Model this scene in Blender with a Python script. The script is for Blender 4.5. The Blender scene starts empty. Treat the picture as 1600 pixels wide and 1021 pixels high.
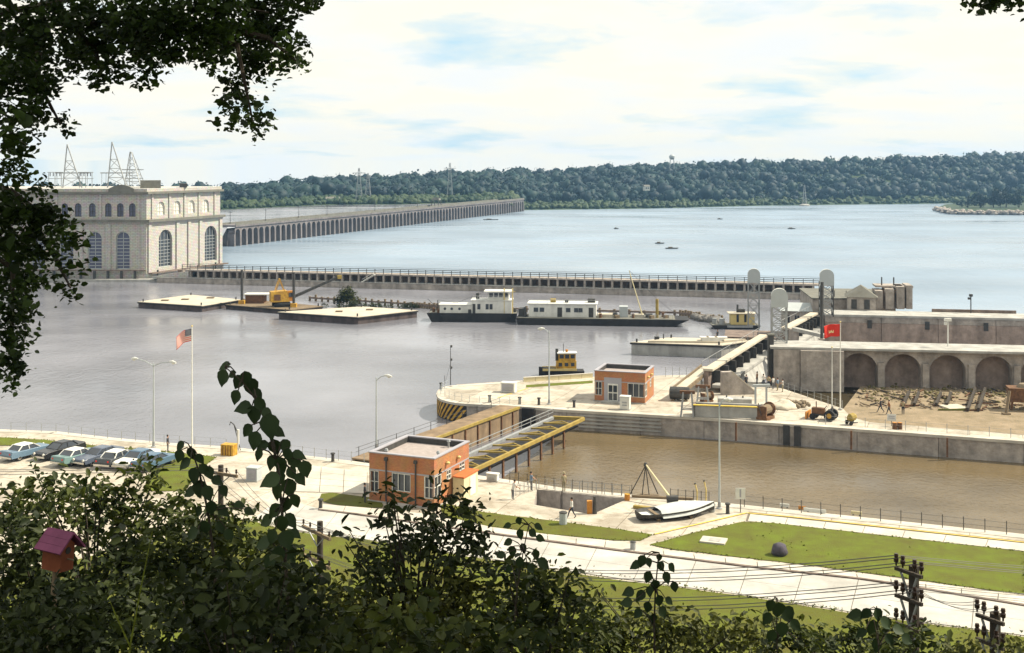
import bpy, bmesh, math, random
import numpy as np
from mathutils import Vector, Matrix
from mathutils.geometry import tessellate_polygon

SC = bpy.context.scene
COL = SC.collection
random.seed(7)
RNG = np.random.default_rng(11)
PI = math.pi

# ------------------------------------------------------------------ camera
CAM_Z, F, HZ = 30.5, 1900.0, 252.0          # eye height above the lock wall top, focal length and horizon row in photo pixels
cd = bpy.data.cameras.new('camera')
cam = bpy.data.objects.new('camera', cd)
COL.objects.link(cam)
cam.location = (0, 0, CAM_Z)
cam.rotation_euler = (PI / 2, 0, 0)
cd.sensor_fit = 'HORIZONTAL'
cd.sensor_width = 36.0
cd.lens = 36.0 * F / 1600.0
cd.shift_y = -(510.5 - HZ) / 1600.0
cd.clip_start = 0.1
cd.clip_end = 9000
SC.camera = cam

# ------------------------------------------------------------------ sky, sun, exposure
SUN_DIR = Vector((0.93, 0.16, 0.0)).normalized()
SUN_EL = math.radians(47)
W = bpy.data.worlds.new('World')
SC.world = W
W.use_nodes = True
nt = W.node_tree
nt.nodes.clear()


def wn(t, **kw):
    n = nt.nodes.new(t)
    for k, v in kw.items():
        setattr(n, k, v)
    return n


out = wn('ShaderNodeOutputWorld')
bg = wn('ShaderNodeBackground')
sky = wn('ShaderNodeTexSky', sky_type='NISHITA', sun_disc=False)
sky.sun_elevation = SUN_EL
sky.sun_rotation = math.atan2(SUN_DIR.x, SUN_DIR.y)
sky.air_density = 1.0
sky.dust_density = 0.6
sky.ozone_density = 2.0
tc = wn('ShaderNodeTexCoord')
sep = wn('ShaderNodeSeparateXYZ')
nt.links.new(tc.outputs['Generated'], sep.inputs[0])


def wmath(op, a, b=None, clamp=False):
    n = wn('ShaderNodeMath', operation=op, use_clamp=clamp)
    for i, v in enumerate((a, b)):
        if v is None:
            continue
        if isinstance(v, (int, float)):
            n.inputs[i].default_value = v
        else:
            nt.links.new(v, n.inputs[i])
    return n.outputs[0]


zc = wmath('MAXIMUM', sep.outputs[2], 0.0)
den = wmath('ADD', zc, 0.13)
cx = wmath('DIVIDE', sep.outputs[0], den)
cy = wmath('DIVIDE', sep.outputs[1], den)
cmb = wn('ShaderNodeCombineXYZ')
nt.links.new(cx, cmb.inputs[0])
nt.links.new(cy, cmb.inputs[1])
n1 = wn('ShaderNodeTexNoise')
n1.inputs['Scale'].default_value = 1.25
n1.inputs['Detail'].default_value = 7
n1.inputs['Roughness'].default_value = 0.58
n1.inputs['Distortion'].default_value = 0.25
nt.links.new(cmb.outputs[0], n1.inputs['Vector'])
cr = wn('ShaderNodeValToRGB')
cr.color_ramp.elements[0].position = 0.27
cr.color_ramp.elements[0].color = (0, 0, 0, 1)
cr.color_ramp.elements[1].position = 0.47
cr.color_ramp.elements[1].color = (1, 1, 1, 1)
nt.links.new(n1.outputs['Fac'], cr.inputs['Fac'])
n2 = wn('ShaderNodeTexNoise')
n2.inputs['Scale'].default_value = 1.7
n2.inputs['Detail'].default_value = 6
nt.links.new(cmb.outputs[0], n2.inputs['Vector'])
cr2 = wn('ShaderNodeValToRGB')                       # cloud body: pale grey-blue bellies to cream tops
cr2.color_ramp.elements[0].position = 0.32
cr2.color_ramp.elements[0].color = (9.2, 9.5, 9.4, 1)
cr2.color_ramp.elements[1].position = 0.58
cr2.color_ramp.elements[1].color = (10.2, 9.8, 8.5, 1)
nt.links.new(n2.outputs['Fac'], cr2.inputs['Fac'])
mixb = wn('ShaderNodeMix', data_type='RGBA')
mixb.inputs[0].default_value = 0.8
mixb.inputs[7].default_value = (5.8, 8.5, 10.0, 1)
nt.links.new(sky.outputs[0], mixb.inputs[6])
mixc = wn('ShaderNodeMix', data_type='RGBA')
nt.links.new(cr.outputs[0], mixc.inputs[0])
nt.links.new(mixb.outputs[2], mixc.inputs[6])
nt.links.new(cr2.outputs[0], mixc.inputs[7])
nt.links.new(mixc.outputs[2], bg.inputs[0])
bg.inputs[1].default_value = 0.07
nt.links.new(bg.outputs[0], out.inputs[0])

sd = bpy.data.lights.new('sun', 'SUN')
sd.energy = 5.0
sd.angle = math.radians(0.53)
sd.color = (1.0, 0.91, 0.74)
sun = bpy.data.objects.new('sun', sd)
COL.objects.link(sun)
sv = Vector((SUN_DIR.x * math.cos(SUN_EL), SUN_DIR.y * math.cos(SUN_EL), math.sin(SUN_EL)))
sun.rotation_euler = (-sv).to_track_quat('-Z', 'Y').to_euler()
sun.location = (200, 100, 200)

SC.view_settings.view_transform = 'Standard'
SC.view_settings.look = 'None'
SC.view_settings.gamma = 1.0
SC.view_settings.exposure = 0.6
SC.view_settings.use_curve_mapping = False
SC.cycles.max_bounces = 6
SC.cycles.transparent_max_bounces = 8
SC.cycles.volume_bounces = 0

ZW, ZL = -2.4, -12.0                        # upper pool level and lower river level


def G(px, py, z=0.0):
    """the point at height z that lies under pixel (px, py) of the 1600 px photograph"""
    d = F * (CAM_Z - z) / (py - HZ)
    return Vector(((px - 800.0) / F * d, d, z))


def AT(px, d, z=0.0):
    return Vector(((px - 800.0) / F * d, d, z))


def PD(px, py, d):
    return Vector(((px - 800.0) / F * d, d, CAM_Z - (py - HZ) * d / F))


# ------------------------------------------------------------------ materials
def new_mat(name):
    m = bpy.data.materials.new(name)
    m.use_nodes = True
    return m, m.node_tree, m.node_tree.nodes['Principled BSDF']


def node(t, tp, **kw):
    n = t.nodes.new(tp)
    for k, v in kw.items():
        setattr(n, k, v)
    return n


def mat(name, col, rough=0.7, var=0.25, scale=0.6, bump=0.0, bscale=8.0, metal=0.0, spec=0.3, col2=None, streak=0.0, detail=6):
    m, t, b = new_mat(name)
    b.inputs['Roughness'].default_value = rough
    b.inputs['Metallic'].default_value = metal
    b.inputs['Specular IOR Level'].default_value = spec
    geo = node(t, 'ShaderNodeNewGeometry')
    ns = node(t, 'ShaderNodeTexNoise')
    ns.inputs['Scale'].default_value = scale
    ns.inputs['Detail'].default_value = detail
    ns.inputs['Roughness'].default_value = 0.65
    t.links.new(geo.outputs['Position'], ns.inputs['Vector'])
    rp = node(t, 'ShaderNodeValToRGB')
    e = rp.color_ramp.elements
    c2 = col2 or tuple(c * (1 - var) for c in col)
    e[0].position, e[1].position = 0.3, 0.7
    e[0].color = (*c2, 1)
    e[1].color = (*[min(1, c * (1 + var * 0.5)) for c in col], 1)
    t.links.new(ns.outputs['Fac'], rp.inputs['Fac'])
    last = rp.outputs[0]
    if streak > 0:                           # run-off stains, long in z
        mp = node(t, 'ShaderNodeMapping')
        mp.inputs['Scale'].default_value = (0.7, 0.7, 0.12)
        t.links.new(geo.outputs['Position'], mp.inputs[0])
        n3 = node(t, 'ShaderNodeTexNoise')
        n3.inputs['Scale'].default_value = 1.0
        n3.inputs['Detail'].default_value = 5
        t.links.new(mp.outputs[0], n3.inputs['Vector'])
        r3 = node(t, 'ShaderNodeValToRGB')
        r3.color_ramp.elements[0].position = 0.38
        r3.color_ramp.elements[1].position = 0.62
        k = 1 - streak
        r3.color_ramp.elements[0].color = (k, k, k, 1)
        r3.color_ramp.elements[1].color = (1, 1, 1, 1)
        t.links.new(n3.outputs['Fac'], r3.inputs['Fac'])
        mx = node(t, 'ShaderNodeMix', data_type='RGBA', blend_type='MULTIPLY')
        mx.inputs[0].default_value = 1
        t.links.new(last, mx.inputs[6])
        t.links.new(r3.outputs[0], mx.inputs[7])
        last = mx.outputs[2]
    t.links.new(last, b.inputs['Base Color'])
    if bump > 0:
        nb = node(t, 'ShaderNodeTexNoise')
        nb.inputs['Scale'].default_value = bscale
        nb.inputs['Detail'].default_value = 5
        t.links.new(geo.outputs['Position'], nb.inputs['Vector'])
        bp = node(t, 'ShaderNodeBump')
        bp.inputs['Strength'].default_value = bump
        bp.inputs['Distance'].default_value = 0.2
        t.links.new(nb.outputs['Fac'], bp.inputs['Height'])
        t.links.new(bp.outputs[0], b.inputs['Normal'])
    return m


def brick_mat(name, c1, c2, mortar, scale=1.0, rot=0.0):
    m, t, b = new_mat(name)
    b.inputs['Roughness'].default_value = 0.85
    tcn = node(t, 'ShaderNodeTexCoord')
    mp = node(t, 'ShaderNodeMapping')
    sp = node(t, 'ShaderNodeSeparateXYZ')
    ad = node(t, 'ShaderNodeMath', operation='ADD')
    cb = node(t, 'ShaderNodeCombineXYZ')
    t.links.new(tcn.outputs['Object'], sp.inputs[0])
    t.links.new(sp.outputs[0], ad.inputs[0])
    t.links.new(sp.outputs[1], ad.inputs[1])
    t.links.new(ad.outputs[0], cb.inputs[0])
    t.links.new(sp.outputs[2], cb.inputs[1])
    bt = node(t, 'ShaderNodeTexBrick')
    bt.inputs['Color1'].default_value = (*c1, 1)
    bt.inputs['Color2'].default_value = (*c2, 1)
    bt.inputs['Mortar'].default_value = (*mortar, 1)
    bt.inputs['Scale'].default_value = scale
    bt.inputs['Mortar Size'].default_value = 0.012
    bt.inputs['Brick Width'].default_value = 0.21
    bt.inputs['Row Height'].default_value = 0.07
    t.links.new(cb.outputs[0], bt.inputs['Vector'])
    ns = node(t, 'ShaderNodeTexNoise')
    ns.inputs['Scale'].default_value = 0.9
    ns.inputs['Detail'].default_value = 5
    mx = node(t, 'ShaderNodeMix', data_type='RGBA', blend_type='MULTIPLY')
    mx.inputs[0].default_value = 0.35
    t.links.new(tcn.outputs['Object'], ns.inputs['Vector'])
    t.links.new(bt.outputs[0], mx.inputs[6])
    t.links.new(ns.outputs['Color'], mx.inputs[7])
    mx.blend_type = 'OVERLAY'
    t.links.new(mx.outputs[2], b.inputs['Base Color'])
    return m


def water_mat(name, deep, rough, wave, bump, stretch=(1, 1, 1), ior=1.33, spec=0.5, cvar=0.25, cscale=0.03):
    m, t, b = new_mat(name)
    b.inputs['Roughness'].default_value = rough
    b.inputs['IOR'].default_value = ior
    b.inputs['Specular IOR Level'].default_value = spec
    geo = node(t, 'ShaderNodeNewGeometry')
    mp = node(t, 'ShaderNodeMapping')
    mp.inputs['Scale'].default_value = stretch
    t.links.new(geo.outputs['Position'], mp.inputs[0])
    a = node(t, 'ShaderNodeTexNoise')
    a.inputs['Scale'].default_value = wave
    a.inputs['Detail'].default_value = 4
    a.inputs['Roughness'].default_value = 0.6
    t.links.new(mp.outputs[0], a.inputs['Vector'])
    bp = node(t, 'ShaderNodeBump')
    bp.inputs['Strength'].default_value = bump
    bp.inputs['Distance'].default_value = 0.35
    t.links.new(a.outputs['Fac'], bp.inputs['Height'])
    t.links.new(bp.outputs[0], b.inputs['Normal'])
    c = node(t, 'ShaderNodeTexNoise')
    c.inputs['Scale'].default_value = cscale
    c.inputs['Detail'].default_value = 4
    t.links.new(geo.outputs['Position'], c.inputs['Vector'])
    rp = node(t, 'ShaderNodeValToRGB')
    rp.color_ramp.elements[0].position = 0.35
    rp.color_ramp.elements[1].position = 0.65
    rp.color_ramp.elements[0].color = (*[v * (1 - cvar) for v in deep], 1)
    rp.color_ramp.elements[1].color = (*[v * (1 + cvar) for v in deep], 1)
    t.links.new(c.outputs['Fac'], rp.inputs['Fac'])
    t.links.new(rp.outputs[0], b.inputs['Base Color'])
    mp2 = node(t, 'ShaderNodeMapping')
    mp2.inputs['Scale'].default_value = (cscale * 0.6, cscale * 1.6, 1)
    mp2.inputs['Rotation'].default_value = (0, 0, 0.3)
    t.links.new(geo.outputs['Position'], mp2.inputs[0])
    w_ = node(t, 'ShaderNodeTexNoise')
    w_.inputs['Scale'].default_value = 1.0
    w_.inputs['Detail'].default_value = 5
    t.links.new(mp2.outputs[0], w_.inputs['Vector'])
    mr = node(t, 'ShaderNodeMapRange')
    mr.inputs['From Min'].default_value, mr.inputs['From Max'].default_value = 0.35, 0.65
    mr.inputs['To Min'].default_value, mr.inputs['To Max'].default_value = rough * 0.5, rough * 1.5
    t.links.new(w_.outputs['Fac'], mr.inputs['Value'])
    t.links.new(mr.outputs[0], b.inputs['Roughness'])
    ms_ = node(t, 'ShaderNodeMapRange')
    ms_.inputs['From Min'].default_value, ms_.inputs['From Max'].default_value = 0.35, 0.65
    ms_.inputs['To Min'].default_value, ms_.inputs['To Max'].default_value = bump * 0.45, bump * 1.6
    t.links.new(w_.outputs['Fac'], ms_.inputs['Value'])
    t.links.new(ms_.outputs[0], bp.inputs['Strength'])
    return m


def leaf_mat(name, c1, c2, trans=0.25, scale=1.5, rough=0.6):
    m, t, b = new_mat(name)
    b.inputs['Roughness'].default_value = rough
    b.inputs['Specular IOR Level'].default_value = 0.25
    geo = node(t, 'ShaderNodeNewGeometry')
    ns = node(t, 'ShaderNodeTexNoise')
    ns.inputs['Scale'].default_value = scale
    ns.inputs['Detail'].default_value = 3
    t.links.new(geo.outputs['Position'], ns.inputs['Vector'])
    rnd = node(t, 'ShaderNodeMath', operation='MULTIPLY_ADD')
    t.links.new(geo.outputs['Random Per Island'], rnd.inputs[0])
    rnd.inputs[1].default_value = 0.5
    rnd.inputs[2].default_value = -0.25
    ad = node(t, 'ShaderNodeMath', operation='ADD')
    t.links.new(ns.outputs['Fac'], ad.inputs[0])
    t.links.new(rnd.outputs[0], ad.inputs[1])
    rp = node(t, 'ShaderNodeValToRGB')
    rp.color_ramp.elements[0].position = 0.3
    rp.color_ramp.elements[1].position = 0.75
    rp.color_ramp.elements[0].color = (*c1, 1)
    rp.color_ramp.elements[1].color = (*c2, 1)
    t.links.new(ad.outputs[0], rp.inputs['Fac'])
    t.links.new(rp.outputs[0], b.inputs['Base Color'])
    tr = node(t, 'ShaderNodeBsdfTranslucent')
    t.links.new(rp.outputs[0], tr.inputs['Color'])
    ms = node(t, 'ShaderNodeMixShader')
    ms.inputs[0].default_value = trans
    t.links.new(b.outputs[0], ms.inputs[1])
    t.links.new(tr.outputs[0], ms.inputs[2])
    t.links.new(ms.outputs[0], t.nodes['Material Output'].inputs['Surface'])
    return m


def paved_mat(name, col, cell, rot=-0.36):
    m, t, b = new_mat(name)
    b.inputs['Roughness'].default_value = 0.88
    geo = node(t, 'ShaderNodeNewGeometry')
    mp = node(t, 'ShaderNodeMapping')
    mp.inputs['Rotation'].default_value = (0, 0, -rot)
    t.links.new(geo.outputs['Position'], mp.inputs[0])
    bt = node(t, 'ShaderNodeTexBrick')
    bt.offset = 0.0
    bt.inputs['Color1'].default_value = (1, 1, 1, 1)
    bt.inputs['Color2'].default_value = (0.86, 0.85, 0.84, 1)
    bt.inputs['Mortar'].default_value = (0.42, 0.38, 0.33, 1)
    bt.inputs['Scale'].default_value = 1.0
    bt.inputs['Mortar Size'].default_value = 0.035
    bt.inputs['Brick Width'].default_value = cell
    bt.inputs['Row Height'].default_value = cell * 0.8
    t.links.new(mp.outputs[0], bt.inputs['Vector'])
    last = None
    for sc_, lo_, p0, p1 in ((0.22, 0.66, 0.34, 0.55), (1.3, 0.8, 0.36, 0.52), (7.0, 0.88, 0.3, 0.6)):
        n_ = node(t, 'ShaderNodeTexNoise')
        n_.inputs['Scale'].default_value = sc_
        n_.inputs['Detail'].default_value = 7
        n_.inputs['Distortion'].default_value = 0.6
        t.links.new(geo.outputs['Position'], n_.inputs['Vector'])
        r_ = node(t, 'ShaderNodeValToRGB')
        r_.color_ramp.elements[0].position, r_.color_ramp.elements[1].position = p0, p1
        r_.color_ramp.elements[0].color = (lo_, lo_ * 0.97, lo_ * 0.92, 1)
        r_.color_ramp.elements[1].color = (1, 1, 1, 1)
        t.links.new(n_.outputs['Fac'], r_.inputs['Fac'])
        mx = node(t, 'ShaderNodeMix', data_type='RGBA', blend_type='MULTIPLY')
        mx.inputs[0].default_value = 1
        t.links.new(last or bt.outputs[0], mx.inputs[6])
        t.links.new(r_.outputs[0], mx.inputs[7])
        last = mx.outputs[2]
    mx = node(t, 'ShaderNodeMix', data_type='RGBA', blend_type='MULTIPLY')
    mx.inputs[0].default_value = 1
    mx.inputs[7].default_value = (*col, 1)
    t.links.new(last, mx.inputs[6])
    t.links.new(mx.outputs[2], b.inputs['Base Color'])
    return m


M = {}
M['concrete'] = paved_mat('concrete_bright', (0.52, 0.475, 0.40), 5.5)
M['slab'] = mat('concrete_slab', (0.52, 0.48, 0.41), 0.85, 0.3, 0.35, 0.12, 7, detail=9)
M['roadslab'] = mat('road_concrete', (0.47, 0.45, 0.41), 0.85, 0.34, 0.28, 0.12, 7, detail=9)
M['joint'] = mat('joint_earth', (0.16, 0.14, 0.11), 0.95)
M['wall'] = mat('stained_concrete', (0.43, 0.38, 0.335), 0.9, 0.4, 0.9, 0.4, 3, streak=0.28)
M['wallpale'] = mat('pale_concrete', (0.42, 0.41, 0.38), 0.9, 0.2, 0.6, 0.2, 3, streak=0.25)
M['walldark'] = mat('dark_concrete', (0.23, 0.175, 0.145), 0.85, 0.4, 0.9, 0.4, 3, streak=0.3)  # plain darker brown concrete tone
M['stone'] = brick_mat('powerhouse_masonry', (0.48, 0.465, 0.43), (0.43, 0.415, 0.385), (0.30, 0.27, 0.235), 0.16)
M['cornice'] = mat('shade_toned_cornice', (0.17, 0.165, 0.14), 0.9, 0.3, 0.6)  # under-eaves shading painted into this grey, which also covers roofs and decks
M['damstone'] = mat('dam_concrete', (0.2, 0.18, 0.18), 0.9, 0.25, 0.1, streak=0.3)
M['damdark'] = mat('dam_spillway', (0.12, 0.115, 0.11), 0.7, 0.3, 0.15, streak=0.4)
M['brick'] = brick_mat('red_brick', (0.31, 0.092, 0.03), (0.44, 0.165, 0.05), (0.33, 0.19, 0.1))
M['grey_panel'] = mat('grey_panel', (0.34, 0.33, 0.36), 0.6, 0.1)
M['roofing'] = mat('gravel_roof', (0.36, 0.31, 0.29), 0.95, 0.2, 2, 0.3, 15)
M['grass'] = mat('mown_grass', (0.092, 0.116, 0.006), 0.95, 0.4, 0.35, 0.5, 14, col2=(0.085, 0.07, 0.012), detail=9)
M['grassy'] = mat('bright_grass', (0.098, 0.13, 0.006), 0.95, 0.4, 0.5, 0.5, 14, col2=(0.088, 0.082, 0.012), detail=9)
M['slope'] = mat('bluff_soil', (0.055, 0.062, 0.02), 0.95, 0.5, 0.8, 0.5, 4, col2=(0.03, 0.03, 0.014))
M['dirt'] = mat('trodden_dirt', (0.255, 0.195, 0.13), 0.95, 0.4, 0.5, 0.4, 3, col2=(0.17, 0.135, 0.08))
M['brownwall'] = mat('brown_stained_wall', (0.38, 0.295, 0.245), 0.88, 0.35, 0.9, 0.4, 3, streak=0.3)
M['rubble'] = mat('rubble', (0.24, 0.19, 0.13), 0.95, 0.5, 1.5)
M['boulder'] = mat('dark_boulder', (0.085, 0.075, 0.095), 0.9, 0.4, 2, 0.3, 4)
M['weeds'] = mat('dry_weeds', (0.10, 0.10, 0.035), 0.95, 0.4, 1.5, col2=(0.14, 0.10, 0.05))
M['rock'] = mat('rock', (0.17, 0.16, 0.15), 0.9, 0.4, 1.5, 0.3, 4)
M['upper'] = water_mat('forebay_water', (0.175, 0.176, 0.2), 0.2, 1.0, 0.25, (1, 0.55, 1), cscale=0.03)
M['lockwater'] = water_mat('lock_water', (0.125, 0.092, 0.048), 0.14, 1.6, 0.24, (1, 0.7, 1), cscale=0.07)
M['basin'] = water_mat('basin_water', (0.042, 0.033, 0.018), 0.5, 1.5, 0.1, spec=0.06)
M['river'] = water_mat('river_water', (0.22, 0.285, 0.36), 0.3, 0.16, 0.6, (1, 0.4, 1), cscale=0.012, cvar=0.15)
M['steel'] = mat('grey_steel', (0.34, 0.35, 0.35), 0.5, 0.2, 2, metal=0.3)
M['darksteel'] = mat('dark_steel', (0.06, 0.058, 0.055), 0.6, 0.4, 2)
M['rust'] = mat('rusty_steel', (0.17, 0.085, 0.04), 0.85, 0.5, 2.5, col2=(0.07, 0.04, 0.025))
M['browngate'] = mat('weathered_gate_leaf', (0.26, 0.185, 0.115), 0.85, 0.3, 0.8, streak=0.3)
M['white'] = mat('white_paint', (0.74, 0.73, 0.67), 0.5, 0.12, 1.5, streak=0.18)
M['offwhite'] = mat('off_white_paint', (0.62, 0.62, 0.58), 0.6, 0.12, 1.0)
M['palegrey'] = mat('pale_grey_paint', (0.42, 0.45, 0.45), 0.55, 0.1, 1.0)
M['yellow'] = mat('yellow_paint', (0.6, 0.37, 0.04), 0.55, 0.35, 1.8, col2=(0.36, 0.17, 0.03), streak=0.25)
M['yelbeam'] = mat('dull_yellow_steel', (0.33, 0.24, 0.06), 0.7, 0.35, 1.2)
M['paleyel'] = mat('pale_yellow_paint', (0.60, 0.47, 0.19), 0.6, 0.15, 1.5)
M['lineyel'] = mat('yellow_line_paint', (0.66, 0.48, 0.08), 0.8, 0.25, 3)
M['orange'] = mat('orange_paint', (0.48, 0.2, 0.03), 0.6, 0.2, 2)
M['redroof'] = mat('orange_red_board', (0.5, 0.14, 0.04), 0.7, 0.2, 2)
M['cream'] = mat('cream_board', (0.62, 0.55, 0.34), 0.7, 0.1, 2)
M['hull'] = mat('black_hull', (0.028, 0.026, 0.026), 0.6, 0.4, 0.8, streak=0.4)
M['bargeside'] = mat('barge_side', (0.11, 0.085, 0.08), 0.7, 0.4, 0.8, streak=0.5)
M['bargedeck'] = mat('sandy_barge_deck', (0.50, 0.45, 0.36), 0.9, 0.2, 0.5, 0.3, 3)
M['wood'] = mat('weathered_timber', (0.20, 0.15, 0.095), 0.9, 0.35, 2, 0.3, 8)
M['pole'] = mat('creosoted_pole', (0.055, 0.045, 0.035), 0.9, 0.3, 4)
M['bark'] = mat('dark_bark', (0.05, 0.04, 0.028), 0.95, 0.4, 4, 0.5, 15)
M['glass'] = mat('dark_glass', (0.04, 0.048, 0.06), 0.12, 0.3, 0.7, spec=0.6)
M['blueglass'] = mat('powerhouse_glass', (0.085, 0.09, 0.15), 0.25, 0.3, 0.6, spec=0.5)
M['shade'] = mat('pale_window_blind', (0.66, 0.63, 0.55), 0.8, 0.06, 1)
M['skin'] = mat('skin', (0.42, 0.24, 0.16), 0.6, 0.1)
M['hair'] = mat('dark_hair', (0.03, 0.022, 0.016), 0.7)
M['tyre'] = mat('tyre_rubber', (0.02, 0.02, 0.02), 0.8)
M['chrome'] = mat('chrome', (0.6, 0.6, 0.6), 0.15, 0.05, metal=1.0)
M['canvas'] = mat('grey_canvas', (0.50, 0.52, 0.5), 0.85, 0.1, 1.5)
M['insul'] = mat('brown_insulator', (0.05, 0.03, 0.022), 0.3, 0.2)
M['wire'] = mat('grey_wire', (0.13, 0.125, 0.13), 0.5, 0.1)
M['pinkroof'] = mat('pink_board', (0.19, 0.05, 0.11), 0.7, 0.25, 8)
M['bhbox'] = mat('orange_brown_board', (0.18, 0.05, 0.02), 0.8, 0.25, 8)
M['flagred'] = mat('flag_red', (0.62, 0.035, 0.02), 0.8, 0.05)
M['flagwhite'] = mat('flag_white', (0.72, 0.68, 0.6), 0.8, 0.05)
M['flagblue'] = mat('flag_blue', (0.02, 0.035, 0.10), 0.8, 0.05)
M['mark'] = mat('flag_emblem', (0.75, 0.6, 0.3), 0.8, 0.05)
M['leaf_oak'] = leaf_mat('overhang_leaf', (0.014, 0.026, 0.006), (0.045, 0.08, 0.012), 0.32)
M['leaf_dark'] = leaf_mat('dark_leaf', (0.015, 0.024, 0.007), (0.045, 0.06, 0.012), 0.25)
M['leaf_mid'] = leaf_mat('mid_leaf', (0.02, 0.032, 0.007), (0.075, 0.092, 0.014), 0.3)
M['leaf_olive'] = leaf_mat('olive_leaf', (0.026, 0.034, 0.007), (0.09, 0.098, 0.014), 0.3)
M['leaf_big'] = leaf_mat('large_leaf', (0.018, 0.034, 0.014), (0.036, 0.06, 0.018), 0.12)
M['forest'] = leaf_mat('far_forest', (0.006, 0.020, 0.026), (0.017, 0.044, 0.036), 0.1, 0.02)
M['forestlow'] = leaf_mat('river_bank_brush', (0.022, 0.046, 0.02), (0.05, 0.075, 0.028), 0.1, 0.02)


# ------------------------------------------------------------------ mesh helpers
class MB:
    def __init__(s):
        s.v, s.f, s.mi = [], [], []

    def add(s, vs, fs, mi=0):
        n = len(s.v)
        s.v += [tuple(v) for v in vs]
        s.f += [tuple(i + n for i in f) for f in fs]
        s.mi += [mi] * len(fs)
        return s

    def box(s, c, size, rz=0.0, mi=0, taper=1.0):
        hx, hy, hz = size[0] / 2, size[1] / 2, size[2] / 2
        ca, sa = math.cos(rz), math.sin(rz)
        vs = []
        for z, k in ((-hz, 1), (hz, taper)):
            for x, y in ((-hx, -hy), (hx, -hy), (hx, hy), (-hx, hy)):
                x, y = x * k, y * k
                vs.append((c[0] + x * ca - y * sa, c[1] + x * sa + y * ca, c[2] + z))
        return s.add(vs, [(3, 2, 1, 0), (4, 5, 6, 7), (0, 1, 5, 4), (1, 2, 6, 5), (2, 3, 7, 6), (3, 0, 4, 7)], mi)

    def beam(s, p, q, w, h=None, mi=0, up=(0, 0, 1)):
        p, q = Vector(p), Vector(q)
        h = h or w
        d = (q - p)
        if d.length < 1e-6:
            return s
        d.normalize()
        u = Vector(up)
        if abs(d.dot(u)) > 0.97:
            u = Vector((1, 0, 0))
        r = d.cross(u).normalized()
        u = r.cross(d).normalized()
        vs = []
        for e in (p, q):
            for a, b in ((-1, -1), (1, -1), (1, 1), (-1, 1)):
                vs.append(e + r * (a * w / 2) + u * (b * h / 2))
        return s.add(vs, [(3, 2, 1, 0), (4, 5, 6, 7), (0, 1, 5, 4), (1, 2, 6, 5), (2, 3, 7, 6), (3, 0, 4, 7)], mi)

    def tube(s, pts, rad, n=8, mi=0, cap=True):
        pts = [Vector(p) for p in pts]
        if not isinstance(rad, (list, tuple)):
            rad = [rad] * len(pts)
        base = len(s.v)
        vs, fs = [], []
        for i, p in enumerate(pts):
            d = (pts[min(i + 1, len(pts) - 1)] - pts[max(i - 1, 0)])
            d = d.normalized() if d.length > 1e-9 else Vector((0, 0, 1))
            a = Vector((0, 0, 1)) if abs(d.z) < 0.9 else Vector((1, 0, 0))
            u = d.cross(a).normalized()
            w = d.cross(u)
            for k in range(n):
                t = 2 * PI * k / n
                vs.append(p + (u * math.cos(t) + w * math.sin(t)) * rad[i])
        for i in range(len(pts) - 1):
            for k in range(n):
                fs.append((i * n + k, i * n + (k + 1) % n, (i + 1) * n + (k + 1) % n, (i + 1) * n + k))
        if cap:
            fs.append(tuple(range(n - 1, -1, -1)))
            fs.append(tuple((len(pts) - 1) * n + k for k in range(n)))
        return s.add(vs, fs, mi)

    def prism(s, poly, z0, z1, mi=0):
        n = len(poly)
        ar = sum(poly[i][0] * poly[(i + 1) % n][1] - poly[(i + 1) % n][0] * poly[i][1] for i in range(n))
        if ar < 0:
            poly = list(poly)[::-1]
        vs = [(p[0], p[1], z0) for p in poly] + [(p[0], p[1], z1) for p in poly]
        fs = [tuple(range(n - 1, -1, -1)), tuple(range(n, 2 * n))]
        fs += [(i, (i + 1) % n, n + (i + 1) % n, n + i) for i in range(n)]
        return s.add(vs, fs, mi)

    def extrude(s, prof, axis_o, ax, ay, az, depth, mi=0):
        """2-D profile (a,b) in the plane (ax, ay) at axis_o, given depth along az"""
        o, ax, ay, az = Vector(axis_o), Vector(ax), Vector(ay), Vector(az)
        n = len(prof)
        vs = [o + ax * a + ay * b for a, b in prof] + [o + ax * a + ay * b + az * depth for a, b in prof]
        fs = [tuple(range(n - 1, -1, -1)), tuple(range(n, 2 * n))]
        fs += [(i, (i + 1) % n, n + (i + 1) % n, n + i) for i in range(n)]
        return s.add(vs, fs, mi)

    def lathe(s, prof, c, n=12, mi=0):
        vs, fs = [], []
        for r, z in prof:
            for k in range(n):
                t = 2 * PI * k / n
                vs.append((c[0] + r * math.cos(t), c[1] + r * math.sin(t), c[2] + z))
        for i in range(len(prof) - 1):
            for k in range(n):
                fs.append((i * n + k, i * n + (k + 1) % n, (i + 1) * n + (k + 1) % n, (i + 1) * n + k))
        fs.append(tuple(range(n - 1, -1, -1)))
        fs.append(tuple((len(prof) - 1) * n + k for k in range(n)))
        return s.add(vs, fs, mi)

    def flat(s, poly, z, holes=(), mi=0):
        rings = [[Vector((p[0], p[1], z)) for p in poly]] + [[Vector((p[0], p[1], z)) for p in h] for h in holes]
        tri = tessellate_polygon(rings)
        vs = [p for r in rings for p in r]
        fs = []
        for a, b, c in tri:
            A, B, C_ = vs[a], vs[b], vs[c]
            if (B - A).cross(C_ - A).z < 0:
                b, c = c, b
            fs.append((a, b, c))
        return s.add(vs, fs, mi)


def smooth(o, ang=None):
    me = o.data
    me.polygons.foreach_set('use_smooth', [True] * len(me.polygons))
    return o


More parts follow.
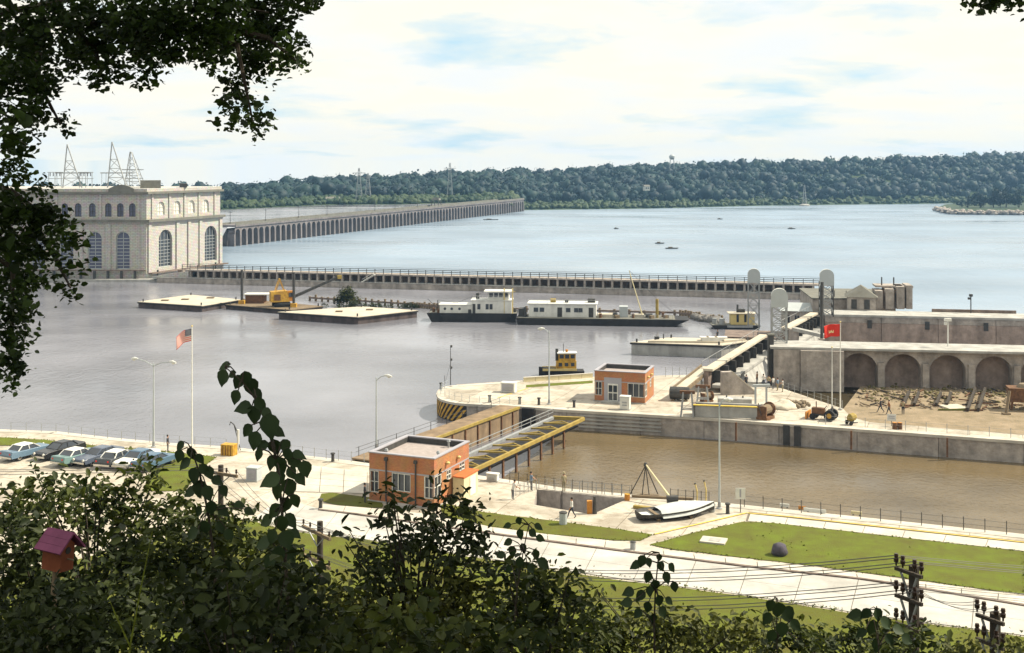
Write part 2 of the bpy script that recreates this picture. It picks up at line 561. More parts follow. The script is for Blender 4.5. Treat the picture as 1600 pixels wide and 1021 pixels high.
def obj(name, mb, m, parent=None, world=False, sm=False, kind=None, bevel=0.0):
    vs = mb.v
    if parent is not None and world:
        inv = INV[parent.name]
        vs = [inv @ Vector(v) for v in vs]
    me = bpy.data.meshes.new(name)
    me.from_pydata([tuple(v) for v in vs], [], mb.f)
    ms = m if isinstance(m, (list, tuple)) else [m]
    for k in ms:
        me.materials.append(M[k] if isinstance(k, str) else k)
    if len(ms) > 1:
        me.polygons.foreach_set('material_index', mb.mi)
    me.validate()
    me.update()
    o = bpy.data.objects.new(name, me)
    COL.objects.link(o)
    if parent is not None:
        o.parent = parent
    if sm:
        smooth(o)
    if kind:
        o['kind'] = kind
    if bevel > 0:
        md = o.modifiers.new('edge', 'BEVEL')
        md.width = bevel
        md.segments = 1
        md.limit_method = 'ANGLE'
    return o


def tag(o, label, cat, group=None):
    o['label'] = label
    o['category'] = cat
    if group:
        o['group'] = group
    return o


INV = {}


def thing(name, label, cat, loc=(0, 0, 0), rz=0.0, group=None):
    o = bpy.data.objects.new(name, None)
    COL.objects.link(o)
    o.empty_display_size = 0.3
    o.location = loc
    o.rotation_euler = (0, 0, rz)
    INV[o.name] = (Matrix.Translation(Vector(loc)) @ Matrix.Rotation(rz, 4, 'Z')).inverted()
    return tag(o, label, cat, group)


def struct(name, mb, m, parent=None, sm=False):
    o = obj(name, mb, m, parent, sm=sm)
    if parent is None:
        o['kind'] = 'structure'
    return o


def inst(src, name, parent, loc, rot=(0, 0, 0), scale=(1, 1, 1)):
    """another piece sharing src's mesh"""
    o = bpy.data.objects.new(name, src.data if hasattr(src, 'data') else src)
    COL.objects.link(o)
    o.parent = parent
    o.location = loc
    o.rotation_euler = rot
    o.scale = scale
    return o


def mesh_of(mb, m, name, sm=False):
    me = bpy.data.meshes.new(name)
    me.from_pydata([tuple(v) for v in mb.v], [], mb.f)
    ms = m if isinstance(m, (list, tuple)) else [m]
    for k in ms:
        me.materials.append(M[k])
    if len(ms) > 1:
        me.polygons.foreach_set('material_index', mb.mi)
    me.update()
    if sm:
        me.polygons.foreach_set('use_smooth', [True] * len(me.polygons))
    return me


def copy_tree(o, loc=None, rz=None, label=None, parent=None):
    c = o.copy()
    COL.objects.link(c)
    if parent is not None:
        c.parent = parent
    if loc is not None:
        c.location = loc
    if rz is not None:
        c.rotation_euler = (0, 0, rz)
    if label:
        c['label'] = label
    for ch in list(o.children):
        copy_tree(ch, parent=c)
    return c


def np_mesh(name, V, Q, m):
    me = bpy.data.meshes.new(name)
    V = np.asarray(V, dtype=np.float32)
    Q = np.asarray(Q, dtype=np.int32)
    me.vertices.add(len(V))
    me.vertices.foreach_set('co', V.ravel())
    k = Q.shape[1]
    me.loops.add(Q.size)
    me.loops.foreach_set('vertex_index', Q.ravel())
    me.polygons.add(len(Q))
    me.polygons.foreach_set('loop_start', np.arange(0, Q.size, k, dtype=np.int32))
    me.polygons.foreach_set('loop_total', np.full(len(Q), k, dtype=np.int32))
    me.materials.append(M[m] if isinstance(m, str) else m)
    me.update(calc_edges=True)
    me.validate()
    return me


def leaves_np(C, size, up=0.5, wid=0.55, sizevar=0.35):
    """leaf blades at the points C: six-vertex folded blades, four triangles each"""
    n = len(C)
    nr = RNG.normal(size=(n, 3))
    nr[:, 2] = np.abs(nr[:, 2]) + up
    nr /= np.linalg.norm(nr, axis=1)[:, None]
    t = RNG.normal(size=(n, 3))
    t[:, 2] -= 0.3
    t -= nr * (t * nr).sum(1)[:, None]
    t /= np.linalg.norm(t, axis=1)[:, None] + 1e-9
    b = np.cross(nr, t)
    s = (size * (1 + sizevar * RNG.normal(size=n)).clip(0.4, 1.9))[:, None]
    w = s * wid
    P = [C - t * s * 0.5, C - t * s * 0.18 + b * w * 0.5 + nr * s * 0.1, C + t * s * 0.22 + b * w * 0.4 + nr * s * 0.1,
         C + t * s * 0.5 - nr * s * 0.06, C + t * s * 0.22 - b * w * 0.4 + nr * s * 0.1, C - t * s * 0.18 - b * w * 0.5 + nr * s * 0.1]
    V = np.stack(P, 1).reshape(-1, 3)
    i = (np.arange(n) * 6)[:, None]
    Q = np.concatenate([i + np.array([[0, 1, 2, 3]]), i + np.array([[0, 3, 4, 5]])])
    return V, Q


def cloud_pts(blobs, leaf, dens, squash=0.8, clump=0.0):
    """points in a set of balls (x, y, z, r), gathered in little sprays"""
    out_ = []
    for x, y, z, r in blobs:
        n = max(6, int(dens * r * r / (leaf * leaf)))
        k = max(3, n // 9)
        d = RNG.normal(size=(k, 3))
        d /= np.linalg.norm(d, axis=1)[:, None]
        rr = r * RNG.random(k) ** 0.45
        cc = np.array([x, y, z]) + d * rr[:, None] * np.array([1, 1, squash])
        idx = RNG.integers(0, k, n)
        p = cc[idx] + RNG.normal(size=(n, 3)) * (leaf * 0.95 + clump)
        out_.append(p)
    return np.concatenate(out_)


def slope_z(d):
    return max(0.0, 28.6 - 0.412 * d)


# ================================================================== LARGE STRUCTURE
def facade(mb, o, ax, out_n, width, z0, z1, ops, depth=0.6, n=8, mi=0):
    """wall face from o along ax, openings (x0, x1, sill, spring, arched) cut through to the given depth"""
    o, ax, on = Vector(o), Vector(ax), Vector(out_n)
    up = Vector((0, 0, 1))

    def p(x, z, d=0.0):
        return o + ax * x + up * (z - o.z) - on * d
    cur = 0.0
    for x0, x1, zs, zt, arch in sorted(ops):
        if x0 > cur:
            mb.add([p(cur, z0), p(x0, z0), p(x0, z1), p(cur, z1)], [(0, 1, 2, 3)], mi)
        if zs > z0 + 1e-4:
            mb.add([p(x0, z0), p(x1, z0), p(x1, zs), p(x0, zs)], [(0, 1, 2, 3)], mi)
        r = (x1 - x0) / 2
        if arch:
            arc = [(x0 + r - r * math.cos(PI * k / n), zt + r * arch * math.sin(PI * k / n)) for k in range(n + 1)]
        else:
            arc = [(x0, zt), (x1, zt)]
        for (a, b), (c, d) in zip(arc[:-1], arc[1:]):
            mb.add([p(a, b), p(c, d), p(c, z1), p(a, z1)], [(0, 1, 2, 3)], mi)
        ring = [(x0, zs)] + arc + [(x1, zs)]
        for (a, b), (c, d) in zip(ring[:-1], ring[1:]):
            mb.add([p(a, b), p(a, b, depth), p(c, d, depth), p(c, d)], [(0, 1, 2, 3)], mi)
        if zs > z0 + 1e-4:
            mb.add([p(x0, zs), p(x0, zs, depth), p(x1, zs, depth), p(x1, zs)], [(3, 2, 1, 0)], mi)
        cur = x1
    if cur < width:
        mb.add([p(cur, z0), p(width, z0), p(width, z1), p(cur, z1)], [(0, 1, 2, 3)], mi)
    return mb


def pane_poly(x0, x1, zs, zt, arch, n=8):
    r = (x1 - x0) / 2
    if arch:
        return [(x0, zs)] + [(x0 + r - r * math.cos(PI * k / n), zt + r * arch * math.sin(PI * k / n)) for k in range(n + 1)] + [(x1, zs)]
    return [(x0, zs), (x0, zt), (x1, zt), (x1, zs)]


def window(parent, o, ax, on, op, depth, pane_m, frame_m, nv=2, nh=3, bar=0.1, world=True, fr=0.12):
    """a window part: bars as the part, its pane as the sub-part"""
    o, ax, on = Vector(o), Vector(ax), Vector(on)
    x0, x1, zs, zt, arch = op
    up = Vector((0, 0, 1))
    top = zt + (x1 - x0) / 2 * arch

    def p(x, z, d):
        return o + ax * x + up * (z - o.z) - on * d
    fb = MB()
    prof = pane_poly(*op)
    for (a, b), (c, d) in zip(prof, prof[1:] + prof[:1]):
        fb.beam(p(a, b, depth - 0.1), p(c, d, depth - 0.1), fr * 2, 0.12, up=on)
    for k in range(1, nv):
        x = x0 + (x1 - x0) * k / nv
        hh = zt + (math.sqrt(max(0, ((x1 - x0) / 2) ** 2 - (x - (x0 + x1) / 2) ** 2)) * arch if arch else 0)
        fb.beam(p(x, zs, depth - 0.1), p(x, hh, depth - 0.1), bar, 0.1, up=on)
    for k in range(1, nh):
        z = zs + (zt - zs if arch else top - zs) * k / (nh - (1 if arch else 0))
        fb.beam(p(x0, z, depth - 0.1), p(x1, z, depth - 0.1), bar, 0.1, up=on)
    w = obj('window', fb, frame_m, parent, world=world)
    pb = MB()
    pb.extrude(prof, p(0, 0, depth + 0.06), ax, up, on, 0.06)
    vs = pb.v
    if world:
        vs = [tuple(INV[parent.name] @ Vector(v)) for v in vs]
    me = bpy.data.meshes.new('pane')
    me.from_pydata(vs, [], pb.f)
    me.materials.append(M[pane_m])
    me.update()
    pn = bpy.data.objects.new('pane', me)
    COL.objects.link(pn)
    pn.parent = w
    return w


# ------------------------------------------------------------------ water sheets
DL, DR = Vector((-142, 607, 0)), Vector((6, 1030, 0))          # the spillway dam's line
FL_, FR_ = G(245, 442, ZW), G(1300, 470, ZW)                    # the fender wall's line
FL_.z = FR_.z = 0
OW0, OW1 = Vector((51.5, 200, 0)), Vector((95, 192, 0))         # outer wall of the old lock
mb = MB()
mb.flat([(-1800, -50), (-1800, 1100), (-420, 1000), (-230, 840), (-150, 905), (-60, 985), DR[:2], DL[:2], (-93, 369), (FL_.x, FL_.y), (FR_.x, FR_.y),
         (61, 240), (58, 205), (95, 196), (260, 165), (260, -50)], ZW)
struct('forebay_water', mb, 'upper')
mb = MB()
mb.flat([(-260, 330), (2300, -60), (2300, 2190), (200, 2190), (DR.x - 20, DR.y + 60), (DL.x - 4, DL.y), (-104, 340)], ZL)
struct('river_water', mb, 'river')

# near shore / lock wall edge, back-projected on the wall-top plane
SH = [G(*p) for p in ((-700, 640), (-200, 655), (0, 672), (87, 675), (175, 685), (262, 693), (357, 699), (520, 718), (741, 743), (885, 764.5), (1160, 790), (1600, 836), (2300, 909))]
# lock chamber water, browner, a few millimetres above the pool
LKn = [G(741, 743), G(1160, 790), G(1600, 836), G(2300, 909)]
LKf = [G(2300, 741), G(1600, 690), G(905, 641), G(885, 640)]
mb = MB()
mb.flat([(p.x, p.y) for p in LKn + LKf], ZW + 0.004)
struct('lock_water', mb, 'lockwater')

# ------------------------------------------------------------------ far shore, hills, wood
shore = [(-700, 345, ZW), (-100, 340, ZW), (349, 328, ZW), (509, 320.5, ZW), (621, 320, ZW), (700, 317.5, ZW), (800, 314.2, ZW), (815, 328.5, ZL), (1000, 326.5, ZL), (1200, 321.5, ZL), (1470, 318.5, ZL), (1700, 316, ZL), (2100, 314, ZL)]
crest = {-700: 296, -100: 293, 349: 291, 509: 281, 621: 276, 700: 271, 800: 268, 815: 267, 1000: 259, 1200: 252, 1470: 242, 1700: 236, 2100: 230}
rows = []
for px, py, z in shore:
    s = G(px, py, z)
    u = Vector((s.x, s.y, 0)).normalized()
    cz = CAM_Z + (HZ - crest[px]) * (s.y + 260) / F - 11
    low = z + 1.2
    prof = [(-8, z - 2.5), (0, z + 0.3), (10, low), (70, low + 0.8), (150, (cz + low) * 0.42), (270, cz), (420, cz + 1), (800, cz - 6)]
    rows.append([(s.x + u.x * d, s.y + u.y * d, h) for d, h in prof])
hb = MB()
nr_, nc_ = len(rows), len(rows[0])
for r in rows:
    hb.v += r
hb.f = [(i * nc_ + j, (i + 1) * nc_ + j, (i + 1) * nc_ + j + 1, i * nc_ + j + 1) for i in range(nr_ - 1) for j in range(nc_ - 1)]
hb.mi = [0] * len(hb.f)
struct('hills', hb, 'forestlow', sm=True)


def hill_pt(t, q):
    """t along the shore 0..1, q across 0..7 (profile index)"""
    a = t * (nr_ - 1)
    i = min(int(a), nr_ - 2)
    f = a - i
    j = min(int(q), nc_ - 2)
    g = q - j
    P = lambda ii, jj: np.array(rows[ii][jj])
    return (P(i, j) * (1 - g) + P(i, j + 1) * g) * (1 - f) + (P(i + 1, j) * (1 - g) + P(i + 1, j + 1) * g) * f


ico = bmesh.new()
bmesh.ops.create_icosphere(ico, subdivisions=2, radius=1.0)
ICO_V = np.array([v.co[:] for v in ico.verts])
ICO_F = np.array([[v.index for v in f.verts] for f in ico.faces])
ico.free()


def lumps(pts, rad, jit=0.28, squash=0.9):
    Vs, Fs = [], []
    for k, (p, r) in enumerate(zip(pts, rad)):
        v = ICO_V * (1 + jit * RNG.normal(size=(len(ICO_V), 1))) * r
        v[:, 2] *= squash
        Vs.append(v + p)
        Fs.append(ICO_F + k * len(ICO_V))
    return np.concatenate(Vs), np.concatenate(Fs)


def forest_mesh(pts_, rad_):
    """rounded crowns with a skin of leaf sprays, all triangles"""
    V0, F0 = lumps(pts_, np.array(rad_) * 0.9, 0.16, 1.0)
    P = np.repeat(np.array(pts_), 22, 0)
    R = np.repeat(np.array(rad_), 22)
    d = RNG.normal(size=P.shape)
    d[:, 2] = np.abs(d[:, 2]) * 0.9 - 0.15
    d /= np.linalg.norm(d, axis=1)[:, None]
    C = P + d * (R * (0.75 + 0.6 * RNG.random(len(R)) ** 1.3))[:, None]
    V1, Q1 = leaves_np(C, 1.7, up=0.2, wid=0.8, sizevar=0.4)
    T1 = np.concatenate([Q1[:, [0, 1, 2]], Q1[:, [0, 2, 3]]])
    return np.concatenate([V0, V1]), np.concatenate([F0, T1 + len(V0)])


pts, rad = [], []
for _ in range(9000):
    t = RNG.random()
    q = 3.0 + RNG.random() ** 0.8 * 2.7
    p = hill_pt(t, q)
    r = (2.0 + 4.6 * RNG.random() ** 1.8) * (0.7 + 0.6 * RNG.random())
    pts.append(p + np.array([0, 0, r * 0.4 + 3.0 * RNG.random() * (1 + math.sin(t * 70 + q * 9))]))
    rad.append(r)
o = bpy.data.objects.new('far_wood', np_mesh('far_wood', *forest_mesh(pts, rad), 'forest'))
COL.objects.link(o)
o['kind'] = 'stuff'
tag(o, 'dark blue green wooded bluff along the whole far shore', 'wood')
pts, rad = [], []
for _ in range(2000):
    t = RNG.random()
    p = hill_pt(t, 1.2 + RNG.random() * 1.9)
    r = 1.2 + 2.0 * RNG.random()
    pts.append(p + np.array([0, 0, r * 0.4]))
    rad.append(r)
o = bpy.data.objects.new('bank_brush', np_mesh('bank_brush', *lumps(pts, rad, 0.3), 'forestlow'))
COL.objects.link(o)
o['kind'] = 'stuff'
tag(o, 'lighter green brush on the low bank at the foot of the wooded bluff', 'brush')

# ------------------------------------------------------------------ spillway dam
dv = (DR - DL)
LEN = dv.length
dv.normalize()
dn = Vector((dv.y, -dv.x, 0))
ang = math.atan2(dv.y, dv.x)
ZT = -1.5
NB_ = 80
pit = LEN / NB_
dam = thing('spillway_dam', 'long grey concrete dam of many arched bays running to the far shore', 'dam', (DL.x, DL.y, ZL), ang)
lh = -ZL + ZT                                # local height of the deck top
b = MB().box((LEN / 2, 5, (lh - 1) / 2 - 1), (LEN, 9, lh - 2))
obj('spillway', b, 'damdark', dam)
fb = MB()
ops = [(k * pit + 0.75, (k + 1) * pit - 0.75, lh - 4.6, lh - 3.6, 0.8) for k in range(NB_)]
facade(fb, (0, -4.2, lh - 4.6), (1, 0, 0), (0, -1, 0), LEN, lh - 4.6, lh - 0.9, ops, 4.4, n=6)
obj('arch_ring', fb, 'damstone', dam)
b = MB().box((LEN / 2, 0.4, lh - 0.45), (LEN, 10.4, 0.9))
obj('deck', b, 'damstone', dam)
b = MB().box((LEN / 2, -4.55, lh + 0.45), (LEN, 0.3, 0.86))
b.box((LEN / 2, 5.2, lh + 0.45), (LEN, 0.3, 0.86))
obj('parapet', b, 'cornice', dam)
pb = MB().box((0, -2.35, (lh - 4.6) / 2 - 0.6), (1.5, 3.9, lh - 3.4), taper=0.96)
pm = None
for k in range(NB_ + 1):
    if pm is None:
        po = obj('pier', pb, 'damstone', dam)
        pm = po.data
    else:
        inst(pm, 'pier', dam, (k * pit, 0, 0))
pole0 = None
for i, px in enumerate((372, 427, 478, 522, 596, 627, 662)):
    # where the deck's back edge lies under that column
    k = (px - 800) / F
    s = (DL.y * k - DL.x) / (dv.x - dv.y * k)
    p = DL + dv * s - dn * 4.6
    t = thing('line_pole', '', 'pole', (p.x, p.y, ZT), 0, 'slender poles along the spillway dam')
    t['label'] = ['first slender pole on the dam, closest to the powerhouse', 'second slender pole on the dam counting from the powerhouse', 'third slender pole on the dam counting from the powerhouse',
                  'fourth slender pole on the dam, under the white house across the lake', 'fifth slender pole on the dam, just beyond the gantry crane', 'sixth slender pole on the dam counting from the powerhouse',
                  'seventh slender pole on the dam, the farthest one standing out'][i]
    obj('shaft', MB().tube([(0, 0, 0), (0, 0, 6.5)], [0.16, 0.11], 6), 'darksteel', t)
    obj('crossarm', MB().beam((-0.9, 0, 5.9), (0.9, 0, 5.9), 0.14), 'darksteel', t)
p = DL + dv * 268
t = thing('gantry_crane', 'small dark gantry crane standing on the deck of the dam', 'crane', (p.x, p.y, ZT), ang)
b = MB()
for x in (-3, 3):
    for y in (-2.5, 2.5):
        b.beam((x, y, 0), (x * 0.6, y, 4.5), 0.4)
obj('gantry_leg', b, 'darksteel', t)
obj('cab', MB().box((0, 0, 5.2), (4.4, 5.6, 1.6), taper=0.75), 'cornice', t)
obj('jib', MB().beam((0, -2, 5.4), (-5, -5, 8.2), 0.3), 'darksteel', t)

# ------------------------------------------------------------------ powerhouse
PC = Vector((-100.2, 334, 0))
dr_ = Vector((0.366, 0.9306, 0))
nrm_r = Vector((0.9306, -0.366, 0))
dl_ = Vector((-1, 0, 0))
nrm_l = Vector((0, -1, 0))
LR, LLf = 35.0, 74.0
ph = thing('powerhouse', 'huge pale masonry powerhouse with tall arched windows at the end of the dam', 'building', (PC.x, PC.y, ZW))
big_l = [(s - 1.9, s + 1.9, 0.8, 9.2, 1) for s in (6.7, 14.4, 22.2, 30.0, 37.7, 45.4, 53.1, 60.8)]
up_l = [(s - 0.9, s + 0.9, 15.2, 18.0, 1) for s in (3.9, 7.2, 10.5, 14.9, 18.8, 22.5, 27.0, 30.6, 34.2, 38.8, 42.4, 46, 50.5, 54.2, 57.8, 62, 66)]
big_r = [(5.0, 11.0, 0.9, 8.3, 1), (26.3, 32.3, 0.9, 8.3, 1)]
up_r = [(4.8, 7.9, 15.4, 17.6, 1), (12.0, 15.1, 15.4, 17.6, 1), (18.7, 21.8, 15.4, 17.6, 1), (25.6, 28.7, 15.4, 17.6, 1)]
b = MB()
facade(b, (PC.x, PC.y, -0.4), dl_, nrm_l, LLf, -0.4, 13.2, big_l, 0.9)
facade(b, (PC.x, PC.y, -0.4), dr_, nrm_r, LR, -0.4, 13.2, big_r, 0.9)
obj('lower_wall', b, 'stone', ph, world=True)
b = MB()
q = Vector((-0.35, 0.5, 0))
PU = PC + q
facade(b, (PU.x, PU.y, 14.4), dl_, nrm_l, LLf, 14.4, 21.4, up_l, 0.6)
facade(b, (PU.x, PU.y, 14.4), dr_, nrm_r, LR - 0.6, 14.4, 21.4, up_r, 0.6)
obj('upper_wall', b, 'stone', ph, world=True)
back = [PC + dl_ * LLf, PC, PC + dr_ * LR, PC + dl_ * LLf + Vector((8, 34, 0))]


def band(name, off, z0, z1, m):
    c = (back[0] + back[1] + back[2] + back[3]) / 4
    b_ = MB()
    o0 = PC + nrm_l * off + (nrm_r + nrm_l * 0.0) * off * 1.2
    pl = [back[0] + nrm_l * off, PC + (nrm_l * 0.72 + nrm_r * 0.9) * off * 1.05, back[2] + nrm_r * off + dr_ * off * 0.6, back[3]]
    b_.prism([(p.x, p.y) for p in pl], z0, z1)
    return obj(name, b_, m, ph, world=True)


band('plinth', 0.35, -2.9, -0.42, 'stone')
band('string_course', 0.25, 13.2, 13.7, 'stone')
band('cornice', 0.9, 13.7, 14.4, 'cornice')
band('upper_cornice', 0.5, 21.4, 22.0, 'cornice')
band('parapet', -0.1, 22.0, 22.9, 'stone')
for op in big_l[:6]:
    window(ph, (PC.x, PC.y, -0.4), dl_, nrm_l, op, 0.7, 'blueglass', 'palegrey', 2, 10, 0.16, fr=0.2)
for op in big_r:
    window(ph, (PC.x, PC.y, -0.4), dr_, nrm_r, op, 0.7, 'glass', 'steel', 4, 9, 0.17, fr=0.16)
for op in up_l[:12]:
    window(ph, (PU.x, PU.y, 14.4), dl_, nrm_l, op, 0.45, 'blueglass', 'darksteel', 2, 3, 0.12, fr=0.1)
for op in up_r:
    window(ph, (PU.x, PU.y, 14.4), dr_, nrm_r, op, 0.45, 'shade', 'offwhite', 2, 3, 0.12, fr=0.1)
# pilasters proud of both storeys
for s, nd, on, oo, hi in [(0.8, dl_, nrm_l, PC, 1), (10.6, dl_, nrm_l, PC, 1), (18.3, dl_, nrm_l, PC, 1), (26.0, dl_, nrm_l, PC, 1), (33.8, dl_, nrm_l, PC, 1), (0.9, dr_, nrm_r, PC, 1), (13.2, dr_, nrm_r, PC, 1), (18.6, dr_, nrm_r, PC, 1), (24.0, dr_, nrm_r, PC, 1), (34.0, dr_, nrm_r, PC, 1)]:
    p = oo + nd * s + on * 0.12
    b = MB().beam((p.x, p.y, -0.4), (p.x, p.y, 13.2), 0.5, 1.3, up=nd)
    obj('pilaster', b, 'stone', ph, world=True)
for s in (1.8, 12.6, 24.9, 0.0):
    pass
for s, nd, on in [(2.2, dl_, nrm_l), (12.7, dl_, nrm_l), (24.8, dl_, nrm_l), (36.5, dl_, nrm_l), (2.4, dr_, nrm_r), (10.0, dr_, nrm_r), (16.9, dr_, nrm_r), (23.7, dr_, nrm_r), (31.5, dr_, nrm_r)]:
    p = PU + nd * s + on * 0.1
    obj('upper_pilaster', MB().beam((p.x, p.y, 14.4), (p.x, p.y, 21.4), 0.4, 0.8, up=nd), 'stone', ph, world=True)
prof = [(3.6 + 7.0 * k / 8, 22.9 + 1.1 * math.sin(PI * k / 8)) for k in range(9)]
prof = [(3.6, 22.0)] + prof + [(10.6, 22.0)]
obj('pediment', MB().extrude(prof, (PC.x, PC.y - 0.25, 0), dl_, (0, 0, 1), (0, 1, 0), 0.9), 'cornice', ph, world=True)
p = PC + dr_ * 5 + Vector((-3.2, 3, 0))
obj('roof_house', MB().box((p.x, p.y, 24.0), (5.5, 4, 2.2), 0.3), 'cornice', ph, world=True)
obj('roof_vent', MB().box((p.x + 6.5, p.y + 10, 23.5), (2.0, 5, 1.1), 0.3), 'darksteel', ph, world=True)
# quay and its stub posts along the forebay side
b = MB().box((PC.x - 34.5, PC.y - 1.9, -2.5), (LLf + 5, 3.0, 1.6))
obj('quay', b, 'wallpale', ph, world=True)
for k in range(9):
    obj('quay_post', MB().box((PC.x - 3.0 - k * 3.7, PC.y - 1.2, -0.6), (0.5, 0.8, 2.2)), 'darksteel', ph, world=True)
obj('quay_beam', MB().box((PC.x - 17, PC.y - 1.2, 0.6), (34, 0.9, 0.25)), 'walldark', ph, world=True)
b = MB()
for s in (3, 30):
    a = PC + dr_ * s + nrm_r * 1.2
    b.beam((a.x, a.y, -2.6), (a.x, a.y, 0.4), 0.4)
obj('terrace_post', b, 'darksteel', ph, world=True)
b = MB()
a0, a1 = PC + nrm_r * 0.9 - Vector((0, 0, 0.35)), PC + dr_ * 36 + nrm_r * 0.9 - Vector((0, 0, 0.35))
b.beam(a0, a1, 1.4, 0.35)
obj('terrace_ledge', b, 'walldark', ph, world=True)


# roof pylons: lattice transmission towers
def lattice(mb_, base, top, wb, wt, h, n, r=0.12):
    lv = []
    for k in range(n + 1):
        f = k / n
        w_ = wb + (wt - wb) * f
        c = Vector(base).lerp(Vector(top), f)
        lv.append([c + Vector((x * w_ / 2, y * w_ / 2, 0)) for x, y in ((-1, -1), (1, -1), (1, 1), (-1, 1))])
    for a, c in zip(lv[:-1], lv[1:]):
        for k in range(4):
            mb_.beam(a[k], c[k], r)
            mb_.beam(a[k], c[(k + 1) % 4], r * 0.6)
            mb_.beam(a[k], a[(k + 1) % 4], r * 0.6)
    return mb_


def a_tower(px, apx, apy, legs, lab):
    d = 348
    base = AT(px, d, 22.9)
    t = thing('lattice_pylon', lab, 'pylon', base, 0, 'steel pylons on the powerhouse roof')
    top = PD(apx, apy, d) - base
    pts_ = [AT(l, d + k, 22.9) - base for l in legs for k in (-1.5, 1.5)]
    b_ = MB()
    for q_ in pts_:
        b_.beam(q_, top, 0.26)
    obj('leg_frame', b_, 'steel', t)
    b_ = MB()
    for f in (0.22, 0.42, 0.62):
        e = [q_.lerp(top, f) for q_ in pts_]
        for i_, j_ in ((0, 2), (1, 3), (0, 1), (2, 3)):
            b_.beam(e[i_], e[j_], 0.16)
        e2 = [q_.lerp(top, f - 0.2) for q_ in pts_]
        b_.beam(e[0], e2[2], 0.12)
        b_.beam(e[2], e2[0], 0.12)
    obj('brace', b_, 'steel', t)
    z = 4.2
    b_ = MB().beam((-4.6, 0, z), (5.2, 0, z), 0.3)
    for x in (-4.2, -3, 3, 4.5):
        b_.beam((x, 0, z), (x, 0, z - 3.6), 0.1)
    obj('crossarm', b_, 'steel', t)
    return t


a_tower(112, 105, 226, (98, 128), 'tall narrow steel pylon on the powerhouse roof, leftmost of the three')
a_tower(182, 175, 222, (168, 198), 'tall narrow steel pylon on the powerhouse roof in the middle of the three')
base = AT(211, 352, 22.9)
t = thing('lattice_pylon', 'shorter dense lattice pylon on the powerhouse roof, near its lit corner', 'pylon', base, 0, 'steel pylons on the powerhouse roof')
obj('leg_frame', lattice(MB(), (0, 0, 0), (-1.2, 0, 10.3), 4.8, 0.4, 10.3, 6, 0.17), 'steel', t)
obj('crossarm', MB().beam((-4, 0, 5.1), (2.5, 0, 5.1), 0.25).beam((-3, 0, 2.6), (2.4, 0, 2.6), 0.2), 'steel', t)
for px, lab in ((134, 'low steel bus frame on the powerhouse roof between the two tall pylons'), (86, 'low steel bus frame on the powerhouse roof left of the tall pylons')):
    base = AT(px, 347, 22.9)
    t = thing('bus_frame', lab, 'frame', base)
    b = MB()
    for x in (-1.8, 0, 1.8):
        b.beam((x, 0, 0), (x, 0, 4.4), 0.15)
    for z in (2.6, 4.4):
        b.beam((-2.2, 0, z), (2.2, 0, z), 0.16)
    obj('frame_steel', b, 'steel', t)
    b = MB()
    for x in (-1.4, -0.5, 0.5, 1.4):
        b.tube([(x, 0, 3.3), (x, 0, 4.3)], 0.12, 6)
    obj('insulator', b, 'insul', t)

# ------------------------------------------------------------------ fender wall across the forebay
fv = FR_ - FL_
FLEN = fv.length
fv.normalize()
fang = math.atan2(fv.y, fv.x)
fw = thing('fender_wall', 'long low concrete guard wall with an open arcade and railing across the forebay', 'wall', (FL_.x, FL_.y, ZW), fang)
obj('ledge', MB().box((FLEN / 2, 1.6, 0.2), (FLEN, 3.2, 2.4)), 'wall', fw)
obj('ledge_cap', MB().box((FLEN / 2, 1.55, 1.46), (FLEN, 3.5, 0.12)), 'wallpale', fw)
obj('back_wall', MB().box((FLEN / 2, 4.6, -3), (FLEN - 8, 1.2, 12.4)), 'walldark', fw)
obj('deck', MB().box((FLEN / 2 + 4, 3.2, 3.45), (FLEN - 8, 4.4, 0.4)), 'wall', fw)
NP_ = 74
pp = MB().box((0, 1.7, 2.38), (0.5, 1.0, 1.72))
pr = MB().box((0, 1.1, 4.3), (0.15, 0.15, 1.4))
pm = qm = None
for k in range(NP_):
    x = 7 + (FLEN - 9) * k / (NP_ - 1)
    if pm is None:
        po, qo = obj('arcade_pier', pp, 'wall', fw), obj('rail_post', pr, 'darksteel', fw)
        po.location.x = qo.location.x = x
        pm, qm = po.data, qo.data
    else:
        inst(pm, 'arcade_pier', fw, (x, 0, 0))
        inst(qm, 'rail_post', fw, (x, 0, 0))
b = MB()
for z in (4.0, 4.5, 4.95):
    b.beam((7, 1.1, z), (FLEN - 2, 1.1, z), 0.11)
    b.beam((7, 5.2, z), (FLEN - 2, 5.2, z), 0.06)
obj('rail', b, 'darksteel', fw)
k = int(FLEN * 0.335)
b = MB()
for i in range(8):
    b.box((k + i * 0.45, 0.75, 1.65 + i * 0.26), (0.5, 1.2, 0.25))
b.beam((k, 0.2, 2.3), (k + 3.6, 0.2, 4.4), 0.1)
obj('stair', b, 'white', fw)
obj('ramp_end', MB().add([(-2, 0.6, 1.5), (9, 0.6, 3.3), (9, 4.4, 3.3), (-2, 4.4, 1.5), (-2, 0.6, 1.0), (9, 0.6, 1.0), (9, 4.4, 1.0), (-2, 4.4, 1.0)], [(0, 1, 2, 3), (4, 5, 1, 0), (7, 6, 2, 3), (0, 3, 7, 4), (1, 5, 6, 2)]), 'stone', fw)


# ------------------------------------------------------------------ near ground
def ragged(P, amp=0.16, step=0.7):
    out_ = []
    for a, c in zip(P, P[1:] + P[:1]):
        a, c = Vector(a), Vector(c)
        n = max(1, int((c - a).length / step))
        for k in range(n):
            q = a.lerp(c, k / n)
            out_.append((q.x + amp * (RNG.random() - 0.5), q.y + amp * (RNG.random() - 0.5)))
    return out_


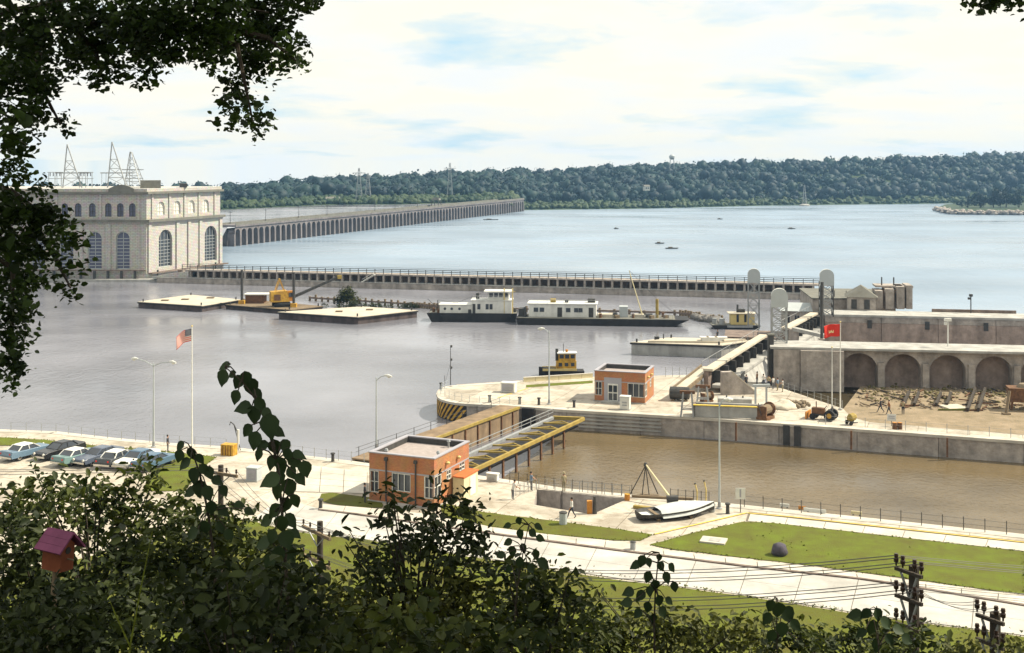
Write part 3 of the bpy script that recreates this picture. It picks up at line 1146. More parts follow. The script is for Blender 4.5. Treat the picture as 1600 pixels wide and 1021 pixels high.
def flat_px(name, px, z, m, parent=None, holes=()):
    P_ = [tuple(G(x, y)[:2]) for x, y in px]
    b_ = MB().flat(ragged(P_) if 'grass' in m else P_, z, [[G(x, y)[:2] for x, y in h] for h in holes])
    return struct(name, b_, m, parent)


PIT = [(839, 765), (985, 778), (925, 804), (834, 789)]
BD = 72.0
near = [(p.x, p.y) for p in SH] + [(150, BD - 3), (-150, BD - 3)]
b = MB().flat(near, 0.0, [[G(*p)[:2] for p in PIT]])
struct('pavement', b, 'concrete')
# bluff the photograph was taken from
b = MB()
xs = np.linspace(-90, 90, 61)
ds = np.linspace(-12, BD, 57)
for d in ds:
    for x in xs:
        z = (28.6 - 0.412 * d) if d > 0 else 28.6
        n_ = 0.35 * math.sin(x * 0.7 + d * 0.4) + 0.3 * math.sin(x * 0.31 - d * 0.9)
        f = min(1, max(0, (BD - d) / 8))
        b.v.append((x * (1 + 0 * d), d, max(-0.05, z) + n_ * f - (0.06 if d > BD - 4 else 0)))
nx = len(xs)
b.f = [(i * nx + j, i * nx + j + 1, (i + 1) * nx + j + 1, (i + 1) * nx + j) for i in range(len(ds) - 1) for j in range(nx - 1)]
b.mi = [0] * len(b.f)
struct('bluff', b, 'slope', sm=True)

g_strip = [(-400, 672), (0, 684), (70, 688), (150, 697), (262, 706), (338, 715), (318, 730), (300, 752), (290, 768), (225, 768), (250, 716), (200, 708), (140, 703), (80, 698), (0, 697), (-400, 690)]
flat_px('shore_lawn', g_strip, 0.05, 'grassy')
flat_px('oval_lawn', [(500, 779), (503, 772), (520, 771), (566, 777), (596, 780), (598, 794), (560, 794), (520, 789), (504, 784)], 0.05, 'grass')
flat_px('verge', [(690, 786), (760, 802), (860, 814), (960, 827), (1020, 836), (1000, 846), (960, 845), (860, 836), (767, 824), (690, 806)], 0.05, 'grass')
flat_px('lawn', [(1160, 816), (1205, 818), (1600, 863), (2300, 945), (2300, 1030), (1600, 930), (1280, 886), (1048, 859), (1016, 852), (1090, 832)], 0.05, 'grassy')
lg = [(380, 812), (463, 832), (575, 845), (767, 876), (855, 890), (960, 906), (1160, 932), (1360, 964), (1600, 996), (2300, 1085)]
lgp = [G(x, y)[:2] for x, y in lg] + [(120, BD - 6), (-60, BD - 6)]
struct('bank_lawn', MB().flat(ragged([tuple(v) for v in lgp]), 0.03), 'grass')

# road: earth bed with separate concrete slabs
ru = [(440, 776), (501, 799), (557, 806), (771, 837), (960, 862), (1176, 889), (1360, 909), (1600, 949), (2300, 1052)]
rl = [(395, 812), (463, 831), (575, 844), (767, 874), (960, 904), (1160, 930), (1360, 962), (1600, 994), (2300, 1082)]


def lerp_line(pts_, t):
    P = [G(*p) for p in pts_]
    L = [0]
    for a_, c_ in zip(P[:-1], P[1:]):
        L.append(L[-1] + (c_ - a_).length)
    s_ = t * L[-1]
    for i_ in range(len(P) - 1):
        if s_ <= L[i_ + 1] + 1e-6:
            return P[i_].lerp(P[i_ + 1], (s_ - L[i_]) / (L[i_ + 1] - L[i_]))
    return P[-1]


def slab_strip(parent, name, up_, lo_, n, z0, z1, m, lanes=1, gap=0.035):
    for i_ in range(n):
        a0_, a1_ = lerp_line(up_, i_ / n), lerp_line(up_, (i_ + 1) / n)
        b0_, b1_ = lerp_line(lo_, i_ / n), lerp_line(lo_, (i_ + 1) / n)
        for l_ in range(lanes):
            q_ = [a0_.lerp(b0_, l_ / lanes), a1_.lerp(b1_, l_ / lanes), a1_.lerp(b1_, (l_ + 1) / lanes), a0_.lerp(b0_, (l_ + 1) / lanes)]
            c_ = sum(q_, Vector()) / 4
            q_ = [v + (c_ - v).normalized() * gap for v in q_]
            b_ = MB().prism([(v.x, v.y) for v in q_], z0, z1 + RNG.random() * 0.006)
            obj(name, b_, m, parent)


bed = MB().flat([G(*p)[:2] for p in ru] + [G(*p)[:2] for p in rl[::-1]], 0.01)
road = struct('road', bed, 'joint')
slab_strip(road, 'road_slab', ru, rl, 22, -0.05, 0.04, 'roadslab', 2)
# kerb and sidewalk
swu = [(500, 790), (600, 798), (690, 808), (767, 826), (860, 838), (960, 848), (1040, 862), (1280, 890), (1600, 934), (2300, 1034)]
swl = [(498, 797.5), (557, 804), (690, 824), (771, 835), (960, 860), (1176, 887), (1360, 907), (1600, 947), (2300, 1049)]
bed = MB().flat([G(*p)[:2] for p in swu] + [G(*p)[:2] for p in swl[::-1]], 0.012)
walk = struct('sidewalk', bed, 'joint')
slab_strip(walk, 'paving_slab', swu, swl, 34, -0.05, 0.13, 'slab')
kb = MB()
for a_, c_ in zip(swl[:-1], swl[1:]):
    p_, q_ = G(*a_), G(*c_)
    kb.beam((p_.x, p_.y - 0.12, 0.02), (q_.x, q_.y - 0.12, 0.02), 0.2, 0.2)
struct('kerb', kb, 'walldark')
# paving beside the lawn and on the plaza
cwu = [(1010, 842), (1166, 802), (1240, 809), (1600, 848)]
bed = MB()
plaza = struct('plaza', MB().flat([G(*p)[:2] for p in ((430, 722), (574, 738), (574, 772), (425, 768))], 0.012), 'joint')
for i in range(4):
    slab_strip(plaza, 'paving_slab', [(430 + 36 * i, 722 + 4 * i), (466 + 36 * i, 726 + 4 * i)], [(425 + 37 * i, 768 + i), (462 + 37 * i, 769 + i)], 1, -0.04, 0.05, 'slab', 4, 0.04)
qu = struct('quay_walk', MB().flat([G(*p)[:2] for p in ((1170, 800), (1600, 846), (1600, 862), (1205, 817), (1165, 815))], 0.012), 'joint')
slab_strip(qu, 'paving_slab', [(1172, 804), (1600, 850), (2300, 925)], [(1168, 815), (1205, 817.5), (1600, 862), (2300, 943)], 16, -0.04, 0.04, 'slab')
b = MB()
yl = [(1022, 836), (1166, 802.5), (1240, 809), (1600, 848.5), (2300, 924)]
for a_, c_ in zip(yl[:-1], yl[1:]):
    p_, q_ = G(*a_), G(*c_)
    d_ = (q_ - p_).normalized()
    n_ = Vector((-d_.y, d_.x, 0)) * 0.09
    b.add([p_ - n_ + Vector((0, 0, .06)), q_ - n_ + Vector((0, 0, .06)), q_ + n_ + Vector((0, 0, .06)), p_ + n_ + Vector((0, 0, .06))], [(0, 1, 2, 3)])
struct('yellow_line', b, 'lineyel')
# sunken stair pit
pq = [G(*p) for p in PIT]
b = MB()
n_ = len(pq)
for i in range(n_):
    a_, c_ = pq[i], pq[(i + 1) % n_]
    b.add([a_, c_, c_ - Vector((0, 0, 2.8)), a_ - Vector((0, 0, 2.8))], [(0, 1, 2, 3)])
b.add([p - Vector((0, 0, 2.8)) for p in pq], [(0, 1, 2, 3)])
struct('sunken_pit', b, 'wall')


# ------------------------------------------------------------------ lock walls
def wall_panels(parent, pts_, z0, z1, m, plen=9.0, thick=0.6, name='wall_block', gap=0.05, side=1):
    for a_, c_ in zip(pts_[:-1], pts_[1:]):
        a_, c_ = Vector(a_), Vector(c_)
        L = (c_ - a_).length
        n = max(1, round(L / plen))
        d_ = (c_ - a_) / L
        nn = Vector((-d_.y, d_.x, 0)) * side
        for i_ in range(n):
            p_, q_ = a_ + d_ * (L * i_ / n + gap / 2), a_ + d_ * (L * (i_ + 1) / n - gap / 2)
            w_ = thick + RNG.random() * 0.03
            b_ = MB().prism([(p_.x, p_.y), (q_.x, q_.y), (q_.x + nn.x * -w_, q_.y + nn.y * -w_), (p_.x - nn.x * w_, p_.y - nn.y * w_)], z0, z1)
            obj(name, b_, m, parent, world=True)


def coping(parent, pts_, w, z0, z1, m, name='coping', side=1, over=0.12):
    b_ = MB()
    for a_, c_ in zip(pts_[:-1], pts_[1:]):
        a_, c_ = Vector(a_), Vector(c_)
        d_ = (c_ - a_).normalized()
        nn = Vector((-d_.y, d_.x, 0)) * side
        b_.prism([(a_ + nn * over)[:2], (c_ + nn * over)[:2], (c_ - nn * w)[:2], (a_ - nn * w)[:2]], z0, z1)
    return obj(name, b_, m, parent, world=True)


nw = thing('lock_wall', 'pale concrete near wall of the lock with a fence on its edge', 'wall', SH[9])
wall_panels(nw, SH[7:13], -6, -0.02, 'wall', 9, 1.2)
coping(nw, SH[7:13], 1.1, -0.3, 0.035, 'slab')
sw = thing('shore_wall', 'curved pale concrete wall along the forebay beside the parking strip', 'wall', SH[4])
wall_panels(sw, SH[0:8], -6, -0.02, 'wall', 9, 1.2)
coping(sw, SH[0:8], 1.0, -0.3, 0.035, 'slab')

# ------------------------------------------------------------------ island between the locks
nose = [(815, 596), (715, 602.5), (700, 604), (690, 607), (685, 611), (683, 616), (685, 621), (690, 624.5), (700, 627.5), (713, 630), (729, 631.5)]
isl_front = [(729, 631.5), (814, 635.5), (885, 641), (905, 642), (1100, 653.5), (1600, 690), (2300, 741)]
isl = [G(*p) for p in nose[:-1] + isl_front]
far_edge = [G(2300, 625), G(1600, 612), G(1345, 604), G(1318, 639), G(1225, 608), G(1180, 597), G(1110, 603), G(1080, 586), G(927, 589)]
b = MB().flat([p[:2] for p in isl] + [p[:2] for p in far_edge], 0.0)
struct('island_pavement', b, 'concrete')
iw = thing('island_wall', 'grey stained far wall of the lock with a pale rim and a rounded striped nose', 'wall', G(905, 642))
wall_panels(iw, [G(*p) for p in isl_front], -6, -0.02, 'wall', 9, 1.0, side=-1)
coping(iw, [G(*p) for p in isl_front], 1.0, -0.28, 0.04, 'slab', side=-1)
wall_panels(iw, [G(*p) for p in nose[1:]], -6, -0.02, 'hull', 30, 0.9, name='nose_block', gap=0.0, side=-1)
wall_panels(iw, [G(927, 589), G(815, 596), G(715, 602.5)], -6, -0.02, 'wall', 9, 0.8)
coping(iw, [G(*p) for p in nose], 0.8, -0.25, 0.04, 'slab', side=-1)
# hazard stripes: slanted yellow bars proud of the nose
np_ = [G(*p) for p in nose[3:]]
cum = [0]
for a_, c_ in zip(np_[:-1], np_[1:]):
    cum.append(cum[-1] + (c_ - a_).length)


def on_nose(s, z, off=0.05):
    s = min(max(s, 0), cum[-1] - 1e-3)
    i_ = max(k for k in range(len(cum) - 1) if cum[k] <= s)
    d_ = (np_[i_ + 1] - np_[i_]).normalized()
    n_ = Vector((d_.y, -d_.x, 0))
    p_ = np_[i_] + d_ * (s - cum[i_]) + n_ * off
    return Vector((p_.x, p_.y, z))


for sgn in (1,):
    s = 0.3
    while s < cum[-1] + 1.6:
        b = MB()
        for j in range(4):
            z0, z1 = -0.3 - j * 0.5, -0.3 - (j + 1) * 0.5
            s0, s1 = s - 1.7 * j / 4, s - 1.7 * (j + 1) / 4
            if s1 < 0 or s0 + 0.38 > cum[-1]:
                continue
            qd = [on_nose(s0, z0), on_nose(s0 + 0.38, z0), on_nose(s1 + 0.38, z1), on_nose(s1, z1)]
            qi = [on_nose(s0, z0, -0.3), on_nose(s0 + 0.38, z0, -0.3), on_nose(s1 + 0.38, z1, -0.3), on_nose(s1, z1, -0.3)]
            b.add(qd + qi, [(0, 1, 2, 3), (0, 4, 5, 1), (1, 5, 6, 2), (2, 6, 7, 3), (3, 7, 4, 0)])
        if b.f:
            obj('hazard_stripe', b, 'yellow', iw, world=True)
        s += 0.8
# timber fender rails on the island wall, ladder recess
fa, fc = G(905, 642), G(1033, 649.5)
d_ = (fc - fa).normalized()
n_ = Vector((d_.y, -d_.x, 0))
for z in (-0.55, -1.0, -1.45, -1.9):
    b = MB().beam(fa + n_ * 0.08 + Vector((0, 0, z)), fc + n_ * 0.08 + Vector((0, 0, z)), 0.16, 0.2)
    obj('fender_rail', b, 'wallpale', iw, world=True)
for px in (1229, 1246):
    p = G(px, 652 + (px - 1100) * 0.0731 + 1.4)
    obj('ladder_slot', MB().box((p.x, p.y - 0.05, -1.4), (0.75, 0.5, 2.6), -0.35), 'darksteel', iw, world=True)
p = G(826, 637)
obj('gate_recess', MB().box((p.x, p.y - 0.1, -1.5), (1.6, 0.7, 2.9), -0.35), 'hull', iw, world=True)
b = MB()
for px, py in ((1150, 661), (1330, 674), (1480, 685)):
    p = G(px, py)
    b.box((p.x, p.y - 0.02, -1.0), (0.2, 0.3, 2.1), -0.35)
obj('drain_stain_pipe', b, 'rust', iw, world=True)

# dirt yard and basin
flat_px('yard', [(1345, 604), (1600, 612), (2300, 633), (2300, 728), (1600, 680), (1470, 669), (1360, 660), (1330, 652), (1318, 639)], 0.012, 'dirt')
b = MB().flat([G(1225, 608)[:2], G(1318, 639)[:2], G(1345, 604)[:2], (49, 168), (33, 171), (27.5, 166)], -0.55)
struct('basin_water', b, 'basin')
b = MB()
for a_, c_ in ((G(1225, 608), G(1318, 639)), (G(1318, 639), G(1345, 604))):
    b.add([a_, c_, c_ + Vector((0, 0, -2)), a_ + Vector((0, 0, -2))], [(0, 1, 2, 3)])
struct('basin_edge', b, 'wallpale')

# ------------------------------------------------------------------ old lock: arcade wall, chamber, outer wall
A0, A1 = Vector((35.9, 166.3, 0)), Vector((95, 157.7, 0))
av = (A1 - A0).normalized()
an = Vector((av.y, -av.x, 0))
ALEN = (A1 - A0).length
ar = thing('arcade_wall', 'weathered concrete lock wall pierced by a row of blind round arches', 'wall', (A0.x, A0.y, 0), math.atan2(av.y, av.x))


def s_of(px):
    k_ = (px - 800) / F
    return (A0.y * k_ - A0.x) / (av.x - av.y * k_)


cent = [s_of(p) for p in (1343, 1411, 1481, 1553)]
pitch = (cent[3] - cent[0]) / 3
ops = []
while cent[-1] + pitch < ALEN - 3:
    cent.append(cent[-1] + pitch)
for c in cent:
    ops.append((c - 2.35, c + 2.35, -0.5, 2.3, 0.93))
b = MB()
s0 = s_of(1317)
facade(b, (s0, 0, -0.5), (1, 0, 0), (0, -1, 0), ALEN - s0, -0.5, 4.95, [(x0 - s0, x1 - s0, a, c, d) for x0, x1, a, c, d in ops], 2.2, n=12)
obj('arch_face', b, 'wall', ar)
for i, c in enumerate(cent):
    obj('arch_back', MB().box((c, 2.4, 2.1), (5.2, 0.4, 5.6)), 'brownwall', ar)
    obj('arch_pier', MB().box((c - pitch / 2, -0.22, 1.3), (0.85, 0.42, 4.0)), 'wall', ar)
for k, (x0, x1) in enumerate(((-0.1, 3.3), (3.36, s0 - 0.05))):
    obj('wall_block', MB().box(((x0 + x1) / 2, 1.7 - 0.5 * k, 1.2), (x1 - x0, 5.6, 7.4)), 'wall', ar)
obj('deck_slab', MB().box((ALEN / 2 - 0.3, 2.2, 5.1), (ALEN + 0.6, 6.4, 0.3)), 'wallpale', ar)
obj('chamber_face', MB().box((ALEN / 2, 5.0, 1.5), (ALEN, 0.5, 6.8)), 'walldark', ar)
ow = thing('outer_wall', 'long dark outer wall of the old lock between the arcade and the open river', 'wall', (OW0.x, OW0.y, 0), math.atan2((OW1 - OW0).y, (OW1 - OW0).x))
OL = (OW1 - OW0).length
for k in range(5):
    x0, x1 = OL * k / 5 + 0.04, OL * (k + 1) / 5 - 0.04
    obj('wall_block', MB().box(((x0 + x1) / 2, 0.0, 1.7), (x1 - x0, 1.0, 4.7)), 'brownwall', ow)
    obj('upper_block', MB().box(((x0 + x1) / 2, 0.12, 4.55), (x1 - x0, 0.9, 0.96)), 'wall', ow)
obj('deck_slab', MB().box((OL / 2, 2.8, 5.2), (OL, 6.6, 0.35)), 'wallpale', ow)
obj('river_face', MB().box((OL / 2, 5.9, -4), (OL, 0.6, 18)), 'wall', ow)
for k in range(3):
    obj('mooring_niche', MB().box((7 + k * 9, -0.56, 3.9), (0.7, 0.12, 1.3)), 'darksteel', ow)
obj('deck_edge', MB().box((OL * 0.55, 6.0, 5.62), (OL * 0.3, 0.3, 0.5)), 'walldark', ow)


# ================================================================== OBJECTS
def bframe(parent, name, o, ax, on, x0, x1, z0, z1, m, proud=0.03, th=0.08):
    o, ax, on = Vector(o), Vector(ax), Vector(on)
    b_ = MB().extrude([(x0, z0), (x1, z0), (x1, z1), (x0, z1)], o + on * proud, ax, (0, 0, 1), -on, th)
    return obj(name, b_, m, parent)


def loc_window(parent, o, ax, on, x0, x1, z0, z1, nv=2, nh=2, pane='glass', frame='white'):
    return window(parent, o, ax, on, (x0, x1, z0, z1, 0), 0.16, pane, frame, nv, nh, 0.05, world=False, fr=0.04)


def brick_house(name, label, loc, rz, w, d, h, front, side, left, band_z):
    t = thing(name, label, 'building', loc, rz)
    b = MB()
    facade(b, (0, 0, 0), (1, 0, 0), (0, -1, 0), w, 0, h, [(a, c, e, f, 0) for a, c, e, f in front], 0.25)
    facade(b, (w, 0, 0), (0, 1, 0), (1, 0, 0), d, 0, h, [(a, c, e, f, 0) for a, c, e, f in side], 0.25)
    facade(b, (0, d, 0), (0, -1, 0), (-1, 0, 0), d, 0, h, [(d - c, d - a, e, f, 0) for a, c, e, f in left], 0.25)
    facade(b, (w, d, 0), (-1, 0, 0), (0, 1, 0), w, 0, h, [], 0.25)
    # inner faces of the parapet, their shade painted on as dark grey
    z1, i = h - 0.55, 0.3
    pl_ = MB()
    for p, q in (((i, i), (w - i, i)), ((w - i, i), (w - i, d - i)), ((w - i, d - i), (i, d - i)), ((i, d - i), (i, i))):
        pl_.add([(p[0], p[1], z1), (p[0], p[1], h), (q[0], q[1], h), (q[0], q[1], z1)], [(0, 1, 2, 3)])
    obj('wall', b, 'brick', t)
    obj('parapet_shade', pl_, 'darksteel', t)
    obj('roof', MB().flat([(i, i), (w - i, i), (w - i, d - i), (i, d - i)], z1 + 0.05), 'roofing', t)
    cp = MB()
    e = 0.07
    for x0, x1, y0, y1 in ((-e, w + e, -e, i), (-e, w + e, d - i, d + e), (-e, i - .002, i + .002, d - i - .002), (w - i + .002, w + e, i + .002, d - i - .002)):
        cp.box(((x0 + x1) / 2, (y0 + y1) / 2, h + 0.05), (x1 - x0, y1 - y0, 0.1))
    obj('parapet_coping', cp, 'grey_panel', t)
    for (a, c, e_, f) in front:
        loc_window(t, (0, 0, 0), (1, 0, 0), (0, -1, 0), a, c, e_, f, 3 if c - a > 1.2 else 2, 1 if c - a > 1.2 else 2)
    for (a, c, e_, f) in side:
        loc_window(t, (w, 0, 0), (0, 1, 0), (1, 0, 0), a, c, e_, f, 2, 2)
    for (a, c, e_, f) in left:
        loc_window(t, (0, d, 0), (0, -1, 0), (-1, 0, 0), d - c, d - a, e_, f, 2, 2)
    bb = MB()
    for x0, x1, y0, y1 in ((-.02, w + .02, -.025, .0), (w, w + .025, 0, d), (-.025, 0, 0, d)):
        bb.box(((x0 + x1) / 2, (y0 + y1) / 2, band_z), (x1 - x0, y1 - y0, 0.12))
    obj('lintel_band', bb, 'grey_panel', t)
    obj('footing', MB().box((w / 2, d / 2, 0.04), (w + 0.3, d + 0.3, 0.16)), 'wallpale', t)
    return t


TH = -0.385
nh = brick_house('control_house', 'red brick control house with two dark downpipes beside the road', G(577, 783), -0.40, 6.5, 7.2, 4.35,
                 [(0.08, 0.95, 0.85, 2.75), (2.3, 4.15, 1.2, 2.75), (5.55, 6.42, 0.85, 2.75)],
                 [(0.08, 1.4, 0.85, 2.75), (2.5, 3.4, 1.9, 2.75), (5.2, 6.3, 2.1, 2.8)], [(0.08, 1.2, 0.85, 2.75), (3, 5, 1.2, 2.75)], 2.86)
for x in (1.75, 4.7):
    obj('downpipe', MB().tube([(x, -0.09, 0.2), (x, -0.09, 3.95)], 0.07, 8).box((x, -0.12, 3.95), (0.3, 0.22, 0.28)), 'darksteel', nh)
for y in (2.4, 4.7):
    obj('wall_lamp', MB().lathe([(0.03, 0), (0.16, 0.05), (0.2, 0.2), (0.05, 0.3)], (6.68, y, 3.35), 8).beam((6.5, y, 3.62), (6.72, y, 3.62), 0.06), 'paleyel', nh)
for x, y in ((1.2, 1.0), (4.8, 6.4), (5.9, 2.0)):
    obj('roof_vent', MB().lathe([(0.1, 0), (0.1, 0.5), (0.2, 0.55), (0.12, 0.75)], (x, y, 3.85), 8), 'steel', nh)
obj('entrance_step', MB().box((3.2, -0.5, 0.1), (2.0, 0.8, 0.2)), 'wallpale', nh)

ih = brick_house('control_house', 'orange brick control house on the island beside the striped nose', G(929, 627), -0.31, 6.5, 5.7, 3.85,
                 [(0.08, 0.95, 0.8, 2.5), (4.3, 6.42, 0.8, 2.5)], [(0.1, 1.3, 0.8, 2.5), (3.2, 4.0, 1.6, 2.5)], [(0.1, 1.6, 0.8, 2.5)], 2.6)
bframe(ih, 'door_panel', (0, 0, 0), (1, 0, 0), (0, -1, 0), 1.25, 3.5, 0.12, 3.1, 'grey_panel', 0.05)
d = bframe(ih, 'glass_door', (0, 0, 0), (1, 0, 0), (0, -1, 0), 1.75, 3.05, 0.15, 2.35, 'white', 0.1, 0.06)
for x in (1.85, 2.45):
    for z in (0.3, 1.3):
        b = MB().box((x + 0.25, -0.115, z + 0.42), (0.48, 0.04, 0.85))
        obj('pane', b, 'glass', d)
obj('doorstep', MB().box((2.4, -0.6, 0.1), (2.6, 1.0, 0.2)), 'wallpale', ih)
for y in (1.6, 3.6):
    obj('wall_lamp', MB().lathe([(0.03, 0), (0.16, 0.05), (0.2, 0.2), (0.05, 0.3)], (6.66, y, 3.0), 8).beam((6.5, y, 3.26), (6.7, y, 3.26), 0.06), 'paleyel', ih)

ld = Vector((math.cos(-0.40), math.sin(-0.40), 0))
lv = Vector((-ld.y, ld.x, 0))
p = nh.location + ld * 6.68 + lv * 3.9
t = thing('lean_to_shed', 'cream lean-to shed with an orange roof edge against the brick control house', 'shed', p, -0.40)
obj('wall', MB().box((0.55, 1.0, 1.0), (1.1, 3.0, 2.0)), 'cream', t)
obj('roof', MB().add([(-0.0, -0.6, 2.12), (1.16, -0.6, 2.1), (1.16, 2.6, 2.1), (0, 2.6, 2.12), (0, -0.6, 2.0), (1.16, -0.6, 1.98), (1.16, 2.6, 1.98), (0, 2.6, 2.0)], [(0, 1, 2, 3), (7, 6, 5, 4), (0, 4, 5, 1), (1, 5, 6, 2), (2, 6, 7, 3), (3, 7, 4, 0)]), 'redroof', t)
obj('door', MB().box((1.12, 1.35, 0.95), (0.06, 1.2, 1.7)), 'offwhite', t)

# ------------------------------------------------------------------ lift gate and truss bridge
ge = [Vector(v) for v in (G(660, 692, .3), G(811, 636, .3))]
gd = (ge[1] - ge[0]).normalized()
g0 = ge[0] - gd * 9.0
gn = Vector((gd.y, -gd.x, 0))
GL = (ge[1] - g0).length
lg_ = thing('lift_gate', 'brown weathered lift gate leaf lying across the head of the lock', 'lock gate', (g0.x, g0.y, 0), math.atan2(gd.y, gd.x))
obj('top_plate', MB().box((GL / 2, 1.35, 0.22), (GL, 2.7, 0.16)), 'browngate', lg_)
obj('face', MB().box((GL / 2, 0.2, -1.5), (GL, 0.3, 3.26)), 'browngate', lg_)
obj('rear_face', MB().box((GL / 2, 2.5, -1.5), (GL, 0.3, 3.26)), 'browngate', lg_)
obj('edge_beam', MB().box((GL / 2, -0.02, 0.22), (GL, 0.22, 0.3)), 'yelbeam', lg_)
for k in range(11):
    obj('face_rib', MB().box((1.2 + k * GL / 11, -0.02, -1.35), (0.18, 0.16, 2.6)), 'rust', lg_)
for k in range(9):
    obj('guard_post', MB().tube([(1 + k * GL / 9, 2.55, 0.3), (1 + k * GL / 9, 2.55, 1.25)], 0.04, 6), 'darksteel', lg_)
obj('guard_cable', MB().beam((0.5, 2.55, 1.2), (GL, 2.55, 1.2), 0.03).beam((0.5, 2.55, 0.8), (GL, 2.55, 0.8), 0.03), 'darksteel', lg_)

n0, n1 = G(738, 734.5, 0.2), G(912, 653.5, 0.2)
td = (n1 - n0).normalized()
n0 = n0 - td * 1.0
BL = (n1 - n0).length
tb = thing('truss_bridge', 'yellow braced service bridge lying flat across the lock beside the lift gate', 'bridge', (n0.x, n0.y, 0), math.atan2(td.y, td.x))
obj('chord', MB().box((BL / 2, 0, 0.1), (BL, 0.3, 0.36)), 'yelbeam', tb)
obj('chord', MB().box((BL / 2 - 1.0, 3.5, 0.1), (BL, 0.4, 0.3)), 'steel', tb)
np__ = 9
for k in range(np__ + 1):
    x = BL * k / np__
    obj('strut', MB().beam((x, 0.1, 0.08), (x - 1.0, 3.3, 0.08), 0.16), 'yelbeam', tb)
    if k < np__:
        m_ = x + BL / np__ * 0.5
        obj('brace', MB().beam((x, 0.2, 0.02), (m_ - 0.5, 1.9, 0.02), 0.13).beam((m_ - 0.5, 1.9, 0.02), (x - 0.8, 3.2, 0.02), 0.13), 'yelbeam', tb)
obj('under_brace_shade', MB().box((BL / 2 - 0.5, 1.75, -0.6), (BL - 1, 2.9, 0.2)), 'hull', tb)  # black sheet painting the shade seen between the braces
obj('end_beam', MB().beam((BL, 0, 0.1), (BL - 1.0, 3.5, 0.1), 0.4), 'yelbeam', tb)
obj('handrail', MB().beam((0, 3.5, 1.15), (BL - 1, 3.5, 1.15), 0.07).beam((0, 3.5, 0.75), (BL - 1, 3.5, 0.75), 0.05), 'steel', tb)
for k in range(12):
    obj('rail_post', MB().beam((BL * k / 12, 3.5, 0.3), (BL * k / 12, 3.5, 1.15), 0.06), 'steel', tb)
for k in range(8):
    obj('drop_leg', MB().box((2 + k * 3.0, 0.25, -1.2), (0.28, 0.18, 2.3)), 'rust', tb)


# ------------------------------------------------------------------ posts, lamps, flagpoles, fences
def lamp_post(loc, h, rz, label, double=False, arm=1.1):
    t = thing('lamp_post', label, 'lamp post', loc, rz, 'tall pale lamp posts')
    obj('base', MB().lathe([(0.28, 0), (0.28, 0.08), (0.16, 0.14), (0.14, 0.6)], (0, 0, 0), 10), 'steel', t)
    obj('pole', MB().tube([(0, 0, 0.1), (0, 0, h)], [0.11, 0.06], 8), 'palegrey', t)
    for s in ((-1, 1) if double else (1,)):
        k = arm
        obj('arm', MB().tube([(0, 0, h - 0.35), (s * k * 0.5, 0, h + 0.1), (s * k, 0, h + 0.25)], 0.05, 6), 'palegrey', t)
        hd = obj('lamp_head', MB().tube([(s * (k - 0.1), 0, h + 0.28), (s * (k + 0.3), 0, h + 0.28), (s * (k + 0.75), 0, h + 0.2)], [0.08, 0.17, 0.1], 8), 'offwhite', t)
        obj('lens', MB().lathe([(0.1, 0), (0.16, 0.08), (0.16, 0.13)], (s * (k + 0.4), 0, h + 0.04), 8), 'shade', hd)
    return t


lamp_post(G(240, 699), 9.0, -0.45, 'tall lamp post with two spreading arms beside the parking strip', True, 2.3)
lamp_post(G(588, 702), 7.6, -0.4, 'pale single-arm lamp post behind the red brick control house')
lamp_post(G(858, 632), 9.2, 2.9, 'pale single-arm lamp post on the island near its striped nose', arm=0.7)
lamp_post(G(1124, 795), 9.3, 0.2, 'tall pale lamp post at the lock edge between the derrick and the white sign', arm=0.5)


def flagpole(loc, h, label, m='white'):
    t = thing('flagpole', label, 'flagpole', loc, 0)
    obj('base', MB().lathe([(0.25, 0), (0.25, 0.15), (0.12, 0.25)], (0, 0, 0), 10), 'wallpale', t)
    obj('pole', MB().tube([(0, 0, 0.1), (0, 0, h)], [0.09, 0.045], 8), m, t)
    obj('finial', MB().lathe([(0.02, 0), (0.1, 0.06), (0.1, 0.14), (0.02, 0.2)], (0, 0, h), 8), 'paleyel', t)
    return t


fp1 = flagpole(G(300, 704), 13.0, 'tall white flagpole on the shore lawn with a limp striped flag at the top')
p1 = fp1.location
rp = G(1313, 641)
flagpole(rp, 10.7, 'white flagpole on the island with the red flag flying from its top')
flagpole(G(1300, 655), 8.4, 'bare white pole on the island just left of the red flag pole', 'offwhite')


def wave_flag(name, label, top, w, h, dirx, droop, cols, nx=24, ny=13):
    """cloth grid hanging from its hoist; cols(i, j) gives the material slot of each cell"""
    t = MB()
    dirx = Vector(dirx).normalized()
    sd_ = Vector((-dirx.y, dirx.x, 0))

    def p(i, j, off=0.0):
        u, v = i / nx, j / ny
        return Vector(top) + dirx * (u * w * (1 - 0.3 * droop)) + sd_ * (0.07 * w * math.sin(u * 7 + v * 1.5) * u + off) + Vector((0, 0, -v * h - droop * w * 0.55 * u * u - 0.03 * math.sin(u * 9)))
    for i in range(nx + 1):
        for j in range(ny + 1):
            t.v.append(tuple(p(i, j)))
    for i in range(nx):
        for j in range(ny):
            t.f.append((i * (ny + 1) + j, (i + 1) * (ny + 1) + j, (i + 1) * (ny + 1) + j + 1, i * (ny + 1) + j + 1))
            t.mi.append(cols(i, j))
    o_ = obj(name, t, ['flagred', 'flagwhite', 'flagblue', 'mark'], sm=True)
    md = o_.modifiers.new('cloth', 'SOLIDIFY')
    md.thickness = 0.012
    return tag(o_, label, 'flag'), p


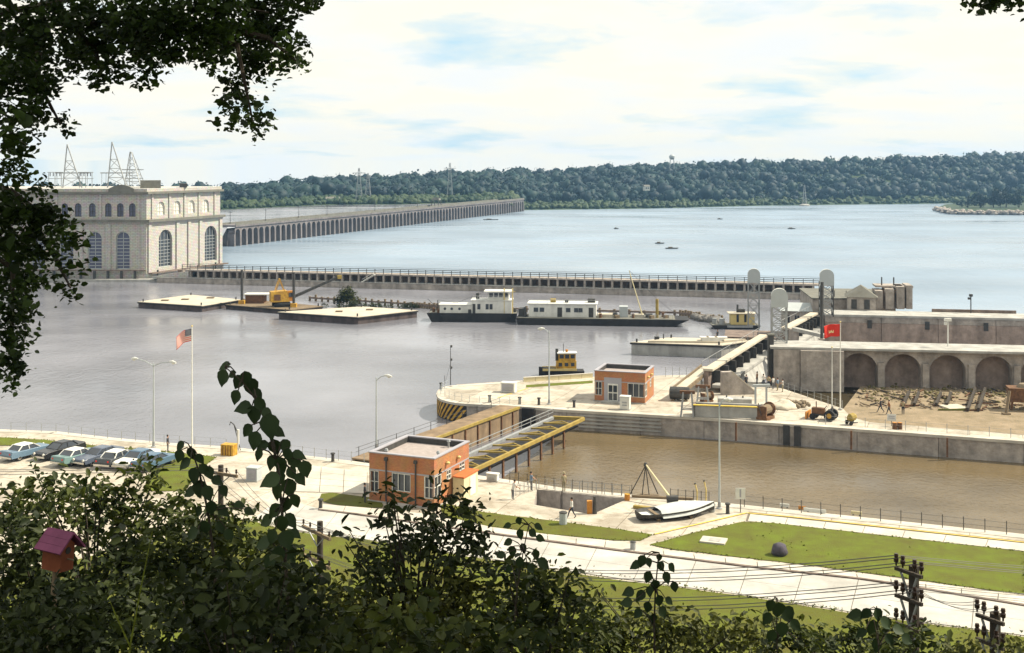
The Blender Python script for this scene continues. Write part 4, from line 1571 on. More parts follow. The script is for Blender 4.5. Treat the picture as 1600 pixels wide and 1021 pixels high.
fl, pf = wave_flag('flag', 'limp flag with stripes and a dark blue canton at the head of the tall pole', (p1.x - 0.08, p1.y, 12.85), 2.0, 1.3, (-0.9, -0.3, 0), 0.8,
                   lambda i, j: 2 if (i < 10 and j < 7) else (0 if j % 2 == 0 else 1))
b = MB()
for r in range(9):
    for c in range(6 if r % 2 == 0 else 5):
        i, j = 0.8 + c * 1.6 + (0.8 if r % 2 else 0), 0.5 + r * 0.72
        for off in (-0.02, 0.02):
            a = pf(i, j, off)
            u_, v_ = (pf(i + 0.4, j, off) - a), (pf(i, j + 0.3, off) - a)
            b.add([a - u_, a - v_, a + u_, a + v_], [(0, 1, 2, 3)])
obj('star_field', b, 'flagwhite', fl)
rf = Vector((rp.x, rp.y, 10.55))
castle = {(9, 8), (9, 9), (10, 9), (11, 9), (12, 9), (13, 9), (14, 9), (15, 9), (15, 8), (12, 8), (9, 7), (15, 7), (12, 7), (11, 8), (13, 8), (9, 10), (10, 10), (11, 10), (13, 10), (14, 10), (15, 10)}
wave_flag('flag', 'bright red flag with a small pale castle emblem flying on the island', (rf.x - 0.06, rf.y, rf.z), 2.2, 1.5, (-0.98, -0.15, 0), 0.18,
          lambda i, j: 3 if (i, j - 1) in castle else 0, 24, 17)


def fence(name, label, pts_, n, h, pm='darksteel', rails=(0.55, 1.0), r=0.035, rr=0.018, group=None):
    t = thing(name, label, 'fence', pts_[0])
    L = [0]
    P = [Vector(q) for q in pts_]
    for a_, c_ in zip(P[:-1], P[1:]):
        L.append(L[-1] + (c_ - a_).length)

    def at(s):
        for i_ in range(len(P) - 1):
            if s <= L[i_ + 1] + 1e-6:
                return P[i_].lerp(P[i_ + 1], (s - L[i_]) / (L[i_ + 1] - L[i_])) - P[0]
        return P[-1] - P[0]
    src = None
    for k in range(n + 1):
        q = at(L[-1] * k / n)
        if src is None:
            src = obj('post', MB().tube([(0, 0, 0), (0, 0, h)], r, 6), pm, t)
        else:
            inst(src, 'post', t, q)
    b_ = MB()
    for z in rails:
        for k in range(n):
            b_.beam(at(L[-1] * k / n) + Vector((0, 0, z)), at(L[-1] * (k + 1) / n) + Vector((0, 0, z)), rr)
    obj('rail_wire', b_, pm, t)
    return t


def back(px, py, k=0.55):
    p = G(px, py)
    return p + Vector((-0.38, -0.92, 0)) * k


fence('edge_fence', 'thin post and wire fence on the near lock edge running past the big lawn', [back(1165, 790.5), back(1600, 836), back(2300, 909)], 32, 1.15)
fence('edge_fence', 'thin post and wire fence on the lock edge in front of the sunken pit', [back(800, 752.5), back(885, 764.5), back(990, 774)], 13, 1.1)
fence('edge_fence', 'short thin fence on the lock edge behind the derrick and the white hull', [back(1050, 780), back(1110, 785.5)], 5, 1.1)
fence('shore_fence', 'low pale post and wire fence along the curved shore wall', [back(-200, 655, .4), back(0, 672, .4), back(87, 675, .4), back(175, 685, .4), back(262, 693, .4), back(357, 699, .4)], 26, 0.95, 'steel')
fence('shore_fence', 'pale fence on the shore wall left of the lift gate', [back(440, 708, .4), back(520, 718, .4), back(572, 723, .4)], 7, 1.1, 'steel')
fence('island_fence', 'tall wire fence along the lock edge of the island by the dirt yard', [G(1290, 664), G(1600, 687), G(2300, 738)], 28, 1.15, 'steel')
fence('island_fence', 'wire fence along the edge of the dark basin', [G(1222, 608.5), G(1316, 640)], 9, 1.1, 'steel')
fence('island_fence', 'pale low railing around the rounded nose of the island', [G(700, 606), G(690, 611), G(688, 617), G(705, 624), G(730, 629), G(812, 633)], 14, 0.9, 'palegrey')
fence('island_fence', 'fence of thin posts by the water behind the island control house', [G(1040, 589), G(1080, 590), G(1104, 600)], 9, 1.4, 'steel')
fence('pit_rail', 'thin railing beside the steps at the left end of the sunken pit', [G(806, 775), G(838, 766)], 5, 1.0, 'steel')
fence('pit_rail', 'thin railing along the lock side of the sunken pit', [G(842, 764.5), G(984, 777)], 11, 1.0, 'steel')

# back parapet of the island
a_, c_ = G(818, 597), G(926, 590)
t = thing('parapet_wall', 'low pale parapet along the back of the island beside the tug', 'wall', a_, math.atan2(c_.y - a_.y, c_.x - a_.x))
L = (c_ - a_).length
for k in range(6):
    obj('panel', MB().box((L * (k + 0.5) / 6, 0, 0.28), (L / 6 - 0.05, 0.25, 0.56)), 'cream', t)
obj('cap', MB().box((L / 2, 0, 0.6), (L, 0.35, 0.08)), 'slab', t)
gp = [G(822, 602), G(926, 595), G(926, 599), G(822, 606)]
struct('island_grass_strip', MB().flat([q[:2] for q in gp], 0.02), 'grassy')
yl2 = [G(778, 622), G(825, 607)]
d_ = (yl2[1] - yl2[0]).normalized()
n_ = Vector((-d_.y, d_.x, 0)) * 0.1
struct('island_yellow_line', MB().add([yl2[0] - n_ + Vector((0, 0, .02)), yl2[1] - n_ + Vector((0, 0, .02)), yl2[1] + n_ + Vector((0, 0, .02)), yl2[0] + n_ + Vector((0, 0, .02))], [(0, 1, 2, 3)]), 'lineyel')

# bollards
bsrc = None
blab = ['mooring bollard on the island edge just right of the striped nose', 'mooring bollard on the island edge above the gate recess', 'mooring bollard on the island beside the single-arm lamp post', 'mooring bollard on the island at the end of the yellow bridge',
        'mooring bollard at the very tip of the island nose', 'mooring bollard on the quay walk beside the white sign', 'mooring bollard on the plaza left of the brick control house', 'dark bollard by the oval lawn at the road']
for k, (px, py) in enumerate(((765, 629), (812, 632), (842, 633), (897, 637), (689, 609), (1137, 803), (520, 722), (501, 796))):
    if bsrc is None:
        bsrc = thing('bollard', blab[0], 'bollard', G(px, py), 0, 'mooring bollards')
        obj('post', MB().lathe([(0.2, 0), (0.17, 0.08), (0.15, 0.75)], (0, 0, 0), 10), 'darksteel', bsrc)
        obj('cap', MB().lathe([(0.15, 0.752), (0.25, 0.8), (0.22, 0.92), (0.05, 0.95)], (0, 0, 0), 10), 'darksteel', bsrc)
    else:
        copy_tree(bsrc, G(px, py), 0, blab[k])

# signal mast on the nose
t = thing('signal_mast', 'thin signal mast with small lamps on the tip of the island', 'mast', G(704, 602))
obj('pole', MB().tube([(0, 0, 0), (0, 0, 5.2)], [0.07, 0.04], 6), 'darksteel', t)
for z in (2.2, 3.3, 5.1):
    obj('signal_lamp', MB().lathe([(0.05, 0), (0.15, 0.06), (0.15, 0.3), (0.04, 0.36)], (0.1, 0, z), 8), 'darksteel', t)
obj('stay', MB().beam((0, 0, 3.0), (-0.8, 0, 0.1), 0.03).beam((-0.8, 0, 0.1), (-0.8, 0, 1.3), 0.06), 'darksteel', t)


def cabinet(name, label, loc, rz, size, m, dm, cat='cabinet'):
    t = thing(name, label, cat, loc, rz)
    w, d, h = size
    obj('body', MB().box((0, 0, h / 2 + 0.08), (w, d, h)), m, t, bevel=0.02)
    obj('plinth', MB().box((0, 0, 0.05), (w + 0.15, d + 0.15, 0.1)), 'wallpale', t)
    dr = obj('door', MB().box((0, -d / 2 - 0.02, h / 2 + 0.1), (w * 0.8, 0.04, h * 0.82)), dm, t)
    obj('louver', MB().box((0, -d / 2 - 0.05, h * 0.62), (w * 0.5, 0.03, h * 0.12)).box((0, -d / 2 - 0.05, h * 0.4), (w * 0.5, 0.03, h * 0.12)), 'steel', dr)
    obj('lid', MB().box((0, 0, h + 0.13), (w + 0.1, d + 0.1, 0.1)), m, t)
    return t


cabinet('equipment_cabinet', 'white cabinet with a grey door on the island behind the yellow line', G(795, 613), -0.3, (1.9, 1.1, 1.15), 'white', 'grey_panel')
cabinet('equipment_cabinet', 'white upright box beside the doorstep of the island control house', G(977, 640), -0.3, (1.2, 0.9, 1.5), 'offwhite', 'white')
cabinet('equipment_cabinet', 'pale grey transformer box standing on the plaza below the large leaves', G(397, 751), -0.3, (1.15, 1.0, 1.15), 'palegrey', 'grey_panel')
cabinet('equipment_cabinet', 'low white box at the lock edge right of the yellow bridge end', G(770, 752), -0.4, (1.1, 0.5, 0.6), 'offwhite', 'palegrey')

t = thing('crate', 'yellow slatted crate on the shore wall near the tall flagpole', 'crate', G(358, 711), -0.3)
obj('box', MB().box((0, 0, 0.55), (1.35, 0.9, 1.0)), 'rust', t)
for x in (-0.6, -0.3, 0, 0.3, 0.6):
    obj('slat', MB().box((x, -0.48, 0.55), (0.2, 0.05, 1.08)), 'yellow', t)
for y in (-0.3, 0, 0.3):
    obj('slat', MB().box((0.7, y, 0.55), (0.05, 0.22, 1.08)), 'yellow', t)
obj('lid', MB().box((0, 0, 1.1), (1.45, 1.0, 0.08)), 'yellow', t)

t = thing('shore_davit', 'small pale davit crane on the shore wall behind the yellow crate', 'crane', G(372, 704), -0.3)
obj('post', MB().tube([(0, 0, 0), (0, 0, 2.2)], 0.14, 8), 'offwhite', t)
obj('boom', MB().tube([(0, 0, 1.8), (-0.5, 0, 2.7), (-0.9, 0, 2.95), (-1.0, 0, 2.6)], 0.06, 6), 'darksteel', t)
obj('brace', MB().beam((0.3, 0, 0), (-0.5, 0, 2.7), 0.06), 'darksteel', t)


def bin_(label, loc, m='steel', h=1.0, r=0.3):
    t = thing('litter_bin', label, 'bin', loc)
    obj('drum', MB().lathe([(r * 0.92, 0), (r, 0.1), (r, h * 0.5), (r * 1.02, h * 0.52), (r, h * 0.55), (r, h * 0.9)], (0, 0, 0), 12), m, t)
    obj('lid', MB().lathe([(r * 1.08, h * 0.9), (r * 1.08, h * 0.95), (r * 0.5, h * 1.03)], (0, 0, 0), 12), 'darksteel', t)


bin_('grey litter drum on the path beside the walking man', G(880, 820), 'palegrey', 1.1, 0.33)
bin_('small dark drum on the verge at the corner of the big lawn', G(989, 861), 'steel', 0.75, 0.22)
bin_('squat dark drum at the foot of the lock edge lamp post', G(1112, 800), 'steel', 0.7, 0.3)

t = thing('orange_drum', 'orange drum at the right end of the sunken pit', 'drum', G(980, 782))
obj('drum', MB().lathe([(0.24, 0), (0.25, 0.2), (0.27, 0.22), (0.25, 0.24), (0.25, 0.55)], (0, 0, 0), 12), 'orange', t)
obj('lid', MB().lathe([(0.26, 0.55), (0.26, 0.58)], (0, 0, 0), 12), 'yellow', t)
t = thing('winch_post', 'orange and black capstan standing in the corner of the sunken pit', 'capstan', G(924, 803))
obj('pedestal', MB().box((-0.15, 0.1, 0.55), (0.45, 0.4, 1.1)), 'orange', t)
obj('spindle', MB().tube([(0.3, 0, 0), (0.3, 0, 1.5)], [0.2, 0.14], 8), 'darksteel', t)

# derrick
t = thing('derrick', 'small stiff-leg derrick with a long pale boom on the lock edge', 'derrick', G(1008, 778))
for x, y in ((-0.3, 0), (0.4, 0.1), (-1.4, 0.5), (1.3, 0.9)):
    obj('leg', MB().tube([(x, y, 0), (0.05, 0.1, 2.9)], 0.05, 6), 'darksteel', t)
obj('head', MB().lathe([(0.12, 0), (0.2, 0.1), (0.1, 0.35)], (0.05, 0.1, 2.8), 8), 'darksteel', t)
e = G(1051, 793) - G(1008, 778)
obj('boom', MB().tube([(0.1, 0.0, 2.95), (e.x, e.y, 0.55)], [0.07, 0.11], 8), 'cream', t)
obj('winch', MB().box((e.x, e.y + 0.2, 0.35), (0.9, 0.7, 0.7)).tube([(e.x - .5, e.y + .2, .75), (e.x + .5, e.y + .2, .75)], 0.25, 10), 'darksteel', t)
obj('base_beam', MB().beam((-1.2, 0, 0.12), (4.2, -0.9, 0.12), 0.25), 'wood', t)
for lab, a, c in (('pale timber beam on the ground left of the white hull', (990, 794), (1044, 801)), ('short dark timber on the ground below the derrick boom', (1000, 776.5), (1030, 778))):
    pa, pc = G(*a), G(*c)
    t = tag(obj('timber', MB().beam((0, 0, 0.14), tuple(pc - pa + Vector((0, 0, 0.14))), 0.4, 0.26), 'yelbeam' if 'pale' in lab else 'wood', bevel=0.03), lab, 'timber')
    t.location = pa


# white boat on the ground
def ground_boat():
    pa, pc = G(997, 814), G(1116, 802)
    d_ = pc - pa
    L = d_.length
    t = thing('boat', 'upturned looking white covered boat resting on the pavement by the lawn corner', 'boat', pa, math.atan2(d_.y, d_.x))
    t['label'] = 'long boat under a pale grey cover resting on the pavement by the lawn corner'
    st = []
    n = 12
    hb_ = MB()
    cb_ = MB()
    for k in range(n + 1):
        u = k / n
        w = 1.15 * (1 - abs(2 * u - 0.8) ** 2.6 * 0.25) * (1 if u < 0.55 else max(0.03, 1 - ((u - 0.55) / 0.45) ** 2.0))
        w *= 1 if u > 0.1 else 0.75 + 2.5 * u
        zk = 0.12 + 0.25 * max(0, u - 0.6) ** 1.5 * 3
        zg = 0.72 + 0.5 * max(0, u - 0.3) ** 1.4
        x = u * L
        hb_.v += [(x, -w, zg), (x, -w * 0.85, (zk + zg) / 2), (x, -w * 0.35, zk), (x, w * 0.35, zk), (x, w * 0.85, (zk + zg) / 2), (x, w, zg)]
        rise = 0.42 * math.sin(PI * min(1, max(0.0, (u - 0.18) / 0.82)) ** 0.8) if u > 0.18 else 0
        cb_.v += [(x, -w * 1.06, zg - 0.38), (x, -w * 0.6, zg + rise * 0.75), (x, 0, zg + rise), (x, w * 0.6, zg + rise * 0.75), (x, w * 1.06, zg - 0.38)]
    for k in range(n):
        for j in range(5):
            hb_.f.append((k * 6 + j, (k + 1) * 6 + j, (k + 1) * 6 + j + 1, k * 6 + j + 1))
        for j in range(4):
            if k >= 3:
                cb_.f.append((k * 5 + j, (k + 1) * 5 + j, (k + 1) * 5 + j + 1, k * 5 + j + 1))
    hb_.f.append((0, 1, 2, 3, 4, 5))
    hb_.mi = [0] * len(hb_.f)
    cb_.mi = [0] * len(cb_.f)
    obj('hull', hb_, 'darksteel', t, sm=True)
    obj('cover', cb_, 'canvas', t, sm=True)
    obj('floor', MB().box((1.3, 0, 0.45), (2.2, 1.4, 0.06)), 'offwhite', t)
    for x in (1.6, 4.6):
        obj('chock', MB().box((x, 0, 0.1), (0.3, 1.6, 0.2)), 'wood', t)
    obj('thwart', MB().box((1.4, 0, 0.62), (0.3, 1.8, 0.06)), 'wood', t)


ground_boat()
for lab, (px, py), h in (('curved yellow post standing behind the white hull', (1089, 785), 1.6), ('short leaning pale post right of the curved yellow post', (1103, 786), 1.9)):
    t = thing('fender_post', lab, 'post', G(px, py))
    obj('post', MB().tube([(0, 0, 0), (0.02, 0, h * 0.6), (-0.15, 0, h)], 0.07, 8), 'paleyel', t)
    obj('cap', MB().tube([(-0.15, 0, h + .002), (-0.19, 0, h + 0.12)], 0.08, 8), 'darksteel', t)

# white sign
t = thing('notice_sign', 'small white sign board on a post at the corner of the quay walk', 'sign', G(1157, 801))
obj('post', MB().tube([(0, 0, 0), (0, 0, 1.9)], 0.04, 6), 'darksteel', t)
obj('board', MB().box((-0.02, -0.05, 1.65), (0.86, 0.04, 0.95)), 'white', t)
obj('printed_bar', MB().box((-0.02, -0.075, 1.68), (0.14, 0.01, 0.7)), 'grey_panel', t)
t = thing('notice_sign', 'small white sign board on the fence of the dirt yard', 'sign', G(1393, 666), -0.3)
obj('post', MB().tube([(0, 0, 0), (0, 0, 1.1)], 0.04, 6), 'darksteel', t)
obj('board', MB().box((0, -0.05, 1.0), (1.0, 0.04, 0.75)), 'offwhite', t)
obj('printed_line', MB().box((0, -0.075, 1.12), (0.7, 0.01, 0.08)).box((0, -0.075, 0.92), (0.7, 0.01, 0.08)), 'grey_panel', t)
for lab, px, py, w, m in (('long white plate lying at the lock edge by the lawn fence', 1275, 800, 1.9, 'offwhite'), ('short white plate lying at the lock edge right of the white sign', 1228, 792, 0.8, 'white'), ('small orange marker on the lock edge between two white plates', 1255, 796, 0.6, 'orange'), ('pale plate on the lock edge beside the long white plate', 1340, 804, 0.9, 'cream')):
    t = thing('edge_marker', lab, 'marker', G(px, py) + Vector((-0.2, -0.35, 0)), -0.4)
    obj('plate', MB().box((0, 0, 0.22), (w, 0.08, 0.3)), m, t)
    obj('foot', MB().box((-w * .3, 0, 0.05), (0.08, 0.2, 0.1)).box((w * .3, 0, 0.05), (0.08, 0.2, 0.1)), 'darksteel', t)
t = thing('concrete_cover', 'pale square concrete cover set in the big lawn', 'cover', G(1115, 847), -0.35)
obj('slab', MB().box((0, 0, 0.1), (2.0, 1.5, 0.16)), 'slab', t)
obj('hatch', MB().box((0.1, 0, 0.19), (0.9, 0.8, 0.03)), 'wallpale', t)
b = MB().lathe([(0.5, 0), (0.62, 0.25), (0.6, 0.55), (0.45, 0.82), (0.2, 0.95)], (0, 0, 0), 14)
b.v = [(x * (1 + 0.08 * math.sin(9 * z + 3 * y)), y * (1 + 0.06 * math.sin(7 * x)), z) for x, y, z in b.v]
o = obj('boulder', b, 'boulder', sm=True)
o.location = G(1218, 868)
tag(o, 'dark round boulder standing alone on the big lawn', 'boulder')


# ------------------------------------------------------------------ cars
def car(loc, rz, body, roofm, label, first=None):
    t = thing('parked_car', label, 'car', loc, rz, 'cars parked along the shore lawn')
    prof = [(-2.65, 0.42), (-2.7, 0.75), (-2.6, 0.98), (-1.6, 1.0), (-0.9, 0.98), (0.6, 0.97), (1.2, 0.96), (2.3, 0.9), (2.62, 0.78), (2.65, 0.42)]
    b_ = MB()
    ws = (0.0, 0.72, 0.9, 0.93)
    vs, fs = [], []
    n = len(prof)
    for w_, k in ((-0.93, 0.97), (-0.88, 1.0), (0.88, 1.0), (0.93, 0.97)):
        for x, z in prof:
            zz = z if abs(w_) < 0.9 else 0.42 + (z - 0.42) * 0.86
            xx = x if abs(w_) < 0.9 else x * 0.985
            fin = 0.12 if (x < -1.8 and abs(w_) > 0.85 and z > 0.9) else 0
            vs.append((xx, w_, zz + fin))
    for r in range(3):
        for i in range(n):
            j = (i + 1) % n
            fs.append((r * n + i, r * n + j, (r + 1) * n + j, (r + 1) * n + i))
    fs.append(tuple(range(n)))
    fs.append(tuple(3 * n + i for i in range(n - 1, -1, -1)))
    b_.add(vs, fs)
    bd = obj('body', b_, body, t, bevel=0.05)
    # greenhouse
    gh = MB()
    lo = [(-1.75, -0.8), (1.0, -0.8), (1.0, 0.8), (-1.75, 0.8)]
    hi = [(-1.15, -0.66), (0.25, -0.66), (0.25, 0.66), (-1.15, 0.66)]
    gh.add([(x, y, 0.985) for x, y in lo] + [(x, y, 1.42) for x, y in hi], [(0, 1, 5, 4), (1, 2, 6, 5), (2, 3, 7, 6), (3, 0, 4, 7), (4, 5, 6, 7)])
    obj('window_glass', gh, 'glass', t)
    rb = MB().add([(x * 1.06 + 0.02, y * 1.06, 1.415) for x, y in hi] + [(x * 0.85 - .06, y * 0.85, 1.5) for x, y in hi], [(3, 2, 1, 0), (0, 1, 5, 4), (1, 2, 6, 5), (2, 3, 7, 6), (3, 0, 4, 7), (4, 5, 6, 7)])
    obj('roof', rb, roofm, t)
    for (a, c), (e_, f) in list(zip(lo, hi)) + [((-0.35, -0.8), (-0.4, -0.66)), ((-0.35, 0.8), (-0.4, 0.66))]:
        obj('pillar', MB().beam((a, c * 1.01, 0.98), (e_, f * 1.03, 1.43), 0.08), roofm, t)
    for x in (-1.65, 1.65):
        for y in (-0.8, 0.8):
            w_ = obj('wheel', MB().tube([(x, y - 0.11, 0.34), (x, y + 0.11, 0.34)], 0.34, 14), 'tyre', t)
            s = 1 if y > 0 else -1
            obj('hubcap', MB().tube([(x, y + s * 0.112, 0.34), (x, y + s * 0.14, 0.34)], [0.2, 0.12], 10), 'chrome', w_)
    for x in (-2.76, 2.74):
        obj('bumper', MB().box((x, 0, 0.5), (0.12, 1.8, 0.18)), 'chrome', t)
    for y in (-0.66, 0.66):
        obj('headlight', MB().tube([(2.6, y, 0.74), (2.7, y, 0.74)], 0.13, 10), 'shade', t)
        obj('tail_light', MB().box((-2.69, y, 0.85), (0.05, 0.14, 0.14)), 'flagred', t)
    return t


for nm_, c_ in (('carblue', (0.13, 0.20, 0.27)), ('carblack', (0.015, 0.016, 0.018)), ('carteal', (0.15, 0.24, 0.23)), ('carslate', (0.09, 0.11, 0.15)), ('cardark', (0.05, 0.055, 0.06)), ('carwhite', (0.7, 0.69, 0.64)), ('carsky', (0.08, 0.14, 0.21))):
    M[nm_] = mat('car_paint_' + nm_[3:], c_, 0.25, 0.05, 1, spec=0.6)
ch = math.atan2(5.2, 2.0)
for px, py, bm_, rm, lab in ((42, 714, 'carblue', 'carwhite', 'pale blue car with a white roof at the open end of the parked row'), (93, 713, 'carblack', 'carblack', 'black car parked beside the pale blue one'),
                             (122, 722, 'carteal', 'carwhite', 'pale teal car with a white roof in the middle of the parked row'), (154, 722, 'carslate', 'carslate', 'slate grey car parked right of the teal one'),
                             (184, 725, 'cardark', 'carwhite', 'dark car with a white roof, partly behind leaves'), (214, 727, 'carwhite', 'carsky', 'white car with a blue roof, half hidden by leaves'),
                             (242, 730, 'carsky', 'carsky', 'light blue car at the leafy end of the parked row')):
    car(G(px, py), ch + 0.12 * math.sin(px * 3.7) + (PI if px in (93, 154, 214) else 0), bm_, rm, lab)

# ------------------------------------------------------------------ barges and boats
def hull_mb(L, B, z0, z1, rl=1.5, rr=1.5):
    x0, x1 = -L / 2, L / 2
    b_ = MB()
    return b_.add([(x0 + rl, -B / 2, z0), (x1 - rr, -B / 2, z0), (x1 - rr, B / 2, z0), (x0 + rl, B / 2, z0), (x0, -B / 2, z1), (x1, -B / 2, z1), (x1, B / 2, z1), (x0, B / 2, z1)],
                  [(3, 2, 1, 0), (4, 5, 6, 7), (0, 1, 5, 4), (1, 2, 6, 5), (2, 3, 7, 6), (3, 0, 4, 7)])


def flat_barge(name, label, corners, zt, side, deck, group=None):
    P = [G(px, py, zt) for px, py in corners]
    c = sum(P, Vector()) / len(P)
    t = thing(name, label, 'barge', (c.x, c.y, ZW), 0, group)
    loc = [(p.x - c.x, p.y - c.y) for p in P]
    h = zt - ZW
    obj('hull', MB().prism([(x * 0.985, y * 0.985) for x, y in loc], -0.8, h), side, t)
    obj('deck', MB().prism(loc, h + 0.003, h + 0.12), deck, t)
    b_ = MB()
    n = len(loc)
    for i in range(n):
        a, d = Vector((*loc[i], h - 0.12)), Vector((*loc[(i + 1) % n], h - 0.12))
        b_.beam(a, d, 0.3, 0.22)
    obj('rub_rail', b_, 'hull', t)
    for i in range(n):
        x, y = loc[i]
        obj('mooring_bitt', MB().tube([(x * 0.9, y * 0.9, h), (x * 0.9, y * 0.9, h + 0.7)], 0.16, 8), 'darksteel', t)
    return t, c, h


t, c, h = flat_barge('deck_barge', 'flat sandy-decked barge moored closest to the powerhouse', [(215, 472.5), (316, 479), (376, 469), (298, 461.5)], -1.15, 'bargeside', 'bargedeck', 'flat deck barges')
for x, y in ((-2, 1), (3, 4), (-6, -1)):
    obj('deck_hatch', MB().box((x, y, h + 0.25), (1.6, 1.0, 0.25)), 'wood', t)
t, c, h = flat_barge('deck_barge', 'flat sandy-decked barge with a pointed near corner in front of the lone bush', [(434, 488.5), (559, 496.5), (653, 486), (566, 480)], -1.0, 'bargeside', 'bargedeck', 'flat deck barges')
for x, y in ((3, 2), (-3, -1)):
    obj('deck_hatch', MB().box((x, y, h + 0.25), (1.4, 1.0, 0.25)), 'wood', t)
t, c, h = flat_barge('crane_barge', 'dark spud barge carrying the yellow crane', [(352, 477), (455, 485.5), (505, 479.5), (405, 470)], -1.5, 'bargeside', 'wood')
o = t
for px, py in ((378, 476), (459, 481)):
    p = G(px, py, -1.5)
    q = p - Vector(t.location)
    obj('spud', MB().tube([(q.x, q.y, -1), (q.x, q.y, 8.6)], 0.3, 8), 'darksteel', t)
    obj('spud_guide', MB().box((q.x, q.y, 1.2), (1.3, 1.3, 1.3)), 'yellow', t)
q = G(400, 474, -1.5) - Vector(t.location)
obj('deck_house', MB().box((q.x, q.y, 1.9), (4.2, 3.0, 2.0)), 'rust', t)
obj('house_roof', MB().box((q.x + 0.6, q.y, 3.0), (6.0, 3.6, 0.2)), 'offwhite', t)
obj('deck_drum', MB().tube([(q.x - 3, q.y - 1.2, 1.4), (q.x - 3, q.y + 0.4, 1.4)], 0.5, 10), 'yellow', t)
p = G(441, 479.5, -1.5)
ct = thing('crawler_crane', 'yellow crawler crane with a long dark boom standing on the spud barge', 'crane', (p.x, p.y, -1.4), 0.35)
for y in (-1.5, 1.5):
    obj('track', MB().box((0, y, 0.4), (4.0, 0.7, 0.8)), 'tyre', ct, bevel=0.15)
obj('turntable', MB().lathe([(1.2, 0.8), (1.2, 1.1)], (0, 0, 0), 14), 'darksteel', ct)
obj('house', MB().add([(-2.6, -1.5, 1.1), (1.4, -1.5, 1.1), (1.4, 1.5, 1.1), (-2.6, 1.5, 1.1), (-2.6, -1.4, 3.3), (0.9, -1.4, 3.5), (0.9, 1.4, 3.5), (-2.6, 1.4, 3.3)], [(3, 2, 1, 0), (4, 5, 6, 7), (0, 1, 5, 4), (1, 2, 6, 5), (2, 3, 7, 6), (3, 0, 4, 7)]), 'yellow', ct)
obj('cab', MB().box((1.7, -0.8, 2.3), (1.5, 1.3, 2.2), taper=0.9), 'orange', ct)
obj('cab_window', MB().box((1.7, -1.46, 2.6), (1.0, 0.06, 0.9)), 'glass', ct)
obj('engine_door', MB().box((-1.3, -1.5, 2.1), (1.4, 0.06, 1.3)), 'rust', ct)
obj('gantry', MB().beam((-1.6, -0.8, 3.2), (-0.6, -0.8, 6.0), 0.18).beam((-1.6, 0.8, 3.2), (-0.6, 0.8, 6.0), 0.18).beam((0.4, -0.8, 3.4), (-0.6, -0.8, 6.0), 0.14).beam((0.4, 0.8, 3.4), (-0.6, 0.8, 6.0), 0.14).beam((-0.6, -0.8, 6), (-0.6, 0.8, 6), 0.18), 'yellow', ct)
bm = MB()
for y0 in (-0.5, 0.5):
    for dz in (-0.35, 0.35):
        bm.beam((1.6, y0, 1.6 + dz * 0.6), (12.5, y0 * 0.5, 6.0 + dz * 0.4), 0.16)
for k in range(8):
    f0, f1 = k / 8, (k + 1) / 8
    for y0 in (-0.5, 0.5):
        bm.beam((1.6 + 10.9 * f0, y0 * (1 - f0 / 2), 1.4 + 4.4 * f0), (1.6 + 10.9 * f1, y0 * (1 - f1 / 2), 1.8 + 4.3 * f1), 0.1)
obj('boom', bm, 'darksteel', ct)
obj('boom_head', MB().box((12.7, 0, 6.0), (1.0, 0.8, 0.8)), 'yelbeam', ct)
obj('cable', MB().beam((-0.6, 0, 6.0), (12.5, 0, 6.4), 0.05).beam((12.7, 0, 5.8), (12.7, 0, 2.6), 0.05), 'darksteel', ct)

# towboat
tp = G(739, 501, ZW)
tw = thing('towboat', 'white towboat with a black hull and a raised pilot house', 'boat', (tp.x, tp.y, ZW), -0.06)
TL = 18.4
obj('hull', hull_mb(TL, 5.4, -0.8, 1.6, 1.4, 0.6), 'hull', tw)
obj('gunwale', MB().box((0, -2.68, 1.72), (TL, 0.14, 0.22)).box((0, 2.68, 1.72), (TL, 0.14, 0.22)), 'hull', tw)
obj('deck', MB().box((0, 0, 1.62), (TL - 0.3, 5.1, 0.06)), 'cornice', tw)
obj('fore_cabin', MB().box((-3.4, 0, 2.5), (6.6, 3.6, 1.7)), 'white', tw)
obj('fore_cabin_roof', MB().box((-3.4, 0, 3.42), (7.0, 4.0, 0.14)), 'offwhite', tw)
obj('main_cabin', MB().box((4.0, 0, 3.0), (8.2, 4.0, 2.7)), 'white', tw)
for x in (-5.6, -4.2, -2.6):
    obj('porthole', MB().tube([(x, -1.86, 2.6), (x, -1.78, 2.6)], 0.28, 10), 'glass', tw)
for x in (1.4, 3.1, 3.9):
    obj('window', MB().box((x, -2.03, 3.1), (0.62, 0.08, 1.1)), 'glass', tw)
obj('door', MB().box((0.4, -2.03, 2.7), (0.6, 0.08, 1.9)), 'darksteel', tw)
ph_ = obj('pilot_house', MB().box((5.4, 0, 5.2), (4.2, 3.2, 1.7)), 'white', tw)
for k in range(4):
    obj('window', MB().box((3.9 + k * 1.0, -1.63, 5.45), (0.8, 0.08, 0.85)), 'glass', ph_)
obj('window', MB().box((3.28, 0, 5.45), (0.08, 2.6, 0.85)), 'glass', ph_)
obj('pilot_roof', MB().box((5.3, 0, 6.15), (5.8, 4.2, 0.2)), 'white', tw)
obj('boat_deck', MB().box((4.0, 0, 4.4), (8.6, 4.4, 0.1)), 'offwhite', tw)
for x in (6.6, 8.3):
    obj('mast', MB().tube([(x, -1.9, 1.7), (x, -1.9, 6.9)], 0.14, 6).beam((x - 0.6, -1.9, 6.2), (x + 0.6, -1.9, 6.2), 0.1), 'paleyel', tw)
obj('funnel', MB().tube([(0.9, 0.6, 4.4), (0.9, 0.6, 5.6)], 0.35, 10), 'darksteel', tw)
obj('bow_mast', MB().tube([(-7.3, 0, 1.6), (-7.3, 0, 4.2)], 0.1, 6).beam((-7.3, 0, 2.4), (-9.4, 0, 4.4), 0.09), 'darksteel', tw)
